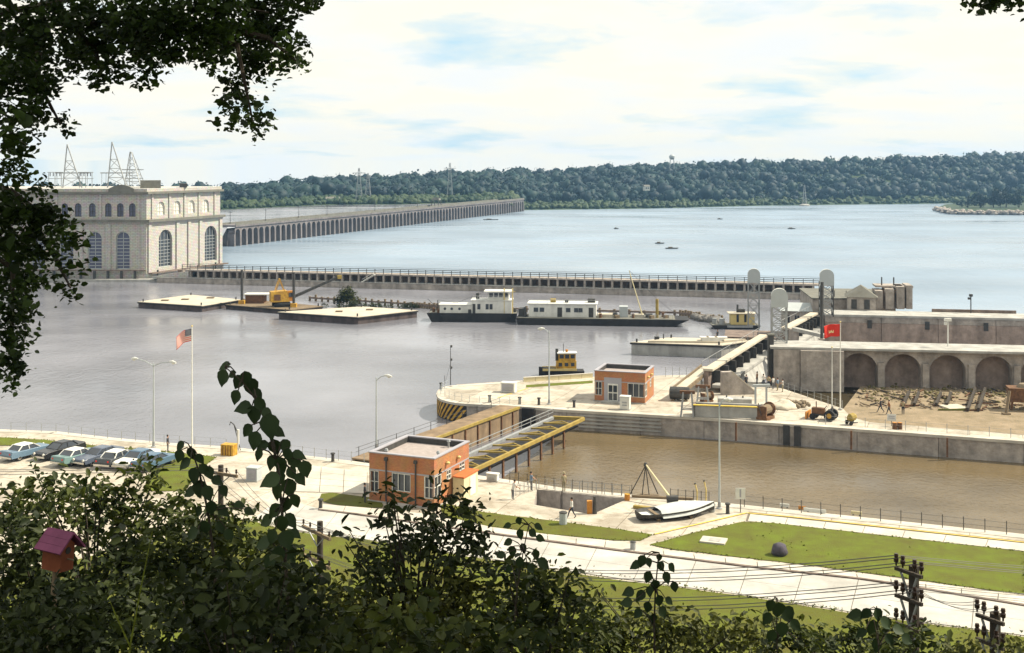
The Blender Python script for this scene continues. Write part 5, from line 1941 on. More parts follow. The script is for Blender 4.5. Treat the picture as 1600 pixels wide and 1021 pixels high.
rl_ = MB()
for k in range(9):
    rl_.beam((0.2 + k, -2.15, 4.45), (0.2 + k, -2.15, 5.3), 0.05)
rl_.beam((0.2, -2.15, 5.3), (8.2, -2.15, 5.3), 0.05)
obj('railing', rl_, 'offwhite', tw)
for x in (-6.3, -0.3, 7.6):
    obj('tyre_fender', MB().tube([(x, -2.95, 0.9), (x, -2.72, 0.9)], 0.45, 12), 'tyre', tw)

# quarter boat
qp = G(941, 506, ZW)
qb = thing('quarter_boat', 'long black barge carrying a low white cabin and deck gear', 'barge', (qp.x, qp.y, ZW), -0.10)
QL = 34.5
obj('hull', hull_mb(QL, 7.0, -0.8, 1.35, 0.6, 5.0), 'hull', qb)
obj('deck', MB().box((-1.2, 0, 1.40), (QL - 3, 6.7, 0.08)), 'cornice', qb)
cb = obj('cabin', MB().box((-8.0, 0.4, 2.75), (13.6, 4.6, 2.6)), 'white', qb)
obj('cabin_roof', MB().box((-8.0, 0.4, 4.12), (14.2, 5.2, 0.16)), 'offwhite', qb)
for x, w in ((-13.3, 0.9), (-12.1, 0.9), (-6.8, 0.9), (-5.2, 0.8), (-4.3, 0.8)):
    f = obj('window', MB().box((x, -1.93, 2.9), (w + 0.16, 0.06, 1.0)), 'offwhite', cb)
    obj('pane', MB().box((x, -1.98, 2.9), (w, 0.05, 0.84)), 'glass', f)
for x in (-8.5, -2.2):
    obj('door', MB().box((x, -1.93, 2.45), (0.95, 0.08, 1.9)), 'darksteel', qb)
obj('roof_tank', MB().tube([(-10.5, 0, 4.6), (-9.4, 0, 4.6)], 0.4, 10), 'yelbeam', qb)
obj('roof_vent', MB().box((-7.2, 0, 4.5), (0.7, 0.7, 0.6)).box((-2.2, 0.6, 4.6), (1.5, 1.2, 0.8)), 'darksteel', qb)
obj('tool_house', MB().box((4.3, 0.4, 2.5), (1.7, 2.4, 2.1)), 'palegrey', qb)
obj('deck_stack', MB().box((0.9, -0.4, 1.75), (3.6, 2.2, 0.6)).box((7.2, 0.4, 1.7), (2.4, 2.0, 0.5)), 'bargedeck', qb)
obj('winch', MB().tube([(2.6, -1.5, 1.9), (2.6, 0.3, 1.9)], 0.5, 10).box((9.4, 0, 1.8), (1.4, 1.6, 0.7)), 'darksteel', qb)
obj('derrick_boom', MB().tube([(8.2, 0.2, 1.4), (5.4, 0.6, 10.8)], [0.16, 0.09], 6), 'cream', qb)
obj('king_post', MB().tube([(11.0, -0.8, 1.4), (11.0, -0.8, 5.2)], 0.3, 8), 'yelbeam', qb)
obj('stern_gear', MB().box((-16.2, -0.3, 2.2), (1.4, 2.6, 1.6)).tube([(-15.6, -2, 1.4), (-15.6, -2, 3.4)], 0.2, 6), 'darksteel', qb)
rl_ = MB()
for k in range(12):
    rl_.beam((5.2 + k * 0.8, -3.2, 1.4), (5.2 + k * 0.8, -3.2, 2.3), 0.05)
rl_.beam((5.2, -3.2, 2.3), (14, -3.2, 2.3), 0.05)
obj('railing', rl_, 'steel', qb)

for nm_, par, L_, zz, ww, xs_ in (('deck_clutter', tw, 18, 1.65, 2.0, [(-8.2, 0.3), (-7.0, -1.4), (-0.5, -2.0), (8.6, 1.0)]), ('deck_clutter', qb, 34, 1.44, 2.6, [(-15.4, -2.2), (-0.3, -2.0), (1.8, 1.6), (3.0, -2.2), (6.2, -1.6), (7.6, 1.5), (9.9, -2.0), (12.2, 0.5), (12.8, -1.2)])):
    for x, y in xs_:
        k_ = RNG.random()
        if k_ < 0.5:
            obj(nm_, MB().tube([(x, y, zz), (x, y, zz + 0.85)], 0.3, 10), 'rust' if k_ < 0.25 else 'darksteel', par)
        else:
            obj(nm_, MB().box((x, y, zz + 0.3), (0.9, 0.7, 0.6), k_), 'wood' if k_ < 0.8 else 'palegrey', par)
for par, ps in ((tw, [(-7.3, 0, 4.2), (-3.4, 0, 3.6), (3.3, 0, 6.3)]), (qb, [(5.4, 0.6, 10.8), (11.0, -0.8, 5.2), (15.5, 0, 1.5)])):
    b = MB()
    for a, c in zip(ps[:-1], ps[1:]):
        b.beam(a, c, 0.05)
    obj('rigging', b, 'darksteel', par)
rl_ = MB()
for k in range(8):
    rl_.beam((-14.9 + k * 1.95, -2.05, 4.2), (-14.9 + k * 1.95, -2.05, 4.95), 0.05)
rl_.beam((-14.9, -2.05, 4.95), (-1.2, -2.05, 4.95), 0.05)
obj('roof_railing', rl_, 'offwhite', qb)

# yellow work boat
yp = G(1148, 513, ZW)
yb = thing('work_boat', 'small work boat with a boxy yellow cabin moored by the old lock', 'boat', (yp.x, yp.y, ZW), -0.05)
obj('hull', hull_mb(9.6, 3.6, -0.6, 0.75, 1.2, 0.6), 'hull', yb)
obj('deck', MB().box((0, 0, 0.78), (9.3, 3.4, 0.06)), 'cornice', yb)
cb = obj('cabin', MB().box((1.4, 0, 1.9), (4.6, 2.6, 2.1)), 'paleyel', yb)
for x in (0.4, 1.9):
    obj('window', MB().box((x, -1.32, 2.1), (0.45, 0.08, 1.5)), 'glass', cb)
obj('cabin_roof', MB().box((1.3, 0, 3.02), (5.4, 3.1, 0.14)), 'bargedeck', yb)
obj('deck_drum', MB().tube([(-2.6, -0.8, 0.8), (-2.6, -0.8, 2.0)], 0.55, 10).tube([(-3.9, 0.2, 0.8), (-3.9, 0.2, 1.9)], 0.5, 10), 'steel', yb)
obj('rub_rail', MB().box((0.8, -1.85, 0.55), (5.0, 0.2, 0.4)), 'steel', yb)
obj('stack_pipe', MB().tube([(0.6, 0.4, 3.0), (0.6, 0.4, 4.6)], 0.2, 8).box((1.2, 0.3, 3.4), (1.6, 1.0, 0.7)), 'darksteel', yb)

# grey concrete barge near the old gate
t, c, h = flat_barge('stone_barge', 'grey barge loaded level with pale sand beside the old lock gate', [(985, 536), (1128, 541), (1178, 533), (1045, 528.5)], -0.4, 'wallpale', 'bargedeck')
obj('load', MB().prism([(-8, -1.6), (4, -2.4), (9, 0.6), (-3, 2.0)], h + 0.12, h + 0.45), 'bargedeck', t)
obj('deck_winch', MB().box((-6.2, 0.8, h + 0.5), (0.8, 0.6, 0.6)).tube([(-5.0, 1.2, h), (-5.0, 1.2, h + 1.2)], 0.1, 6), 'darksteel', t)
sk = thing('skiff', 'small white skiff lying on top of the grey barge', 'boat', G(1115, 532, 0.05) + Vector((0, 0, 0.05)), 0.0)
obj('hull', hull_mb(4.6, 1.5, -0.1, 0.55, 0.3, 1.2), 'white', sk)
obj('thwart', MB().box((0.4, 0, 0.58), (0.3, 1.3, 0.06)).box((-1.0, 0, 0.58), (0.3, 1.3, 0.06)), 'wood', sk)

# tug
gp_ = G(876, 586, ZW)
tg = thing('tug', 'small yellow tug with a black hull moored behind the island', 'boat', (gp_.x, gp_.y, ZW), 0.03)
hb_ = MB()
n = 10
for k in range(n + 1):
    u = k / n
    w = 1.15 * (1 - (abs(1 - u * 1.05) ** 3) * 0.9) if u < 0.9 else 1.1
    w = max(0.08, w)
    x = -3.2 + 6.6 * u
    zs = 0.62 + 0.5 * (1 - u) ** 2
    hb_.v += [(x, -w, zs), (x, -w * 0.75, -0.5), (x, w * 0.75, -0.5), (x, w, zs)]
for k in range(n):
    for j in range(3):
        hb_.f.append((k * 4 + j, (k + 1) * 4 + j, (k + 1) * 4 + j + 1, k * 4 + j + 1))
    hb_.f.append((k * 4, k * 4 + 3, (k + 1) * 4 + 3, (k + 1) * 4))
hb_.f += [(n * 4, n * 4 + 1, n * 4 + 2, n * 4 + 3), (0, 3, 2, 1)]
hb_.mi = [0] * len(hb_.f)
obj('hull', hb_, 'hull', tg)
obj('bulwark', MB().box((-0.2, -1.12, 0.85), (5.0, 0.08, 0.3)).box((-0.2, 1.12, 0.85), (5.0, 0.08, 0.3)), 'paleyel', tg)
cb = obj('cabin', MB().box((0.8, 0, 1.35), (2.9, 1.7, 1.2)), 'yellow', tg)
for x in (-0.1, 0.8, 1.7):
    obj('window', MB().box((x, -0.87, 1.5), (0.5, 0.06, 0.45)), 'glass', cb)
wh = obj('wheelhouse', MB().box((0.9, 0, 2.45), (2.5, 1.5, 0.95)), 'yellow', tg)
for x in (0.1, 0.9, 1.7):
    obj('window', MB().box((x, -0.77, 2.55), (0.6, 0.06, 0.5)), 'glass', wh)
obj('wheelhouse_roof', MB().box((0.9, 0, 2.98), (2.9, 1.9, 0.12)), 'offwhite', tg)
obj('funnel', MB().tube([(-0.55, 0, 1.9), (-0.55, 0, 3.5)], 0.22, 8), 'darksteel', tg)
obj('mast', MB().tube([(0.4, 0, 3.0), (0.4, 0, 4.2)], 0.05, 6), 'darksteel', tg)
tg.scale = (1.05, 1.05, 1.15)
obj('searchlight', MB().lathe([(0.1, 0), (0.2, 0.1), (0.2, 0.35)], (0.9, 0, 3.05), 8), 'orange', tg)

# pile dike behind the barges
dk = [G(484, 470, ZW), G(640, 480, ZW), G(700, 485, ZW), G(1060, 494, ZW), G(1128, 503, ZW)]
dk_t = thing('pile_dike', 'low dark timber pile dike behind the row of barges and boats', 'dike', dk[0])
src = None
for k in range(64):
    u = k / 63 * 4
    i = min(3, int(u))
    p = dk[i].lerp(dk[i + 1], u - i) - dk[0]
    hh = 1.0 + 0.5 * RNG.random()
    if src is None:
        src = obj('pile', MB().tube([(0, 0, -1), (0, 0, 1.0)], 0.28, 6), 'wood', dk_t)
    else:
        inst(src, 'pile', dk_t, p, (0, 0, RNG.random()), (1, 1, hh))
b = MB()
for i in range(4):
    b.beam(dk[i] - dk[0] + Vector((0, 0, 0.7)), dk[i + 1] - dk[0] + Vector((0, 0, 0.7)), 0.5, 0.4)
obj('wale', b, 'walldark', dk_t)
pts = []
rd = []
for k in range(60):
    a = RNG.random()
    p = G(1085, 499, ZW).lerp(G(1128, 505, ZW), a)
    pts.append(np.array([p.x, p.y + RNG.normal() * 1.2, ZW + 0.3]))
    rd.append(0.5 + 0.5 * RNG.random())
o = bpy.data.objects.new('riprap', np_mesh('riprap', *lumps(pts, rd, 0.15), 'rock'))
COL.objects.link(o)
o['kind'] = 'stuff'
tag(o, 'dark heap of rocks at the end of the pile dike by the yellow work boat', 'rocks')

# ------------------------------------------------------------------ old gates
def gate_span(name, label, a, c, zt, buttress_n):
    a, c = Vector(a), Vector(c)
    d_ = c - a
    L = d_.length
    t = thing(name, label, 'lock gate', (a.x, a.y, 0), math.atan2(d_.y, d_.x))
    obj('walkway', MB().box((L / 2, 1.55, zt), (L, 1.3, 0.3)), 'bargedeck', t)
    obj('girder_back', MB().box((L / 2, 1.8, zt - 1.4), (L, 0.6, 2.4)), 'walldark', t)
    for k in range(8):
        obj('girder_rib', MB().box((L * (k + 0.5) / 8, 0.9, zt - 1.2), (0.3, 1.1, 1.7)), 'darksteel', t)
    obj('ledge', MB().box((L / 2, 0.2, zt - 2.1), (L, 1.6, 0.35)), 'wallpale', t)
    obj('apron', MB().add([(0, -0.4, zt - 2.3), (L, -0.4, zt - 2.3), (L, -1.6, -1.5), (0, -1.6, -1.5)], [(0, 1, 2, 3)]), 'wallpale', t)
    if buttress_n:
        obj('buttress', MB().extrude([(0, -0.5), (4.6, -0.5), (4.6, 0.2), (1.3, zt + 0.1), (0, zt + 0.1)], (-1.5, -0.8, 0), (0.55, -0.83, 0), (0, 0, 1), (0.83, 0.55, 0), 0.9), 'wall', t)
        obj('buttress_cap', MB().beam(Vector((-1.5, -0.8, zt + 0.1)) + Vector((0.55, -0.83, 0)) * 1.3 + Vector((0.37, 0.25, 0.06)), Vector((-1.5, -0.8, 0.2)) + Vector((0.55, -0.83, 0)) * 4.6 + Vector((0.37, 0.25, 0.06)), 1.0, 0.12), 'bargedeck', t)
    b_ = MB()
    for k in range(10):
        b_.beam((L * k / 9, 2.35, zt + 0.1), (L * k / 9, 2.35, zt + 1.1), 0.06)
    b_.beam((0, 2.35, zt + 1.1), (L, 2.35, zt + 1.1), 0.05)
    obj('handrail', b_, 'steel', t)
    return t


gate_span('old_lock_gate', 'old concrete gate sill with a pale sloping face between the island and the arcade corner', (27.3, 160, 0), (41.3, 192, 0), 2.9, True)
gate_span('old_lock_gate', 'old gate walkway crossing the empty lock behind the red flag', (43.0, 184.5, 0), (52.0, 203, 0), 5.0, False)
t = thing('gate_buttress', 'sloping concrete strut at the inner end of the far gate walkway', 'buttress', (42.5, 183.2, 2.2))
obj('strut', MB().beam((0, 0, 3.0), (3.2, -5.8, 2.75), 0.9, 0.5), 'wallpale', t)
obj('pedestal', MB().box((0, 0.3, 1.2), (1.3, 1.3, 3.6)), 'wall', t)


def gate_tower(px, d, z0, ytop, label, darkleg=False):
    base = AT(px, d, z0)
    h = CAM_Z - (ytop - HZ) * d / F - z0
    t = thing('gate_tower', label, 'tower', base, -0.15, 'steel gate towers with round white hoods')
    w = 2.3
    r = w / 2
    b_ = MB()
    for x in (-r + 0.15, r - 0.15):
        for y in (0.1, 2.0):
            b_.beam((x, y, 0), (x, y, h - 2.2), 0.2)
    obj('leg_frame', b_, 'darksteel' if darkleg else 'steel', t)
    b_ = MB()
    for k in range(4):
        z, z2 = (h - 2.6) * k / 4, (h - 2.6) * (k + 1) / 4
        for y in (0.1, 2.0):
            b_.beam((-r + .15, y, z), (r - .15, y, z2), 0.09).beam((r - .15, y, z), (-r + .15, y, z2), 0.09).beam((-r + .15, y, z2), (r - .15, y, z2), 0.1)
        for x in (-r + .15, r - .15):
            b_.beam((x, 0.1, z), (x, 2.0, z2), 0.09)
    obj('brace', b_, 'steel', t)
    prof = [(-r, 0), (r, 0)] + [(r * math.cos(PI * k / 10), 1.55 + r * 0.95 * math.sin(PI * k / 10)) for k in range(11)]
    obj('hood_plate', MB().extrude(prof, (0, -0.05, h - 1.55 - r * 0.95), (1, 0, 0), (0, 0, 1), (0, 1, 0), 0.12), 'palegrey', t)
    rim = MB()
    pr = [(r, 0)] + [(r * math.cos(PI * k / 10), 1.55 + r * 0.95 * math.sin(PI * k / 10)) for k in range(11)]
    o0 = Vector((0, 0.5, h - 1.55 - r * 0.95))
    for (a, c), (e_, f) in zip(pr[:-1], pr[1:]):
        rim.add([o0 + Vector((a, -.55, c)), o0 + Vector((e_, -.55, f)), o0 + Vector((e_, 0.15, f)), o0 + Vector((a, 0.15, c))], [(0, 1, 2, 3)])
    obj('hood_rim', rim, 'white', t)
    return t


gate_tower(1178, 226, -0.5, 420, 'gate tower with a round white hood behind the yellow work boat')
gate_tower(1292, 197, 5.3, 421, 'gate tower with a round white hood on the outer lock wall behind the red flag', True)
gate_tower(1218, 168.5, 5.25, 451, 'gate tower with a round white hood at the near corner of the arcade wall')
p = AT(1284, 172, 5.2)
t = thing('guide_column', 'tall dark steel column rising from the arcade deck left of the red flag', 'column', p)
obj('shaft', MB().tube([(0, 0, 0), (0.05, 0, 8.2)], 0.22, 6), 'darksteel', t)
obj('base', MB().box((0, 0, 0.1), (0.8, 0.8, 0.2)), 'wall', t)
p = AT(1204, 167.5, -0.6)
t = thing('guide_column', 'dark vertical slot frame at the end of the arcade wall beside the pale sloping gate', 'column', p)
obj('shaft', MB().box((0, 0, 3.2), (0.7, 0.9, 7.8)), 'darksteel', t)
obj('cap', MB().box((0, 0, 7.2), (0.9, 1.1, 0.2)), 'cornice', t)

# buildings on the outer wall head
p = AT(1346, 205, 5.35)
t = thing('gable_shed', 'small grey shed with a hipped roof on the head of the outer lock wall', 'shed', p, -0.25)
obj('wall', MB().box((0, 2.5, 1.1), (4.6, 5.0, 2.2)), 'wall', t)
obj('roof', MB().add([(-2.7, -0.3, 2.2), (2.7, -0.3, 2.2), (2.7, 5.3, 2.2), (-2.7, 5.3, 2.2), (0, 1.6, 4.0), (0, 3.6, 4.0)], [(0, 1, 4), (1, 2, 5, 4), (2, 3, 5), (3, 0, 4, 5), (3, 2, 1, 0)]), 'cornice', t)
for x in (-1.2, 0.9):
    obj('doorway', MB().box((x, -0.03, 1.0), (0.9, 0.08, 1.6)), 'darksteel', t)
p = AT(1388, 207, 5.35)
t = thing('ruined_pier_block', 'rough concrete pier block with dark openings at the end of the outer wall', 'pier', p, -0.15)
for k, (x, h_, w_) in enumerate(((-1.6, 3.1, 1.2), (0.2, 3.4, 1.4), (2.0, 3.8, 1.3), (3.5, 4.0, 1.0))):
    obj('pier_shaft', MB().box((x, 1.5 + 0.3 * k, h_ / 2), (w_, 4.5, h_)), 'wall', t)
obj('pier_infill', MB().box((1.0, 2.8, 1.5), (5.2, 3.0, 3.0)), 'walldark', t)
obj('top_slab', MB().box((1.2, 3.2, 3.65), (6.2, 4.0, 0.3)), 'wall', t)
for x in (-0.8, 1.2):
    obj('top_post', MB().tube([(x, 2, 3.7), (x, 2, 5.2)], 0.12, 6), 'darksteel', t)
p = AT(1322, 218, 3.6)
t = thing('mooring_cell', 'low concrete landing joining the guard wall to the old lock', 'landing', p, -0.1)
obj('block', MB().box((0, 0, 0.2), (14, 16, 5.6)), 'wall', t)
obj('block_cap', MB().box((0, 0, 3.1), (14.4, 16.4, 0.2)), 'cornice', t)
for k in range(6):
    obj('rail_post', MB().tube([(-5 + k * 2, -6, 3.2), (-5 + k * 2, -6, 4.3)], 0.07, 6), 'darksteel', t)
p = AT(1250, 214, 0)
t = thing('gate_house', 'low grey gate house between the two rear gate towers', 'building', p, -0.2)
obj('wall', MB().box((0, 0, 2.2), (6.5, 5, 4.4)), 'wall', t)
obj('roof', MB().add([(-3.6, -2.9, 4.4), (3.6, -2.9, 4.4), (3.6, 2.9, 4.4), (-3.6, 2.9, 4.4), (-2.2, 0, 5.6), (2.2, 0, 5.6)], [(0, 1, 5, 4), (1, 2, 5), (2, 3, 4, 5), (3, 0, 4), (3, 2, 1, 0)]), 'palegrey', t)
for x in (-2.2, -0.6, 1.2):
    obj('window', MB().box((x, -2.53, 3.0), (0.7, 0.08, 1.2)), 'glass', t)
obj('quay_block', MB().box((-4, -1, -1.5), (18, 9, 3.0)), 'walldark', t)
for lab, px, d, ht in (('white floodlight post on the arcade deck in the old lock', 1481, 165.5, 3.6), ('thin lamp pole on the outer wall near the picture edge', 1517, 201, 3.0)):
    t = thing('floodlight_post', lab, 'lamp post', AT(px, d, 5.3))
    obj('pole', MB().tube([(0, 0, 0), (0, 0, ht)], 0.09, 6), 'offwhite' if 'white' in lab[:6] else 'darksteel', t)
    obj('lamp_head', MB().box((0, 0, ht), (0.9 if ht > 3.3 else 0.5, 0.4, 0.4)).box((-0.35, -0.1, ht - 0.5), (0.3, 0.4, 0.35)), 'white' if ht > 3.3 else 'darksteel', t)

# ------------------------------------------------------------------ island equipment
p = G(1188, 661)
def iloc(px, py):
    return G(px, py)


t = thing('concrete_tank', 'long grey concrete trough with a yellow rim on the island edge', 'trough', iloc(1138, 654), -0.18)
obj('front_slab', MB().box((0, 0, 0.75), (8.0, 0.3, 1.3)), 'wallpale', t)
obj('back_slab', MB().box((0, 2.0, 0.75), (8.0, 0.3, 1.3)), 'wallpale', t)
obj('end_slab', MB().box((-4.02, 1, 0.75), (0.3, 2.3, 1.3)).box((4.02, 1, 0.75), (0.3, 2.3, 1.3)), 'walldark', t)
obj('rim', MB().box((0, -0.02, 1.46), (8.3, 0.4, 0.1)), 'lineyel', t)
t = thing('concrete_block', 'low grey concrete block in the middle of the island work yard', 'block', iloc(1148, 634), -0.18)
obj('block', MB().box((0, 0, 0.5), (4.2, 1.6, 1.0)), 'wallpale', t, bevel=0.05)
obj('lifting_eye', MB().tube([(-1, 0, 1.0), (-1, 0, 1.25)], 0.1, 6).tube([(1, 0, 1.0), (1, 0, 1.25)], 0.1, 6), 'darksteel', t)
for lab, px, py, h_ in (('splayed steel trestle at the island edge under the gangway', 1074, 651, 2.9), ('second splayed trestle behind the first one, beside the gangway', 1098, 634, 2.4)):
    t = thing('trestle', lab, 'trestle', iloc(px, py), -0.2)
    for s in (-1, 1):
        for x in (-0.75, 0.75):
            obj('leg', MB().beam((x * 1.0, s * 0.6, 0), (x * 0.65, s * 0.2, h_), 0.18), 'steel', t)
    obj('cross_beam', MB().beam((-0.9, 0, h_), (0.9, 0, h_), 0.35), 'rust', t)
    obj('tie', MB().beam((-0.7, -0.45, 0.9), (0.7, -0.45, 0.9), 0.12).beam((-0.7, 0.45, 0.9), (0.7, 0.45, 0.9), 0.12), 'steel', t)
a_, c_ = iloc(1058, 626), iloc(1106, 603)
d_ = c_ - a_
t = thing('gangway', 'pale inclined gangway rising over the island work yard', 'gangway', a_, math.atan2(d_.y, d_.x))
L = d_.length
obj('deck', MB().add([(0, -0.8, 1.2), (L, -0.8, 2.6), (L, 0.8, 2.6), (0, 0.8, 1.2), (0, -0.8, 1.0), (L, -0.8, 2.4), (L, 0.8, 2.4), (0, 0.8, 1.0)], [(0, 1, 2, 3), (7, 6, 5, 4), (0, 4, 5, 1), (1, 5, 6, 2), (2, 6, 7, 3), (3, 7, 4, 0)]), 'bargedeck', t)
obj('side_beam', MB().beam((0, -0.9, 1.2), (L, -0.9, 2.6), 0.18, 0.45).beam((0, 0.9, 1.2), (L, 0.9, 2.6), 0.18, 0.45), 'wood', t)
obj('support_post', MB().beam((L - 0.5, -0.7, 0), (L - 0.5, -0.7, 2.4), 0.2).beam((L - 0.5, 0.7, 0), (L - 0.5, 0.7, 2.4), 0.2).beam((0.4, 0, 0), (0.4, 0, 1.1), 0.3), 'steel', t)
t = thing('fuel_tank', 'large dark cylindrical tank lying beside the foot of the gangway', 'tank', iloc(1062, 626), -0.2)
obj('drum', MB().tube([(-1.3, 0, 0.95), (-1.2, 0, 0.95), (1.2, 0, 0.95), (1.3, 0, 0.95)], [0.5, 0.8, 0.8, 0.5], 16), 'darksteel', t, sm=False)
obj('saddle', MB().box((-0.8, 0, 0.1), (0.3, 1.4, 0.25)).box((0.8, 0, 0.1), (0.3, 1.4, 0.25)), 'wood', t)


def winch(label, loc, rz, s=1.0):
    t = thing('winch', label, 'winch', loc, rz)
    obj('frame', MB().box((0, 0, 0.15 * s), (1.8 * s, 1.2 * s, 0.3 * s)).box((-0.75 * s, 0, 0.8 * s), (0.2 * s, 1.0 * s, 1.2 * s)).box((0.75 * s, 0, 0.8 * s), (0.2 * s, 1.0 * s, 1.2 * s)), 'rust', t)
    obj('drum', MB().tube([(-0.62 * s, 0, 0.95 * s), (0.62 * s, 0, 0.95 * s)], 0.5 * s, 12), 'wood', t)
    obj('gear', MB().tube([(0.86 * s, 0, 0.95 * s), (0.98 * s, 0, 0.95 * s)], 0.7 * s, 14), 'rust', t)
    obj('lever', MB().beam((-0.95 * s, 0, 0.5 * s), (-1.2 * s, 0.2 * s, 1.8 * s), 0.07), 'darksteel', t)


winch('tall rusty winch standing by the right end of the concrete trough', iloc(1196, 655), 0.9, 1.15)
winch('smaller rusty winch behind the concrete trough near the trestles', iloc(1104, 628), 0.5, 0.8)
t = thing('hoist_frame', 'pale portal frame above the rusty winch on the island', 'frame', iloc(1187, 646), -0.2)
obj('post', MB().beam((-0.5, 0, 0), (-0.5, 0, 3.2), 0.25), 'palegrey', t)
obj('post', MB().beam((0.8, 0.6, 0), (0.8, 0.6, 3.2), 0.25), 'palegrey', t)
obj('beam', MB().beam((-0.8, -0.1, 3.3), (1.2, 0.75, 3.3), 0.3), 'palegrey', t)
b = MB().lathe([(1.6, 0), (1.5, 0.2), (1.3, 0.45), (1.0, 0.6), (0.6, 0.85), (0.15, 0.9)], (0, 0, 0), 18)
b.v = [(x * (1.2 + 0.25 * math.sin(5 * y + 3 * z)), y * (0.9 + 0.25 * math.sin(4 * x + 1)), z * (1 + 0.25 * math.sin(3 * x + 2 * y))) for x, y, z in b.v]
o = obj('tarpaulin_heap', b, 'bargedeck', sm=True)
o.location = iloc(1222, 638)
tag(o, 'pale tarpaulin covered heap between the hoist frame and the basin', 'heap')
pts, rd = [], []
for k in range(60):
    p = iloc(1244, 635)
    pts.append(np.array([p.x + RNG.normal() * 0.8, p.y + RNG.normal() * 0.7, 0.12 + 0.5 * RNG.random() ** 2]))
    rd.append(0.16 + 0.18 * RNG.random())
o = bpy.data.objects.new('rubble_pile', np_mesh('rubble_pile', *lumps(pts, rd, 0.12), 'rubble'))
COL.objects.link(o)
o['kind'] = 'stuff'
tag(o, 'small brown rubble pile right of the tarpaulin heap', 'rubble')


def tractor(label, loc, rz):
    t = thing('tractor', label, 'tractor', loc, rz)
    obj('engine', MB().box((0.7, 0, 1.0), (1.5, 0.7, 0.7)), 'rust', t, bevel=0.05)
    obj('chassis', MB().box((0, 0, 0.62), (2.8, 0.6, 0.3)), 'darksteel', t)
    for y in (-0.65, 0.65):
        w_ = obj('rear_wheel', MB().tube([(-0.8, y - 0.18, 0.65), (-0.8, y + 0.18, 0.65)], 0.65, 16), 'tyre', t)
        obj('rim', MB().tube([(-0.8, y - 0.2, 0.65), (-0.8, y + 0.2, 0.65)], 0.3, 10), 'yellow', w_)
        obj('front_wheel', MB().tube([(1.2, y - 0.1, 0.38), (1.2, y + 0.1, 0.38)], 0.38, 14), 'tyre', t)
    obj('seat', MB().box((-0.7, 0, 1.2), (0.5, 0.5, 0.12)).box((-0.95, 0, 1.4), (0.1, 0.5, 0.5)), 'darksteel', t)
    obj('exhaust', MB().tube([(0.9, 0.2, 1.3), (0.9, 0.2, 2.1)], 0.06, 6), 'rust', t)
    obj('blade', MB().box((1.95, 0, 0.45), (0.15, 1.9, 0.8)), 'orange', t)
    obj('steering_wheel', MB().tube([(-0.2, 0, 1.5), (-0.17, 0, 1.52)], 0.22, 10), 'darksteel', t)


tractor('rusty tractor with an orange blade at the foot of the bare white pole', iloc(1288, 656), 2.6)
t = thing('mixer', 'small orange and dark concrete mixer at the foot of the red flag pole', 'mixer', iloc(1330, 664), 0.3)
obj('drum', MB().tube([(-0.5, 0, 0.75), (-0.1, 0, 0.8), (0.4, 0, 0.95), (0.6, 0, 1.0)], [0.2, 0.5, 0.42, 0.25], 12), 'yelbeam', t)
obj('frame', MB().beam((-0.5, -0.4, 0.3), (0.6, -0.4, 0.3), 0.1).beam((-0.5, 0.4, 0.3), (0.6, 0.4, 0.3), 0.1).beam((0, -0.4, 0.3), (0, -0.4, 0.8), 0.1), 'darksteel', t)
obj('wheel', MB().tube([(-0.3, -0.5, 0.25), (-0.3, -0.4, 0.25)], 0.25, 10), 'tyre', t)
obj('wheel', MB().tube([(-0.3, 0.4, 0.25), (-0.3, 0.5, 0.25)], 0.25, 10), 'tyre', t)
for px, lab in ((1398, 'small rusty drum by the yard fence under its white sign'), (1406, 'rusty drum by the yard fence, right of a smaller one')):
    t = thing('rusty_drum', lab, 'drum', iloc(px, 671))
    obj('drum', MB().lathe([(0.27, 0), (0.28, 0.3), (0.3, 0.32), (0.28, 0.34), (0.28, 0.75)], (0, 0, 0), 12), 'rust', t)
    obj('lid', MB().lathe([(0.24, 0.752), (0.24, 0.77)], (0, 0, 0), 12), 'orange', t)

# dirt yard: skid timbers, stubs, rubble
pts, rd = [], []
for k in range(520):
    px, py = 1338 + RNG.random() * 330, 607 + 34 * RNG.random() ** 1.3
    if (py - 604) * 0.72 + px < 1350:
        continue
    p = G(px, py)
    r = 0.07 + 0.2 * RNG.random() ** 3
    pts.append(np.array([p.x, p.y, r * 0.3]))
    rd.append(r)
o = bpy.data.objects.new('yard_rubble', np_mesh('yard_rubble', *lumps(pts, rd, 0.15, 0.7), 'rubble'))
COL.objects.link(o)
o['kind'] = 'stuff'
tag(o, 'scattered brown stones over the dirt yard below the arches', 'rubble')
pts, rd = [], []
for k in range(190):
    px = 1345 + RNG.random() * 300
    p = G(px, 609 + 4 * RNG.normal() + (px - 1345) * 0.03 + (14 * RNG.random() if RNG.random() < 0.4 else 0))
    r = 0.08 + 0.2 * RNG.random()
    pts.append(np.array([p.x, p.y, r * 0.3]))
    rd.append(r)
o = bpy.data.objects.new('yard_weeds', np_mesh('yard_weeds', *lumps(pts, rd, 0.3, 0.7), 'weeds'))
COL.objects.link(o)
o['kind'] = 'stuff'
tag(o, 'ragged weeds growing along the foot of the arcade and over the dirt yard', 'weeds')
b = MB()
for k in range(70):
    px, py = 1345 + RNG.random() * 260, 612 + RNG.random() * 28
    if px < 1320 + (640 - py) * 0.9:
        continue
    p = G(px, py)
    a = RNG.random() * PI
    L = 0.5 + 1.8 * RNG.random() ** 2
    b.beam((p.x, p.y, 0.12), (p.x + L * math.cos(a), p.y + L * math.sin(a), 0.12 + 0.2 * RNG.random()), 0.16, 0.14, mi=k % 3)
o = obj('yard_litter', b, ['wood', 'pole', 'rust'], kind='stuff')
tag(o, 'scattered timber ends and rusty scrap lying over the dirt yard', 'scrap')
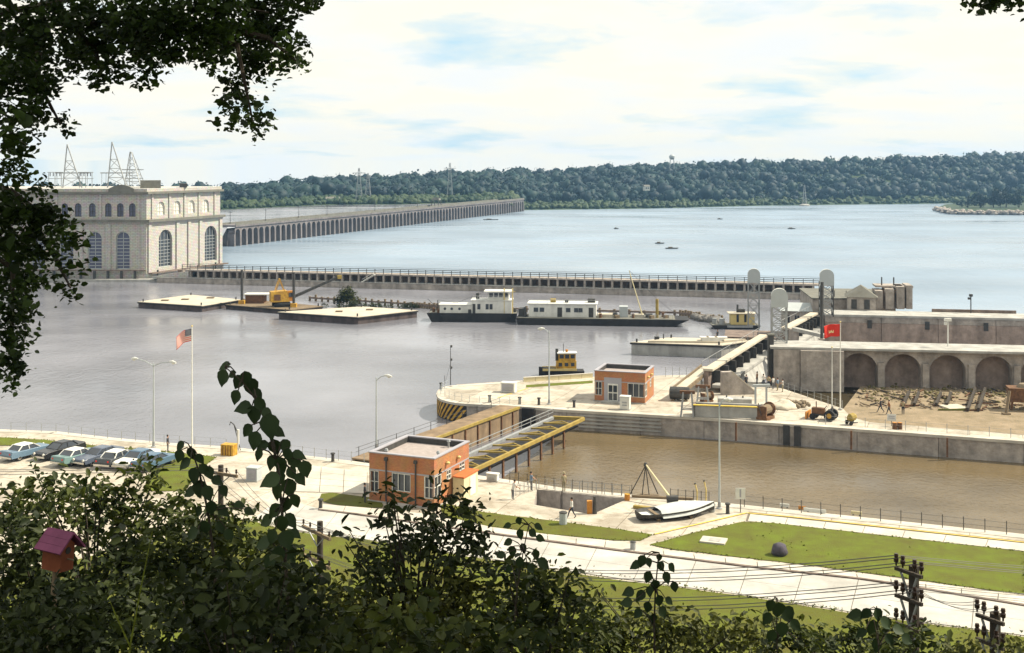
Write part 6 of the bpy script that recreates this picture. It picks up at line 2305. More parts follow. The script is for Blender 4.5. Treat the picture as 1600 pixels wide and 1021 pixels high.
for lab, a, c in (('pair of long dark skid timbers on the dirt yard by the pale slab', (1512, 644), (1524, 614)), ('pair of short skid timbers on the dirt yard right of the walking men', (1412, 636), (1420, 620)), ('pair of stub timbers on the dirt yard between the short and the long skid timbers', (1463, 636), (1470, 621))):
    pa, pc = G(*a), G(*c)
    t = thing('skid_timbers', lab, 'timbers', pa)
    d_ = pc - pa
    for k in range(2):
        obj('timber', MB().beam((k * 1.3, 0, 0.3), (d_.x + k * 1.3, d_.y, 0.55), 0.3, 0.4), 'pole', t)
    for f in (0.05, 0.9):
        obj('sleeper', MB().beam((d_.x * f - 0.4, d_.y * f, 0.1), (d_.x * f + 1.8, d_.y * f, 0.1), 0.3, 0.2), 'rust', t)
pa = G(1490, 638)
t = thing('yard_slab', 'pale flat slab lying on the dirt yard between the timbers', 'slab', pa)
obj('slab', MB().box((0, 0, 0.12), (2.6, 2.6, 0.22), 0.2), 'bargedeck', t)
obj('edge_timber', MB().box((0, -1.5, 0.1), (4.8, 0.25, 0.2)), 'grass', t)
pa = G(1592, 640)
t = thing('scrap_hopper', 'rusty riveted hopper on legs at the picture edge of the dirt yard', 'hopper', pa, -0.2)
obj('bin', MB().box((0.6, 0, 1.9), (3.4, 2.0, 1.7), taper=1.15), 'rust', t)
for x in (-0.9, 2.1):
    for y in (-0.8, 0.8):
        obj('leg', MB().beam((x * 1.15, y, 0), (x, y, 1.2), 0.25), 'rust', t)
obj('load', MB().lathe([(1.0, 0), (0.6, 0.5), (0.1, 0.6)], (0.6, 0, 2.7), 8), 'rubble', t)
pa = G(1572, 648)
t = thing('leaning_timber', 'dark timber prop leaning beside the rusty hopper', 'timber', pa)
obj('timber', MB().beam((0, 0, 0), (0.9, 1.2, 2.6), 0.3), 'wood', t)
obj('foot', MB().box((0, 0, 0.1), (0.9, 0.6, 0.2)), 'wood', t)


# ------------------------------------------------------------------ people
def body_mesh(pose, shirt, trousers, key):
    """one continuous figure grown with a skin modifier; pose gives joint offsets"""
    V, E, R = [], [], []

    def v(p, r, parent=None):
        V.append(Vector(p))
        R.append(r)
        if parent is not None:
            E.append((parent, len(V) - 1))
        return len(V) - 1
    lean = pose.get('lean', 0.0)
    hip = v((0, 0, 0.95), 0.155)
    wst = v((lean * 0.25, 0, 1.10), 0.14, hip)
    chs = v((lean * 0.6, 0, 1.33), 0.165, wst)
    nk = v((lean * 0.8, 0, 1.50), 0.065, chs)
    hd = v((lean * 0.9 + 0.015, 0, 1.60), 0.085, nk)
    tp_ = v((lean * 0.95 + 0.02, 0, 1.71), 0.085, hd)
    v((lean * 0.9 + 0.115, 0, 1.60), 0.022, hd)            # nose
    for s, st in ((1, pose.get('step', 0.0)), (-1, -pose.get('step', 0.0))):
        h = v((0, 0.1 * s, 0.88), 0.1, hip)
        k = v((st * 0.5 + 0.03, 0.1 * s, 0.50), 0.07, h)
        a = v((st * (1.0 if st > 0 else 1.15), 0.1 * s, 0.09 + (0.06 if st < 0 else 0)), 0.045, k)
        v((st + 0.14, 0.11 * s, 0.04), 0.04, a)
        sh = v((lean * 0.65, 0.19 * s, 1.40), 0.075, chs)
        arm = pose.get('armL' if s > 0 else 'armR', (-st * 0.5, 0.0))
        el = v((lean * 0.5 + arm[0] * 0.6, 0.25 * s, 1.13 + arm[1] * 0.35), 0.048, sh)
        wr = v((lean * 0.5 + arm[0] * 1.3 + 0.08, 0.24 * s, 0.90 + arm[1]), 0.034, el)
        pm_ = v((lean * 0.5 + arm[0] * 1.45 + 0.1, 0.235 * s, 0.83 + arm[1]), 0.036, wr)
        for j in range(4):
            v((lean * 0.5 + arm[0] * 1.5 + 0.07 + j * 0.022, 0.232 * s, 0.745 + 0.008 * abs(j - 1) + arm[1]), 0.009, pm_)
        v((lean * 0.5 + arm[0] * 1.45 + 0.155, 0.21 * s, 0.79 + arm[1]), 0.01, pm_)
    me = bpy.data.meshes.new('skeleton')
    me.from_pydata([tuple(p) for p in V], E, [])
    o_ = bpy.data.objects.new('skeleton', me)
    COL.objects.link(o_)
    sk_ = o_.modifiers.new('skin', 'SKIN')
    for i, r in enumerate(R):
        me.skin_vertices[0].data[i].radius = (r, r * (0.78 if i in (0, 1, 2) else 1))
    me.skin_vertices[0].data[0].use_root = True
    sb = o_.modifiers.new('sub', 'SUBSURF')
    sb.levels = sb.render_levels = 1
    dg = bpy.context.evaluated_depsgraph_get()
    nm = bpy.data.meshes.new_from_object(o_.evaluated_get(dg))
    bpy.data.objects.remove(o_)
    nm.name = 'person'
    nm.materials.clear()
    for m_ in ('skin', shirt, trousers, 'darksteel'):
        nm.materials.append(M[m_])
    for p in nm.polygons:
        c = p.center
        if c.z > 1.475:
            i = 0
        elif c.z < 0.09:
            i = 3
        elif c.z > 0.96 or (abs(c.y) > 0.2 and c.z > 1.05):
            i = 1
        else:
            i = 2
        if abs(c.y) > 0.195 and c.z < 1.08 + max(0, pose.get('armL', (0, 0))[1]) and c.z > 0.6 and (c.y > 0.2 or c.y < -0.2):
            i = 0
        p.material_index = i
        p.use_smooth = True
    return nm


PM = {}


def person(loc, rz, label, shirt, trousers, pose, group=None, hat=None):
    key = (shirt, trousers, tuple(sorted(pose.items())))
    if key not in PM:
        PM[key] = body_mesh(pose, shirt, trousers, key)
    o_ = bpy.data.objects.new('person', PM[key])
    COL.objects.link(o_)
    o_.location = loc
    o_.rotation_euler = (0, 0, rz)
    tag(o_, label, 'person', group)
    x = pose.get('lean', 0) * 0.93
    if hat:
        b_ = MB().lathe([(0.17, 0), (0.17, 0.02), (0.105, 0.03), (0.095, 0.12), (0.03, 0.14)], (x, 0, 1.70), 12)
        obj('hat', b_, hat, o_)
    b_ = MB().lathe([(0.085, 0), (0.105, 0.06), (0.1, 0.12), (0.06, 0.17), (0.015, 0.185)], (x - 0.02, 0, 1.615), 10)
    obj('hair', b_, 'hair', o_, sm=True)
    return o_


for nm_, c_ in (('sh_blue', (0.16, 0.22, 0.3)), ('sh_white', (0.62, 0.6, 0.55)), ('sh_khaki', (0.36, 0.3, 0.18)), ('sh_dark', (0.05, 0.05, 0.055)), ('tr_dark', (0.04, 0.045, 0.06)), ('tr_grey', (0.16, 0.16, 0.17)), ('tr_khaki', (0.3, 0.25, 0.15)), ('sh_rust', (0.26, 0.13, 0.06))):
    M[nm_] = mat('cloth_' + nm_[3:] + nm_[:2], c_, 0.9, 0.1, 3)
stand, walk_, lean_ = {}, {'step': 0.3}, {'lean': 0.25, 'armL': (0.25, 0.15), 'armR': (0.25, 0.15)}
hold = {'armL': (0.22, 0.25), 'armR': (0.2, 0.2)}
person(G(830, 767), 0.4, 'man in a blue-grey shirt and trousers standing on the lock edge holding a tool', 'sh_blue', 'tr_grey', hold)
person(G(881, 768.5), 1.8, 'man in khaki clothes standing on the lock edge above the sunken pit', 'sh_khaki', 'tr_khaki', stand, hat='sh_khaki')
person(G(893, 810), PI + 0.4, 'man in a white shirt and dark trousers striding past the litter drum', 'sh_white', 'tr_dark', {'step': -0.32})
person(G(801, 781), 0.6, 'man in a white shirt bending over the pit railing', 'sh_white', 'tr_grey', lean_)
person(G(570, 786), 0.2, 'man in dark clothes standing at the corner of the brick control house', 'sh_dark', 'tr_dark', stand)
person(G(1376, 645), PI - 0.2, 'man in dark clothes striding over the dirt yard, first of three', 'sh_dark', 'tr_dark', {'step': -0.36})
person(G(1389, 648), PI - 0.1, 'man in a brown jacket walking over the dirt yard, middle of three', 'sh_rust', 'tr_dark', {'step': 0.3})
person(G(1411, 648), 1.2, 'man in khaki and dark trousers standing in the dirt yard, last of three', 'sh_khaki', 'tr_dark', hold)
for k, (px, py, sh, tr, lab) in enumerate(((1193, 605, 'sh_white', 'tr_dark', 'bystander in white at the open end of the group on the basin edge'), (1201, 607, 'sh_khaki', 'tr_dark', 'bystander in khaki in the group on the basin edge'), (1208, 609, 'sh_white', 'tr_grey', 'bystander in white and grey in the middle of the group on the basin edge'),
                                         (1215, 611, 'sh_blue', 'tr_khaki', 'bystander in blue and khaki trousers in the group on the basin edge'), (1223, 613, 'sh_white', 'tr_khaki', 'bystander in white and khaki trousers nearest the dark basin'))):
    person(G(px, py), 1.0 + 0.5 * k, lab, sh, tr, stand if k % 2 else hold, 'bystanders on the basin edge')
person(G(1166, 606), 2.0, 'man in dark clothes standing alone by the pale sloping gate', 'sh_dark', 'tr_dark', stand)
person(G(1183, 601), 2.6, 'man in a rust jacket standing behind the group on the basin edge', 'sh_rust', 'tr_dark', stand)
person(G(1118, 533, 0.05) + Vector((0.6, 1.5, -0.05)), 2.2, 'man in dark clothes standing on the grey barge by the white skiff', 'sh_dark', 'tr_dark', stand)
person(G(262, 706), 0.0, 'small figure in dark clothes at the shore fence near the two-armed lamp post', 'sh_dark', 'tr_grey', stand)

# ------------------------------------------------------------------ far water and far shore
for k, (px, py, L, lab) in enumerate(((767, 344, 14, 'dark drifting raft below the middle of the dam'), (963, 358, 4, 'tiny dark skiff alone in mid river'), (1031, 381, 6, 'tiny dark skiff, upper one of a close pair on the river'), (1050, 389, 8, 'tiny dark skiff, lower one of a close pair on the river'), (1237, 358, 6, 'tiny dark skiff in mid river below the channel beacon'), (1125, 343, 5, 'tiny dark skiff far out under the wooded bank'))):
    t = thing('skiff', lab, 'boat', G(px, py, ZL), 0.1, 'skiffs far out on the river')
    obj('hull', hull_mb(L * 0.8, 1.6, -0.3, 0.5, 0.4, 1.2), 'darksteel', t)
    obj('load', MB().box((-L * .1, 0, 0.7), (L * 0.25, 1.0, 0.45)), 'wood', t)
p = G(1257, 322, ZL)
t = thing('channel_beacon', 'grey steel beacon on a low pier before the wooded bank', 'beacon', p)
obj('pier', MB().lathe([(5, -1), (5, 0.9), (3, 1.8)], (0, 0, 0), 14), 'wallpale', t)
obj('tower', lattice(MB(), (0, 0, 2), (0, 0, 20), 3.5, 0.7, 18, 6, 0.25), 'steel', t)
p = hill_pt(0.69, 5.2)
dd = G(1000, 326.5, ZL)
P_ = AT(1050, 1350, 26)
t = thing('water_tower', 'tiny pale water tower on the skyline of the wooded bluff', 'water tower', P_)
obj('tank', MB().lathe([(0.5, 6), (3, 7.5), (3.2, 10), (2, 11.5), (0.3, 12.2)], (0, 0, 0), 12), 'palegrey', t)
obj('legs', MB().beam((2.4, 2.4, -4), (1.8, 1.8, 8), 0.4).beam((-2.4, 2.4, -4), (-1.8, 1.8, 8), 0.4).beam((2.4, -2.4, -4), (1.8, -1.8, 8), 0.4).beam((-2.4, -2.4, -4), (-1.8, -1.8, 8), 0.4), 'palegrey', t)
src = None
for px, d, z, lab, w in ((520, 925, -1.4, 'long low white house on the bank beyond the dam', 10), (1010, 1165, 3, 'white house halfway up the wooded bluff left of the beacon', 5), (620, 1010, 1.0, 'small white house above the bank near the far end of the dam', 6)):
    t = thing('far_house', lab, 'house', AT(px, d, z), 0.2)
    obj('wall', MB().box((0, 0, 1.2), (w, 6, 4)), 'offwhite', t)
    rf_ = obj('roof', MB().add([(-w / 2 - .5, -3.5, 3.2), (w / 2 + .5, -3.5, 3.2), (w / 2 + .5, 3.5, 3.2), (-w / 2 - .5, 3.5, 3.2), (-w / 2 - .5, 0, 4.8), (w / 2 + .5, 0, 4.8)], [(0, 1, 5, 4), (2, 3, 4, 5), (0, 4, 3), (1, 2, 5)]), 'cornice', t)
    obj('window', MB().box((-w * .2, -3.03, 1.6), (1.2, 0.1, 1.4)), 'glass', t)
    obj('window', MB().box((w * .2, -3.03, 1.6), (1.2, 0.1, 1.4)), 'glass', t)
for px, d, h_, lab in ((561, 960, 26, 'faint lattice pylon before the wooded bank over the gantry crane'), (575, 962, 22, 'faint shorter lattice pylon beside the taller one over the gantry crane'), (703, 1010, 30, 'faint lattice pylon before the wood near the far end of the dam')):
    t = thing('bank_pylon', lab, 'pylon', AT(px, d, -1), 0, 'pylons on the far bank')
    obj('leg_frame', lattice(MB(), (0, 0, 0), (0, 0, h_), 5, 0.8, h_, 6, 0.35), 'steel', t)
    obj('crossarm', MB().beam((-5, 0, h_ * 0.85), (5, 0, h_ * 0.85), 0.4), 'steel', t)
# rocky point at the right
e0 = [G(1466, 330, ZL), G(1490, 335.5, ZL), G(1600, 336.5, ZL), G(2000, 337, ZL), G(2000, 320, ZL), G(1600, 322, ZL), G(1500, 322.5, ZL), G(1472, 325, ZL)]
c_ = sum(e0, Vector()) / len(e0)
b = MB()
n = len(e0)
b.v = [(p.x, p.y, ZL - 1) for p in e0] + [(p.x + (c_.x - p.x) * 0.02, p.y + (c_.y - p.y) * 0.12, ZL + 3.5) for p in e0]
b.f = [tuple(range(n, 2 * n))] + [(i, (i + 1) % n, n + (i + 1) % n, n + i) for i in range(n)]
b.mi = [0] * len(b.f)
struct('rocky_point', b, 'forestlow')
pts, rd = [], []
for k in range(500):
    a = RNG.random() * 3
    i = min(2, int(a))
    p = e0[i].lerp(e0[i + 1], a - i)
    r = 0.8 + 1.2 * RNG.random()
    pts.append(np.array([p.x + RNG.normal() * 1.5, p.y + 3 + RNG.normal() * 3, ZL + 0.6 + 2.4 * RNG.random()]))
    rd.append(r)
o = bpy.data.objects.new('shore_rocks', np_mesh('shore_rocks', *lumps(pts, rd, 0.15, 0.7), 'wall'))
COL.objects.link(o)
o['kind'] = 'stuff'
tag(o, 'grey rocks edging the low point at the picture edge', 'rocks')


# ================================================================== VEGETATION, POLES AND WIRES
def tree_obj(name, label, cat, base, trunk, limbs, V, Q, lm, rad=0.15, group=None, lr=None):
    t = thing(name, label, cat, base, 0, group)
    b0 = Vector(base)
    tb_ = MB()
    tb_.tube([Vector(p) - b0 for p in trunk], [rad * (1 - 0.6 * i / max(1, len(trunk) - 1)) for i in range(len(trunk))], 7)
    obj('trunk', tb_, 'bark', t)
    if limbs:
        lb = MB()
        for l in limbs:
            q = lr or rad * 0.3
            lb.tube([Vector(p) - b0 for p in l], [q, q * 0.6, q * 0.2] if len(l) == 3 else [q, q * 0.25], 5)
        obj('limb', lb, 'bark', t)
    me = np_mesh('crown', V - np.array(base), Q, lm)
    o_ = bpy.data.objects.new('crown', me)
    COL.objects.link(o_)
    o_.parent = t
    return t


def shrub(name, label, cat, D, blobs, leaf, lm, base_px, dens=4.5, dj=0.16, rad=0.08, group=None, wid=0.5):
    sph = []
    for px, py, r in blobs:
        d = D * (1 + dj * (RNG.random() - 0.5))
        p = PD(px, py, d)
        sph.append((p.x, p.y, p.z, r * d / F))
    C = cloud_pts(sph, leaf, dens * 6.5)
    V, Q = leaves_np(C, leaf, wid=wid)
    bx = (base_px - 800) / F * D
    base = (bx, D, slope_z(D) - 0.1)
    cz = sum(s[2] for s in sph) / len(sph)
    cx_ = sum(s[0] for s in sph) / len(sph)
    fork = Vector((bx * 0.6 + cx_ * 0.4, D, base[2] + max(0.5, (cz - base[2]) * 0.55)))
    trunk = [base, Vector(base).lerp(fork, 0.5) + Vector((0.05, 0.03, 0)), fork]
    limbs = []
    for s in sph:
        e = Vector(s[:3]) + Vector((0, 0, s[3] * 0.3))
        limbs.append([fork, fork.lerp(e, 0.55) + Vector((0, 0, 0.1)), e])
    return tree_obj(name, label, cat, base, trunk, limbs, V, Q, lm, rad, group)


# overhanging tree whose boughs frame the view
TD = 13.0
ob = [(60, 30, 80), (150, 40, 80), (240, 40, 85), (330, 30, 80), (410, 15, 62), (470, -5, 38), (485, 12, 16), (40, 85, 55), (120, 85, 45), (165, 112, 28), (150, 125, 16), (225, 105, 32), (222, 130, 10), (215, 60, 55), (285, 62, 42), (270, 92, 20),
      (330, 70, 45), (385, 62, 42), (432, 48, 34), (455, 72, 24), (470, 95, 14), (440, 100, 20), (412, 92, 30), (385, 105, 30), (335, 100, 18), (360, 128, 20), (372, 150, 20), (352, 170, 18), (362, 190, 16), (405, 175, 16), (408, 195, 18), (400, 212, 10), (378, 165, 18), (412, 130, 8),
      (20, 125, 45), (60, 140, 38), (78, 125, 20), (12, 175, 30), (40, 178, 24), (62, 175, 22), (90, 190, 13), (58, 200, 14), (105, 205, 9), (15, 225, 22), (38, 232, 16), (12, 260, 22), (30, 280, 18), (60, 285, 14), (10, 300, 20),
      (18, 330, 36), (58, 335, 32), (85, 345, 30), (45, 370, 34), (100, 370, 26), (20, 385, 40), (72, 395, 26), (118, 385, 14), (112, 420, 13), (125, 415, 8), (22, 430, 42), (48, 450, 26), (15, 480, 40), (40, 490, 20), (12, 530, 34), (30, 525, 16), (12, 570, 26), (28, 575, 16), (18, 598, 14), (106, 445, 15), (110, 462, 11), (88, 442, 10)]
outer = [(-60 - 90 * k, -40 + 130 * j, 95) for k in range(4) for j in range(4)] + [(-40 + 140 * k, -135, 90) for k in range(5)] + [(40 + 150 * k, -240, 110) for k in range(5)] + [(-120 + 170 * k, -400, 120) for k in range(6)]
sph = []
for px, py, r in ob:
    d = TD * (1 + 0.2 * (RNG.random() - 0.5))
    p = PD(px, py, d)
    sph.append((p.x, p.y, p.z, 0.86 * r * d / F))
C1 = cloud_pts(sph, 0.062, 20, 0.9)
sph2 = []
for px, py, r in outer:
    d = TD * (1 + 0.5 * (RNG.random() - 0.5))
    p = PD(px, py, d)
    sph2.append((p.x, p.y, p.z, r * d / F))
C2 = cloud_pts(sph2, 0.12, 16, 0.9)
V1, Q1 = leaves_np(C1, 0.066, wid=0.72)
V2, Q2 = leaves_np(C2, 0.12, wid=0.62)
V, Q = np.concatenate([V1, V2]), np.concatenate([Q1, Q2 + len(V1)])
base = (-10.5, 12.0, slope_z(12.0) - 0.2)
top = Vector((-9.0, 12.6, 38.5))
trunk = [base, (-10.2, 12.1, 28.5), (-9.7, 12.3, 33.0), top]
limbs = []
for a, pts_ in ((1, [(-180, 90), (60, 40), (250, 30)]), (1, [(-180, 60), (200, -20), (420, 20)]), (2, [(250, 20), (370, 70), (395, 190)]), (2, [(-100, 250), (20, 300), (100, 360)]), (2, [(-100, 330), (20, 420), (20, 580)]), (2, [(40, 330), (85, 400), (110, 450)]), (2, [(60, 40), (60, 130), (95, 195)]), (2, [(330, 40), (420, 60), (462, 95)]), (2, [(100, 30), (150, 80), (160, 120)]), (1, [(-500, 140), (-340, 120), (-170, 100)]), (1, [(-500, 280), (-300, 270), (-100, 260)])):
    limbs.append([PD(x, y, TD * (0.97 + 0.06 * RNG.random())) for x, y in pts_])
tree_obj('overhanging_tree', 'dark tree overhanging the view from above with hanging leafy boughs', 'tree', base, trunk, limbs, V, Q, 'leaf_oak', 0.42, lr=0.05)
# second tree to the right of the camera: only the tip of a bough shows
ob = [(1515, 2, 12), (1540, 4, 13), (1562, 0, 14), (1585, -2, 12), (1550, -20, 26), (1600, -30, 40)] + [(1560 + 110 * k, -110 - 60 * (k % 2), 90) for k in range(5)] + [(1640 + 130 * k, -260, 110) for k in range(5)]
sph = []
for px, py, r in ob:
    p = PD(px, py, 12 * (1 + 0.25 * (RNG.random() - 0.5)))
    sph.append((p.x, p.y, p.z, r * 12 / F))

sph += [(x + RNG.normal() * 0.8, y + RNG.normal() * 0.8, 36.3 + 0.2 * (y - 10) + 3.6 * RNG.random(), 2.1) for x in (2, 5, 8, 11, 14, 17) for y in (5, 9, 13, 17)]  # unseen crown balls added overhead so the bank bushes stand in shade
V1, Q1 = leaves_np(cloud_pts(sph[:6], 0.07, 26, 0.9), 0.07, wid=0.7)
V2, Q2 = leaves_np(cloud_pts(sph[6:], 0.16, 26, 0.9), 0.16, wid=0.7)
V, Q = np.concatenate([V1, V2]), np.concatenate([Q1, Q2 + len(V1)])
base = (14.0, 11.0, slope_z(11) - 0.2)
tree_obj('overhanging_tree', 'dark leafy bough tip poking in at the top edge above the river', 'tree', base, [base, (13.4, 11.4, 29), (12.5, 11.8, 34), (11.5, 12, 37)], [[(12.5, 11.8, 34), (8.5, 12, 33.4), tuple(PD(1545, -5, 12))]], V, Q, 'leaf_oak', 0.35, lr=0.05)

# shrubs and small trees on the bluff, far to near
shrub('small_tree', 'bushy tree standing in front of the parked cars', 'tree', 24, [(50, 765, 20), (55, 740, 9), (75, 775, 26), (130, 755, 14), (110, 775, 30), (160, 760, 18), (150, 785, 34), (205, 755, 22), (225, 735, 14), (195, 785, 34), (240, 760, 22), (245, 790, 30), (280, 790, 24), (20, 800, 34), (8, 770, 14), (60, 815, 45), (130, 825, 45), (200, 830, 45), (260, 830, 36)], 0.16, 'leaf_mid', 140, 3.2, rad=0.12)
shrub('shrub', 'mid green shrub between the pink roofed birdhouse and the large-leaved sapling', 'shrub', 18, [(300, 820, 36), (340, 800, 22), (360, 835, 40), (310, 860, 50), (250, 880, 55), (385, 800, 14), (400, 850, 30), (370, 890, 55), (300, 920, 60), (220, 900, 50)], 0.12, 'leaf_mid', 320, 3.6)
shrub('shrub', 'tall dark bush filling the shadows around the birdhouse', 'shrub', 13, [(30, 860, 60), (40, 920, 80), (170, 870, 50), (150, 930, 75), (60, 980, 90), (170, 1000, 90), (20, 1010, 70), (230, 960, 55), (110, 1040, 80), (10, 820, 26)], 0.10, 'leaf_dark', 90, 3.6)
shrub('shrub', 'dark bush with scattered pale leaves below the left utility pole', 'shrub', 12, [(300, 980, 70), (370, 960, 60), (430, 930, 50), (440, 880, 32), (470, 910, 40), (400, 1010, 80), (300, 1040, 70), (480, 980, 60), (440, 860, 18)], 0.10, 'leaf_dark', 390, 3.4)
shrub('small_tree', 'dark serrated-leaved young tree rising in front of the brick control house', 'tree', 15, [(612, 770, 10), (604, 785, 14), (620, 800, 20), (600, 815, 22), (690, 757, 9), (700, 775, 16), (680, 795, 18), (712, 795, 22), (725, 815, 20), (745, 805, 12), (660, 820, 26), (640, 840, 30), (695, 835, 34), (735, 845, 30), (760, 840, 14), (620, 870, 38), (670, 875, 40), (720, 880, 36), (580, 865, 24), (560, 885, 24), (590, 905, 40), (540, 850, 10), (545, 830, 8), (770, 865, 16)], 0.115, 'leaf_dark', 640, 2.9, wid=0.42)
shrub('shrub', 'olive bush under the dark young tree near the middle of the bank', 'shrub', 14, [(520, 950, 50), (580, 960, 55), (650, 950, 55), (710, 930, 45), (550, 1010, 60), (640, 1015, 65), (720, 1000, 60), (500, 1010, 50)], 0.09, 'leaf_olive', 610, 3.8)
shrub('shrub', 'mottled dark bush on the bank below the roadside sprig', 'shrub', 15, [(790, 900, 34), (830, 890, 22), (850, 920, 36), (800, 950, 55), (870, 960, 50), (910, 940, 22), (780, 1010, 60), (870, 1010, 60), (930, 985, 36), (890, 905, 14)], 0.10, 'leaf_mid', 830, 3.4)
shrub('shrub', 'sunlit yellow-green bush along the bottom of the bank lawn', 'shrub', 20, [(960, 985, 36), (1000, 975, 26), (1040, 990, 40), (1090, 980, 26), (1120, 1000, 36), (1160, 985, 26), (960, 1020, 50), (1080, 1030, 50), (1180, 1010, 34), (940, 930, 10), (925, 915, 8)], 0.12, 'leaf_olive', 1050, 3.6)
shrub('shrub', 'low leafy bush around the foot of the insulator-crowned pole', 'shrub', 21, [(1240, 1000, 34), (1290, 1010, 36), (1340, 1000, 32), (1380, 990, 24), (1400, 1015, 40), (1440, 1005, 26), (1300, 1040, 50), (1390, 1050, 50), (1480, 1020, 22), (1210, 975, 16)], 0.12, 'leaf_mid', 1340, 3.6)
shrub('shrub', 'scrubby bush at the picture corner beside the stub utility pole', 'shrub', 21, [(1520, 1025, 24), (1570, 1020, 20), (1600, 1030, 30), (1500, 1040, 34), (1640, 1020, 40)], 0.12, 'leaf_olive', 1570, 3.4)

shrub('shrub', 'low dark bush hiding the post of the pink roofed birdhouse', 'shrub', 8.2, [(95, 945, 34), (60, 975, 50), (135, 980, 48), (90, 1010, 60), (20, 1000, 50)], 0.07, 'leaf_dark', 100, 3.2, rad=0.04)
shrub('shrub', 'deep green bush around the lower stems of the two tall saplings', 'shrub', 7.0, [(335, 920, 40), (300, 950, 50), (380, 960, 55), (440, 930, 44), (430, 985, 55), (330, 1000, 60), (470, 970, 40), (405, 905, 24), (350, 880, 16), (450, 885, 14)], 0.075, 'leaf_dark', 385, 3.4, rad=0.035)
shrub('shrub', 'broad leaved dark bush in the bottom middle of the bank', 'shrub', 7.5, [(560, 990, 46), (620, 1000, 50), (690, 1005, 46), (750, 1000, 40), (590, 960, 20), (660, 970, 22), (800, 1010, 40), (530, 1020, 40)], 0.085, 'leaf_mid', 640, 3.2, rad=0.035)
# undergrowth over the whole bluff
n = 26000
D_ = 4 + 62 * RNG.random(n) ** 0.8
X_ = (RNG.random(n) * 1800 - 950) / F * D_ * 1.25
cl = np.stack([X_, D_, 28.6 - 0.412 * D_ + 0.15 + 0.5 * RNG.random(n) * np.minimum(1, (68 - D_) / 20 + .2)], 1)
cl[:, 2] = np.maximum(cl[:, 2], 0.05)
P_ = (cl[:, None, :] + RNG.normal(size=(n, 5, 3)) * np.array([0.25, 0.25, 0.18])).reshape(-1, 3)
V, Q = leaves_np(P_, 0.16)
o = bpy.data.objects.new('undergrowth', np_mesh('undergrowth', V, Q, 'leaf_mid'))
COL.objects.link(o)
o['kind'] = 'stuff'
tag(o, 'tangled undergrowth covering the bluff below the viewpoint', 'undergrowth')

# tufts and weeds over the lawns and along their edges
P_ = []
for poly, inner in ((g_strip[1:], 0), ([(1160, 816), (1205, 818), (1600, 863), (1600, 930), (1280, 886), (1048, 859), (1016, 852), (1090, 832)], 60), ([(690, 786), (760, 802), (860, 814), (960, 827), (1020, 836), (1000, 846), (960, 845), (860, 836), (767, 824), (690, 806)], 0), (lg[:9], 0)):
    Q_ = [G(x, y) for x, y in poly]
    for a, c in zip(Q_, Q_[1:] + (Q_[:1] if poly is not lg[:9] else [])):
        for k in range(int((c - a).length * 7)):
            q = a.lerp(c, RNG.random())
            P_.append((q.x + RNG.normal() * 0.12, q.y + RNG.normal() * 0.12, 0.06))
    cx_, cy_ = sum(q.x for q in Q_) / len(Q_), sum(q.y for q in Q_) / len(Q_)
    for k in range(inner):
        i = int(RNG.integers(0, len(Q_)))
        q = Q_[i].lerp(Q_[(i + 1) % len(Q_)], RNG.random()).lerp(Vector((cx_, cy_, 0)), 0.05 + 0.9 * RNG.random() ** 0.7)
        P_.append((q.x, q.y, 0.06))
V, Q = leaves_np(np.array(P_), 0.15, up=0.3, wid=0.5)
o = bpy.data.objects.new('grass_tufts', np_mesh('grass_tufts', V, Q, 'grassy'))
COL.objects.link(o)
o['kind'] = 'stuff'
tag(o, 'small tufts of longer grass along the ragged lawn edges', 'grass')

# ------------------------------------------------------------------ saplings with large separate leaves
def leaf_mesh(name):
    rows_ = [(0.0, 0.02), (0.1, 0.24), (0.3, 0.36), (0.55, 0.31), (0.8, 0.14), (1.0, 0.0)]
    b_ = MB()
    for u, w in rows_:
        droop = -0.22 * u * u
        for s in (-1, 0, 1):
            b_.v.append((s * w, u, droop + (0.09 * abs(s) * (1 if w > 0.1 else 0.2))))
    for i in range(len(rows_) - 1):
        for j in range(2):
            b_.f.append((i * 3 + j, i * 3 + j + 1, (i + 1) * 3 + j + 1, (i + 1) * 3 + j))
    b_.mi = [0] * len(b_.f)
    return mesh_of(b_, 'leaf_big', name, True)


LEAF = leaf_mesh('leaf')


def sapling(label, D, stem, leaves, size, rad=0.02, twigs=True):
    P = [PD(x, y, D) for x, y in stem]
    base = Vector((P[0].x, D, slope_z(D) - 0.1))
    t = thing('sapling', label, 'sapling', base)
    st = [Vector((0, 0, 0))] + [p - base for p in P]
    obj('stem', MB().tube(st, [rad * 1.3] + [rad * (1 - 0.8 * i / len(P)) for i in range(len(P))], 6), 'bark', t)
    for (px, py, sz, ang) in leaves:
        d = D * (1 + 0.05 * (RNG.random() - 0.5))
        c = PD(px, py, d) - base
        near_ = min((s for s in st[1:]), key=lambda s: (s - c).length)
        L = size * sz * (0.85 + 0.3 * RNG.random())
        # tip direction in the picture plane, mostly hanging
        a = math.radians(ang)
        tip = Vector((math.sin(a), 0.45 * (RNG.random() - 0.5), -math.cos(a))).normalized()
        nrm = Vector((0.5 * (RNG.random() - 0.5), -0.9, 0.35 + 0.5 * RNG.random()))
        nrm = (nrm - tip * nrm.dot(tip)).normalized()
        side = tip.cross(nrm)
        R = Matrix((side, tip, nrm)).transposed().to_4x4()
        o_ = bpy.data.objects.new('leaf', LEAF)
        COL.objects.link(o_)
        o_.parent = t
        att = c - tip * L * 0.5
        o_.matrix_local = Matrix.Translation(att) @ R @ Matrix.Diagonal((L * (0.85 + 0.3 * RNG.random()), L, L, 1))
        obj('leaf_stalk', MB().tube([near_, (near_ + att) / 2 + Vector((0, 0, 0.02)), att], [0.006, 0.005, 0.004], 4), 'bark', t)
    return t


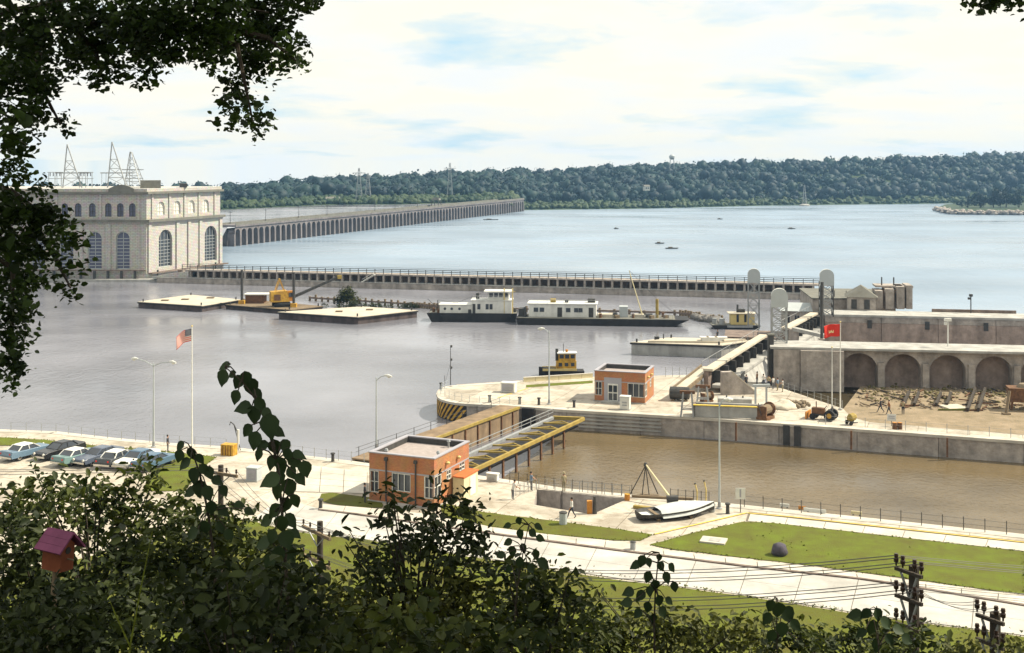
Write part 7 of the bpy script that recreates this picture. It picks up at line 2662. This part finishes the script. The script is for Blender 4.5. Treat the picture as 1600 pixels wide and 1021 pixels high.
LA = [(350, 573, 1.0, -70), (348, 592, 1.1, -20), (362, 586, .8, -60), (372, 598, 1.1, -30), (385, 592, .9, 10), (368, 622, 1.0, -20), (393, 606, 1.3, 10), (403, 618, 1.0, 30), (379, 638, 1.05, -80), (408, 634, 1.1, 30), (418, 646, .9, 60), (397, 650, 1.2, -10), (386, 674, 1.0, -40), (398, 690, 1.15, -12), (422, 668, 1.5, 5), (436, 676, .9, 60), (409, 698, 1.1, -60), (404, 712, .9, -20), (430, 700, 1.1, 10), (446, 698, 1.0, 20), (424, 724, 1.2, -15), (440, 728, 1.1, 15), (462, 722, 1.1, 50), (477, 734, 1.2, 10), (456, 740, 1.1, 30), (470, 750, 1.0, 40), (421, 752, 1.3, -70), (433, 770, 1.2, -10), (452, 764, 1.2, 10), (462, 784, 1.2, 15), (446, 790, 1.0, -20), (428, 800, 1.2, -40), (415, 815, 1.0, -60), (440, 820, 1.3, 0), (455, 815, 1.1, 40), (425, 840, 1.2, -20), (448, 845, 1.2, 20), (436, 868, 1.2, 0), (462, 835, 1.0, 60), (410, 850, 1.1, -70), (455, 870, 1.1, 30), (420, 880, 1.2, -30), (468, 712, .9, 70), (450, 712, 1.0, 0), (436, 748, 1.1, 0)]
sapling('tall sapling with large dark heart-shaped leaves arching up before the water', 8.0, [(455, 1000), (446, 880), (440, 790), (432, 720), (418, 665), (400, 625), (378, 596), (352, 574)], LA, 0.105, 0.013)
LB = [(281, 698, .9, -40), (280, 714, 1.0, -20), (300, 710, 1.2, 10), (288, 726, 1.2, -50), (313, 718, 1.1, 30), (320, 735, 1.0, 40), (303, 745, 1.4, -10), (327, 740, 1.1, 20), (312, 765, 1.4, 0), (325, 772, 1.2, 15), (340, 752, 1.0, 60), (350, 768, 1.0, 30), (296, 770, 1.0, -60), (330, 795, 1.2, 0), (310, 800, 1.1, -30), (350, 800, 1.0, 50), (320, 825, 1.2, 0), (345, 825, 1.1, 30), (300, 835, 1.1, -50), (375, 790, .8, 80), (390, 800, .8, 60), (358, 838, 1.0, 20)]
sapling('shorter sapling with large dark leaves beside the crossarm pole', 9.0, [(340, 1000), (335, 880), (325, 800), (312, 740), (300, 705)], LB, 0.105, 0.014)
LC = [(992, 884, 1.0, -60), (1003, 878, 1.0, -20), (1014, 880, .9, 20), (1030, 872, .8, 0), (1033, 886, 1.0, 30), (1050, 888, 1.0, 40), (1012, 903, 1.1, -20), (1042, 904, 1.1, 20), (1054, 918, 1.1, 10), (1000, 932, 1.1, -40), (981, 926, 1.0, -70), (978, 942, 1.0, -80), (1030, 940, 1.1, 10), (1015, 925, 1.0, 0), (1012, 950, 1.2, -10), (1036, 958, 1.0, 30), (1020, 968, 1.1, 0), (996, 960, 1.0, -40), (1046, 940, .9, 50), (1024, 915, .9, 10)]
sapling('small sapling with rounded dark leaves standing out against the road and bank lawn', 10.0, [(1024, 1060), (1022, 980), (1024, 920), (1028, 880), (1030, 864)], LC, 0.105, 0.010)
LD = [(811, 815, .8, 20), (792, 822, .8, -70), (842, 824, .9, 60), (813, 836, .9, 10), (833, 834, .9, 50), (845, 842, .8, 70), (793, 848, 1.0, -60), (800, 862, 1.0, -20), (818, 858, 1.0, 20), (782, 868, .9, -70), (812, 880, 1.1, 0), (830, 890, 1.0, 40), (850, 882, 1.2, 50), (838, 868, 1.0, 20), (795, 890, 1.0, -30)]
sapling('leafy sprig leaning over the pale road below the sunken pit', 11.0, [(800, 1020), (808, 920), (818, 860), (826, 820)], LD, 0.11, 0.010)
LE = [(1204, 948, 1.5, -20), (1216, 955, 1.9, 5), (1232, 962, 1.7, 30), (1198, 968, 1.5, -30), (1244, 978, 1.4, 45), (1222, 985, 1.5, 0), (1205, 995, 1.4, -20)]
sapling('plant with broad drooping blue-green leaves below the road edge', 11.0, [(1215, 1080), (1214, 1000), (1213, 935)], LE, 0.105, 0.008)
LF = [(1335, 962, 1.4, -80), (1352, 960, 1.3, -40), (1372, 962, 1.4, 10), (1385, 975, 1.5, 50), (1405, 985, 1.4, 70), (1362, 982, 1.6, -10), (1345, 990, 1.3, -50), (1390, 1000, 1.4, 30), (1418, 1000, 1.2, 60), (1370, 1010, 1.4, 0)]
sapling('plant with long arching leaves at the foot of the insulator-crowned pole', 12.0, [(1375, 1090), (1373, 1010), (1370, 952)], LF, 0.11, 0.008)

# ------------------------------------------------------------------ far and middle distance trees
pts, rd = [], []
for px, py, r in ((540, 463, 12), (530, 470, 9), (552, 469, 11), (546, 456, 8), (535, 459, 7)):
    p = PD(px, py, 276)
    pts.append((p.x, p.y, p.z, r * 276 / F))
V, Q = leaves_np(cloud_pts(pts, 0.35, 24, 0.9), 0.4)
b0 = AT(542, 276, -1.6)
tree_obj('lone_bush', 'lone leafy bush growing on the pile dike behind the pointed barge', 'bush', b0, [b0, b0 + Vector((0, 0, 2.5)), b0 + Vector((0.3, 0, 4))], [[b0 + Vector((0, 0, 1.5)), Vector(p[:3])] for p in pts], V, Q, 'leaf_olive', 0.2)
pts = []
for k in range(26):
    px = 500 + 150 * RNG.random()
    p = PD(px, 476 + (px - 500) * 0.045 + 2 * RNG.normal(), 272)
    pts.append((p.x, p.y, max(p.z, ZW + 0.3), 0.5 + 0.5 * RNG.random()))
V, Q = leaves_np(cloud_pts(pts, 0.3, 14, 0.9), 0.3)
o = bpy.data.objects.new('dike_weeds', np_mesh('dike_weeds', V, Q, 'leaf_dark'))
COL.objects.link(o)
o['kind'] = 'stuff'
tag(o, 'dark weeds growing along the pile dike around the lone bush', 'weeds')
for k, (px, h_, lab) in enumerate(((1512, 10, 'thin tree at the tip of the rocky point'), (1532, 14, 'tall dark tree on the rocky point, second from its tip'), (1552, 17, 'tallest round tree on the rocky point'), (1572, 15, 'round tree on the rocky point right of the tallest one'), (1592, 16, 'dark tree on the rocky point at the picture edge'))):
    d = 1020
    b0 = AT(px, d, ZL + 3)
    pts = [(b0.x + RNG.normal() * 3, b0.y + RNG.normal() * 3, b0.z + h_ * f, h_ * 0.24) for f in (0.35, 0.5, 0.65, 0.8)] + [(b0.x + 4 * RNG.normal(), b0.y, b0.z + h_ * 0.4, h_ * 0.2) for _ in range(4)]
    V, Q = leaves_np(cloud_pts(pts, 1.1, 20, 0.9), 1.3)
    tree_obj('bank_tree', lab, 'tree', b0, [b0, b0 + Vector((0.3, 0, h_ * 0.4)), b0 + Vector((0, 0, h_ * 0.8))], [[b0 + Vector((0, 0, h_ * 0.3)), Vector(p[:3])] for p in pts[4:]], V, Q, 'forest', 0.5, 'trees on the rocky point')

# ------------------------------------------------------------------ utility poles and wires
def upole(label, px, pytop, D, arms, rz, armlen=2.4, rad=0.13, am='wood'):
    zt = CAM_Z - (pytop - HZ) * D / F
    zb = slope_z(D) - 0.3
    t = thing('utility_pole', label, 'utility pole', AT(px, D, zb), rz, 'utility poles along the foot of the bluff')
    h = zt - zb
    obj('post', MB().tube([(0, 0, 0), (0, 0, h)], [rad * 1.15, rad], 10), 'pole', t)
    tips = []
    for k, dz in enumerate(arms):
        z = h - dz
        arm = obj('crossarm', MB().box((0, -rad - 0.06, z), (armlen, 0.11 if am == 'wood' else 0.07, 0.13 if am == 'wood' else 0.07)), am, t)
        obj('brace', MB().beam((-armlen * .3, -rad - 0.05, z - 0.05), (0, -rad - 0.02, z - 0.6), 0.04).beam((armlen * .3, -rad - 0.05, z - 0.05), (0, -rad - 0.02, z - 0.6), 0.04), 'steel', t)
        for x in (-armlen * .47, -armlen * .22, armlen * .22, armlen * .47):
            obj('insulator', MB().lathe([(0.02, 0), (0.02, 0.06), (0.05, 0.08), (0.055, 0.15), (0.035, 0.18), (0.05, 0.2), (0.04, 0.26)], (x, -rad - 0.06, z + 0.06), 8), 'insul', arm)
            m_ = Matrix.Translation(t.location) @ Matrix.Rotation(rz, 4, 'Z')
            tips.append(m_ @ Vector((x, -rad - 0.06, z + 0.28)))
    return t, tips


u1, t1 = upole('utility pole with one crossarm among the large leaves below the yellow crate', 345, 727, 58, [0.35], -0.5)
u2, t2 = upole('utility pole with two crossarms at the road edge left of the young tree', 500, 815, 53, [0.45, 1.7], -0.9)
u3, t3 = upole('near utility pole crowned with many dark insulators before the lawn', 1428, 884, 26, [0.12, 0.7, 1.3], -1.0, 0.7, 0.11, 'pole')
u4, t4 = upole('stub utility pole with insulators at the bottom corner of the view', 1555, 958, 25, [0.1, 0.6], -1.0, 0.65, 0.11, 'pole')


def wires(label, A, B, sag, r=0.011):
    t = thing('power_line', label, 'power line', A[0])
    for a, c in zip(A, B):
        b_ = MB()
        pp_ = []
        for k in range(17):
            f = k / 16
            pp_.append(a.lerp(c, f) - A[0] - Vector((0, 0, sag * 4 * f * (1 - f) * (0.9 + 0.2 * RNG.random() * 0))))
        b_.tube(pp_, r, 4)
        obj('wire', b_, 'wire', t)


wires('wires strung from the two-armed roadside pole to the insulator-crowned pole', t2, t3[:8], 1.2, 0.010)
wires('wires strung between the two left-hand utility poles', t1, t2[:4], 0.8, 0.014)
far_r = [p + Vector((26, 3, -1.2 - 0.05 * i)) for i, p in enumerate(t3)]
wires('wires running from the insulator-crowned pole out of the picture', t3[:8], far_r[:8], 0.6, 0.006)
wires('wires running from the stub pole across to the insulator-crowned pole', t4[:4], t3[4:8], 0.2, 0.006)
wires('wires running from the left crossarm pole out past the parked cars', t1[:3], [p + Vector((-60, 4, 1)) for p in t1[:3]], 1.2, 0.014)

# birdhouse
D = 9.0
P_ = PD(93, 862, D)
t = thing('birdhouse', 'pink-roofed orange birdhouse on a post among the dark bushes', 'birdhouse', (P_.x, P_.y, slope_z(D) - 0.1), 1.15)
h = P_.z - t.location.z
obj('post', MB().tube([(0, 0.02, 0), (0, 0.02, h - 0.08)], 0.025, 6), 'wood', t)
obj('box', MB().extrude([(-0.065, -0.12), (0.065, -0.12), (0.065, 0.07), (0, 0.12), (-0.065, 0.07)], (0, -0.08, h), (1, 0, 0), (0, 0, 1), (0, 1, 0), 0.18), 'bhbox', t)
obj('entrance_hole', MB().tube([(0, -0.084, h + 0.03), (0, -0.078, h + 0.03)], 0.026, 12), 'hull', t)
obj('perch', MB().tube([(0, -0.08, h - 0.03), (0, -0.14, h - 0.03)], 0.006, 6), 'wood', t)
for s in (-1, 1):
    for k in range(3):
        f0, f1 = k / 3, (k + 1) / 3 - 0.01
        a_ = Vector((0, 0, h + 0.155)).lerp(Vector((s * 0.125, 0, h + 0.03)), f0)
        c_ = Vector((0, 0, h + 0.155)).lerp(Vector((s * 0.125, 0, h + 0.03)), f1)
        b = MB()
        up_ = Vector((s * 0.15, 0, 0.16)).normalized() * 0.014
        b.add([a_ + Vector((0, -0.125, 0)), c_ + Vector((0, -0.125, 0)), c_ + Vector((0, 0.125, 0)), a_ + Vector((0, 0.125, 0)), a_ + Vector((0, -0.125, 0)) + up_, c_ + Vector((0, -0.125, 0)) + up_, c_ + Vector((0, 0.125, 0)) + up_, a_ + Vector((0, 0.125, 0)) + up_],
              [(3, 2, 1, 0), (4, 5, 6, 7), (0, 1, 5, 4), (1, 2, 6, 5), (2, 3, 7, 6), (3, 0, 4, 7)])
        obj('roof_board', b, 'pinkroof', t)
t.rotation_euler = (0.05, 0.06, 1.15)
bpy.context.view_layer.update()
t.location += Vector((P_.x, P_.y, 0)) - Vector((*(t.matrix_world @ Vector((0, 0, h)))[:2], 0))
t = thing('grass_stalk', 'single long bright green grass stalk curving up through the dark bushes', 'stalk', PD(196, 1060, 6.0))
b0 = Vector(t.location)
obj('stem', MB().tube([PD(196, 1060, 6) - b0, PD(205, 1000, 6) - b0, PD(220, 920, 6) - b0, PD(238, 830, 6) - b0], [0.006, 0.005, 0.004, 0.002], 5), 'grassy', t)
obj('blade', MB().tube([PD(203, 1010, 6) - b0, PD(180, 960, 6) - b0, PD(170, 935, 6) - b0], [0.005, 0.004, 0.001], 4), 'grassy', t)

# ------------------------------------------------------------------ air
hz = MB().box((200, 1060, 24), (4600, 2300, 78))
m, tr, bs = new_mat('haze_air')
tr.nodes.remove(bs)
pv = node(tr, 'ShaderNodeVolumePrincipled')
pv.inputs['Color'].default_value = (0.33, 0.62, 1.0, 1)
pv.inputs['Density'].default_value = 0.00012
pv.inputs['Anisotropy'].default_value = 0.2
tr.links.new(pv.outputs[0], tr.nodes['Material Output'].inputs['Volume'])
HAZE = obj('haze', hz, m)
HAZE['kind'] = 'stuff'
tag(HAZE, 'thin pale blue haze over the river and the far bluff', 'haze')
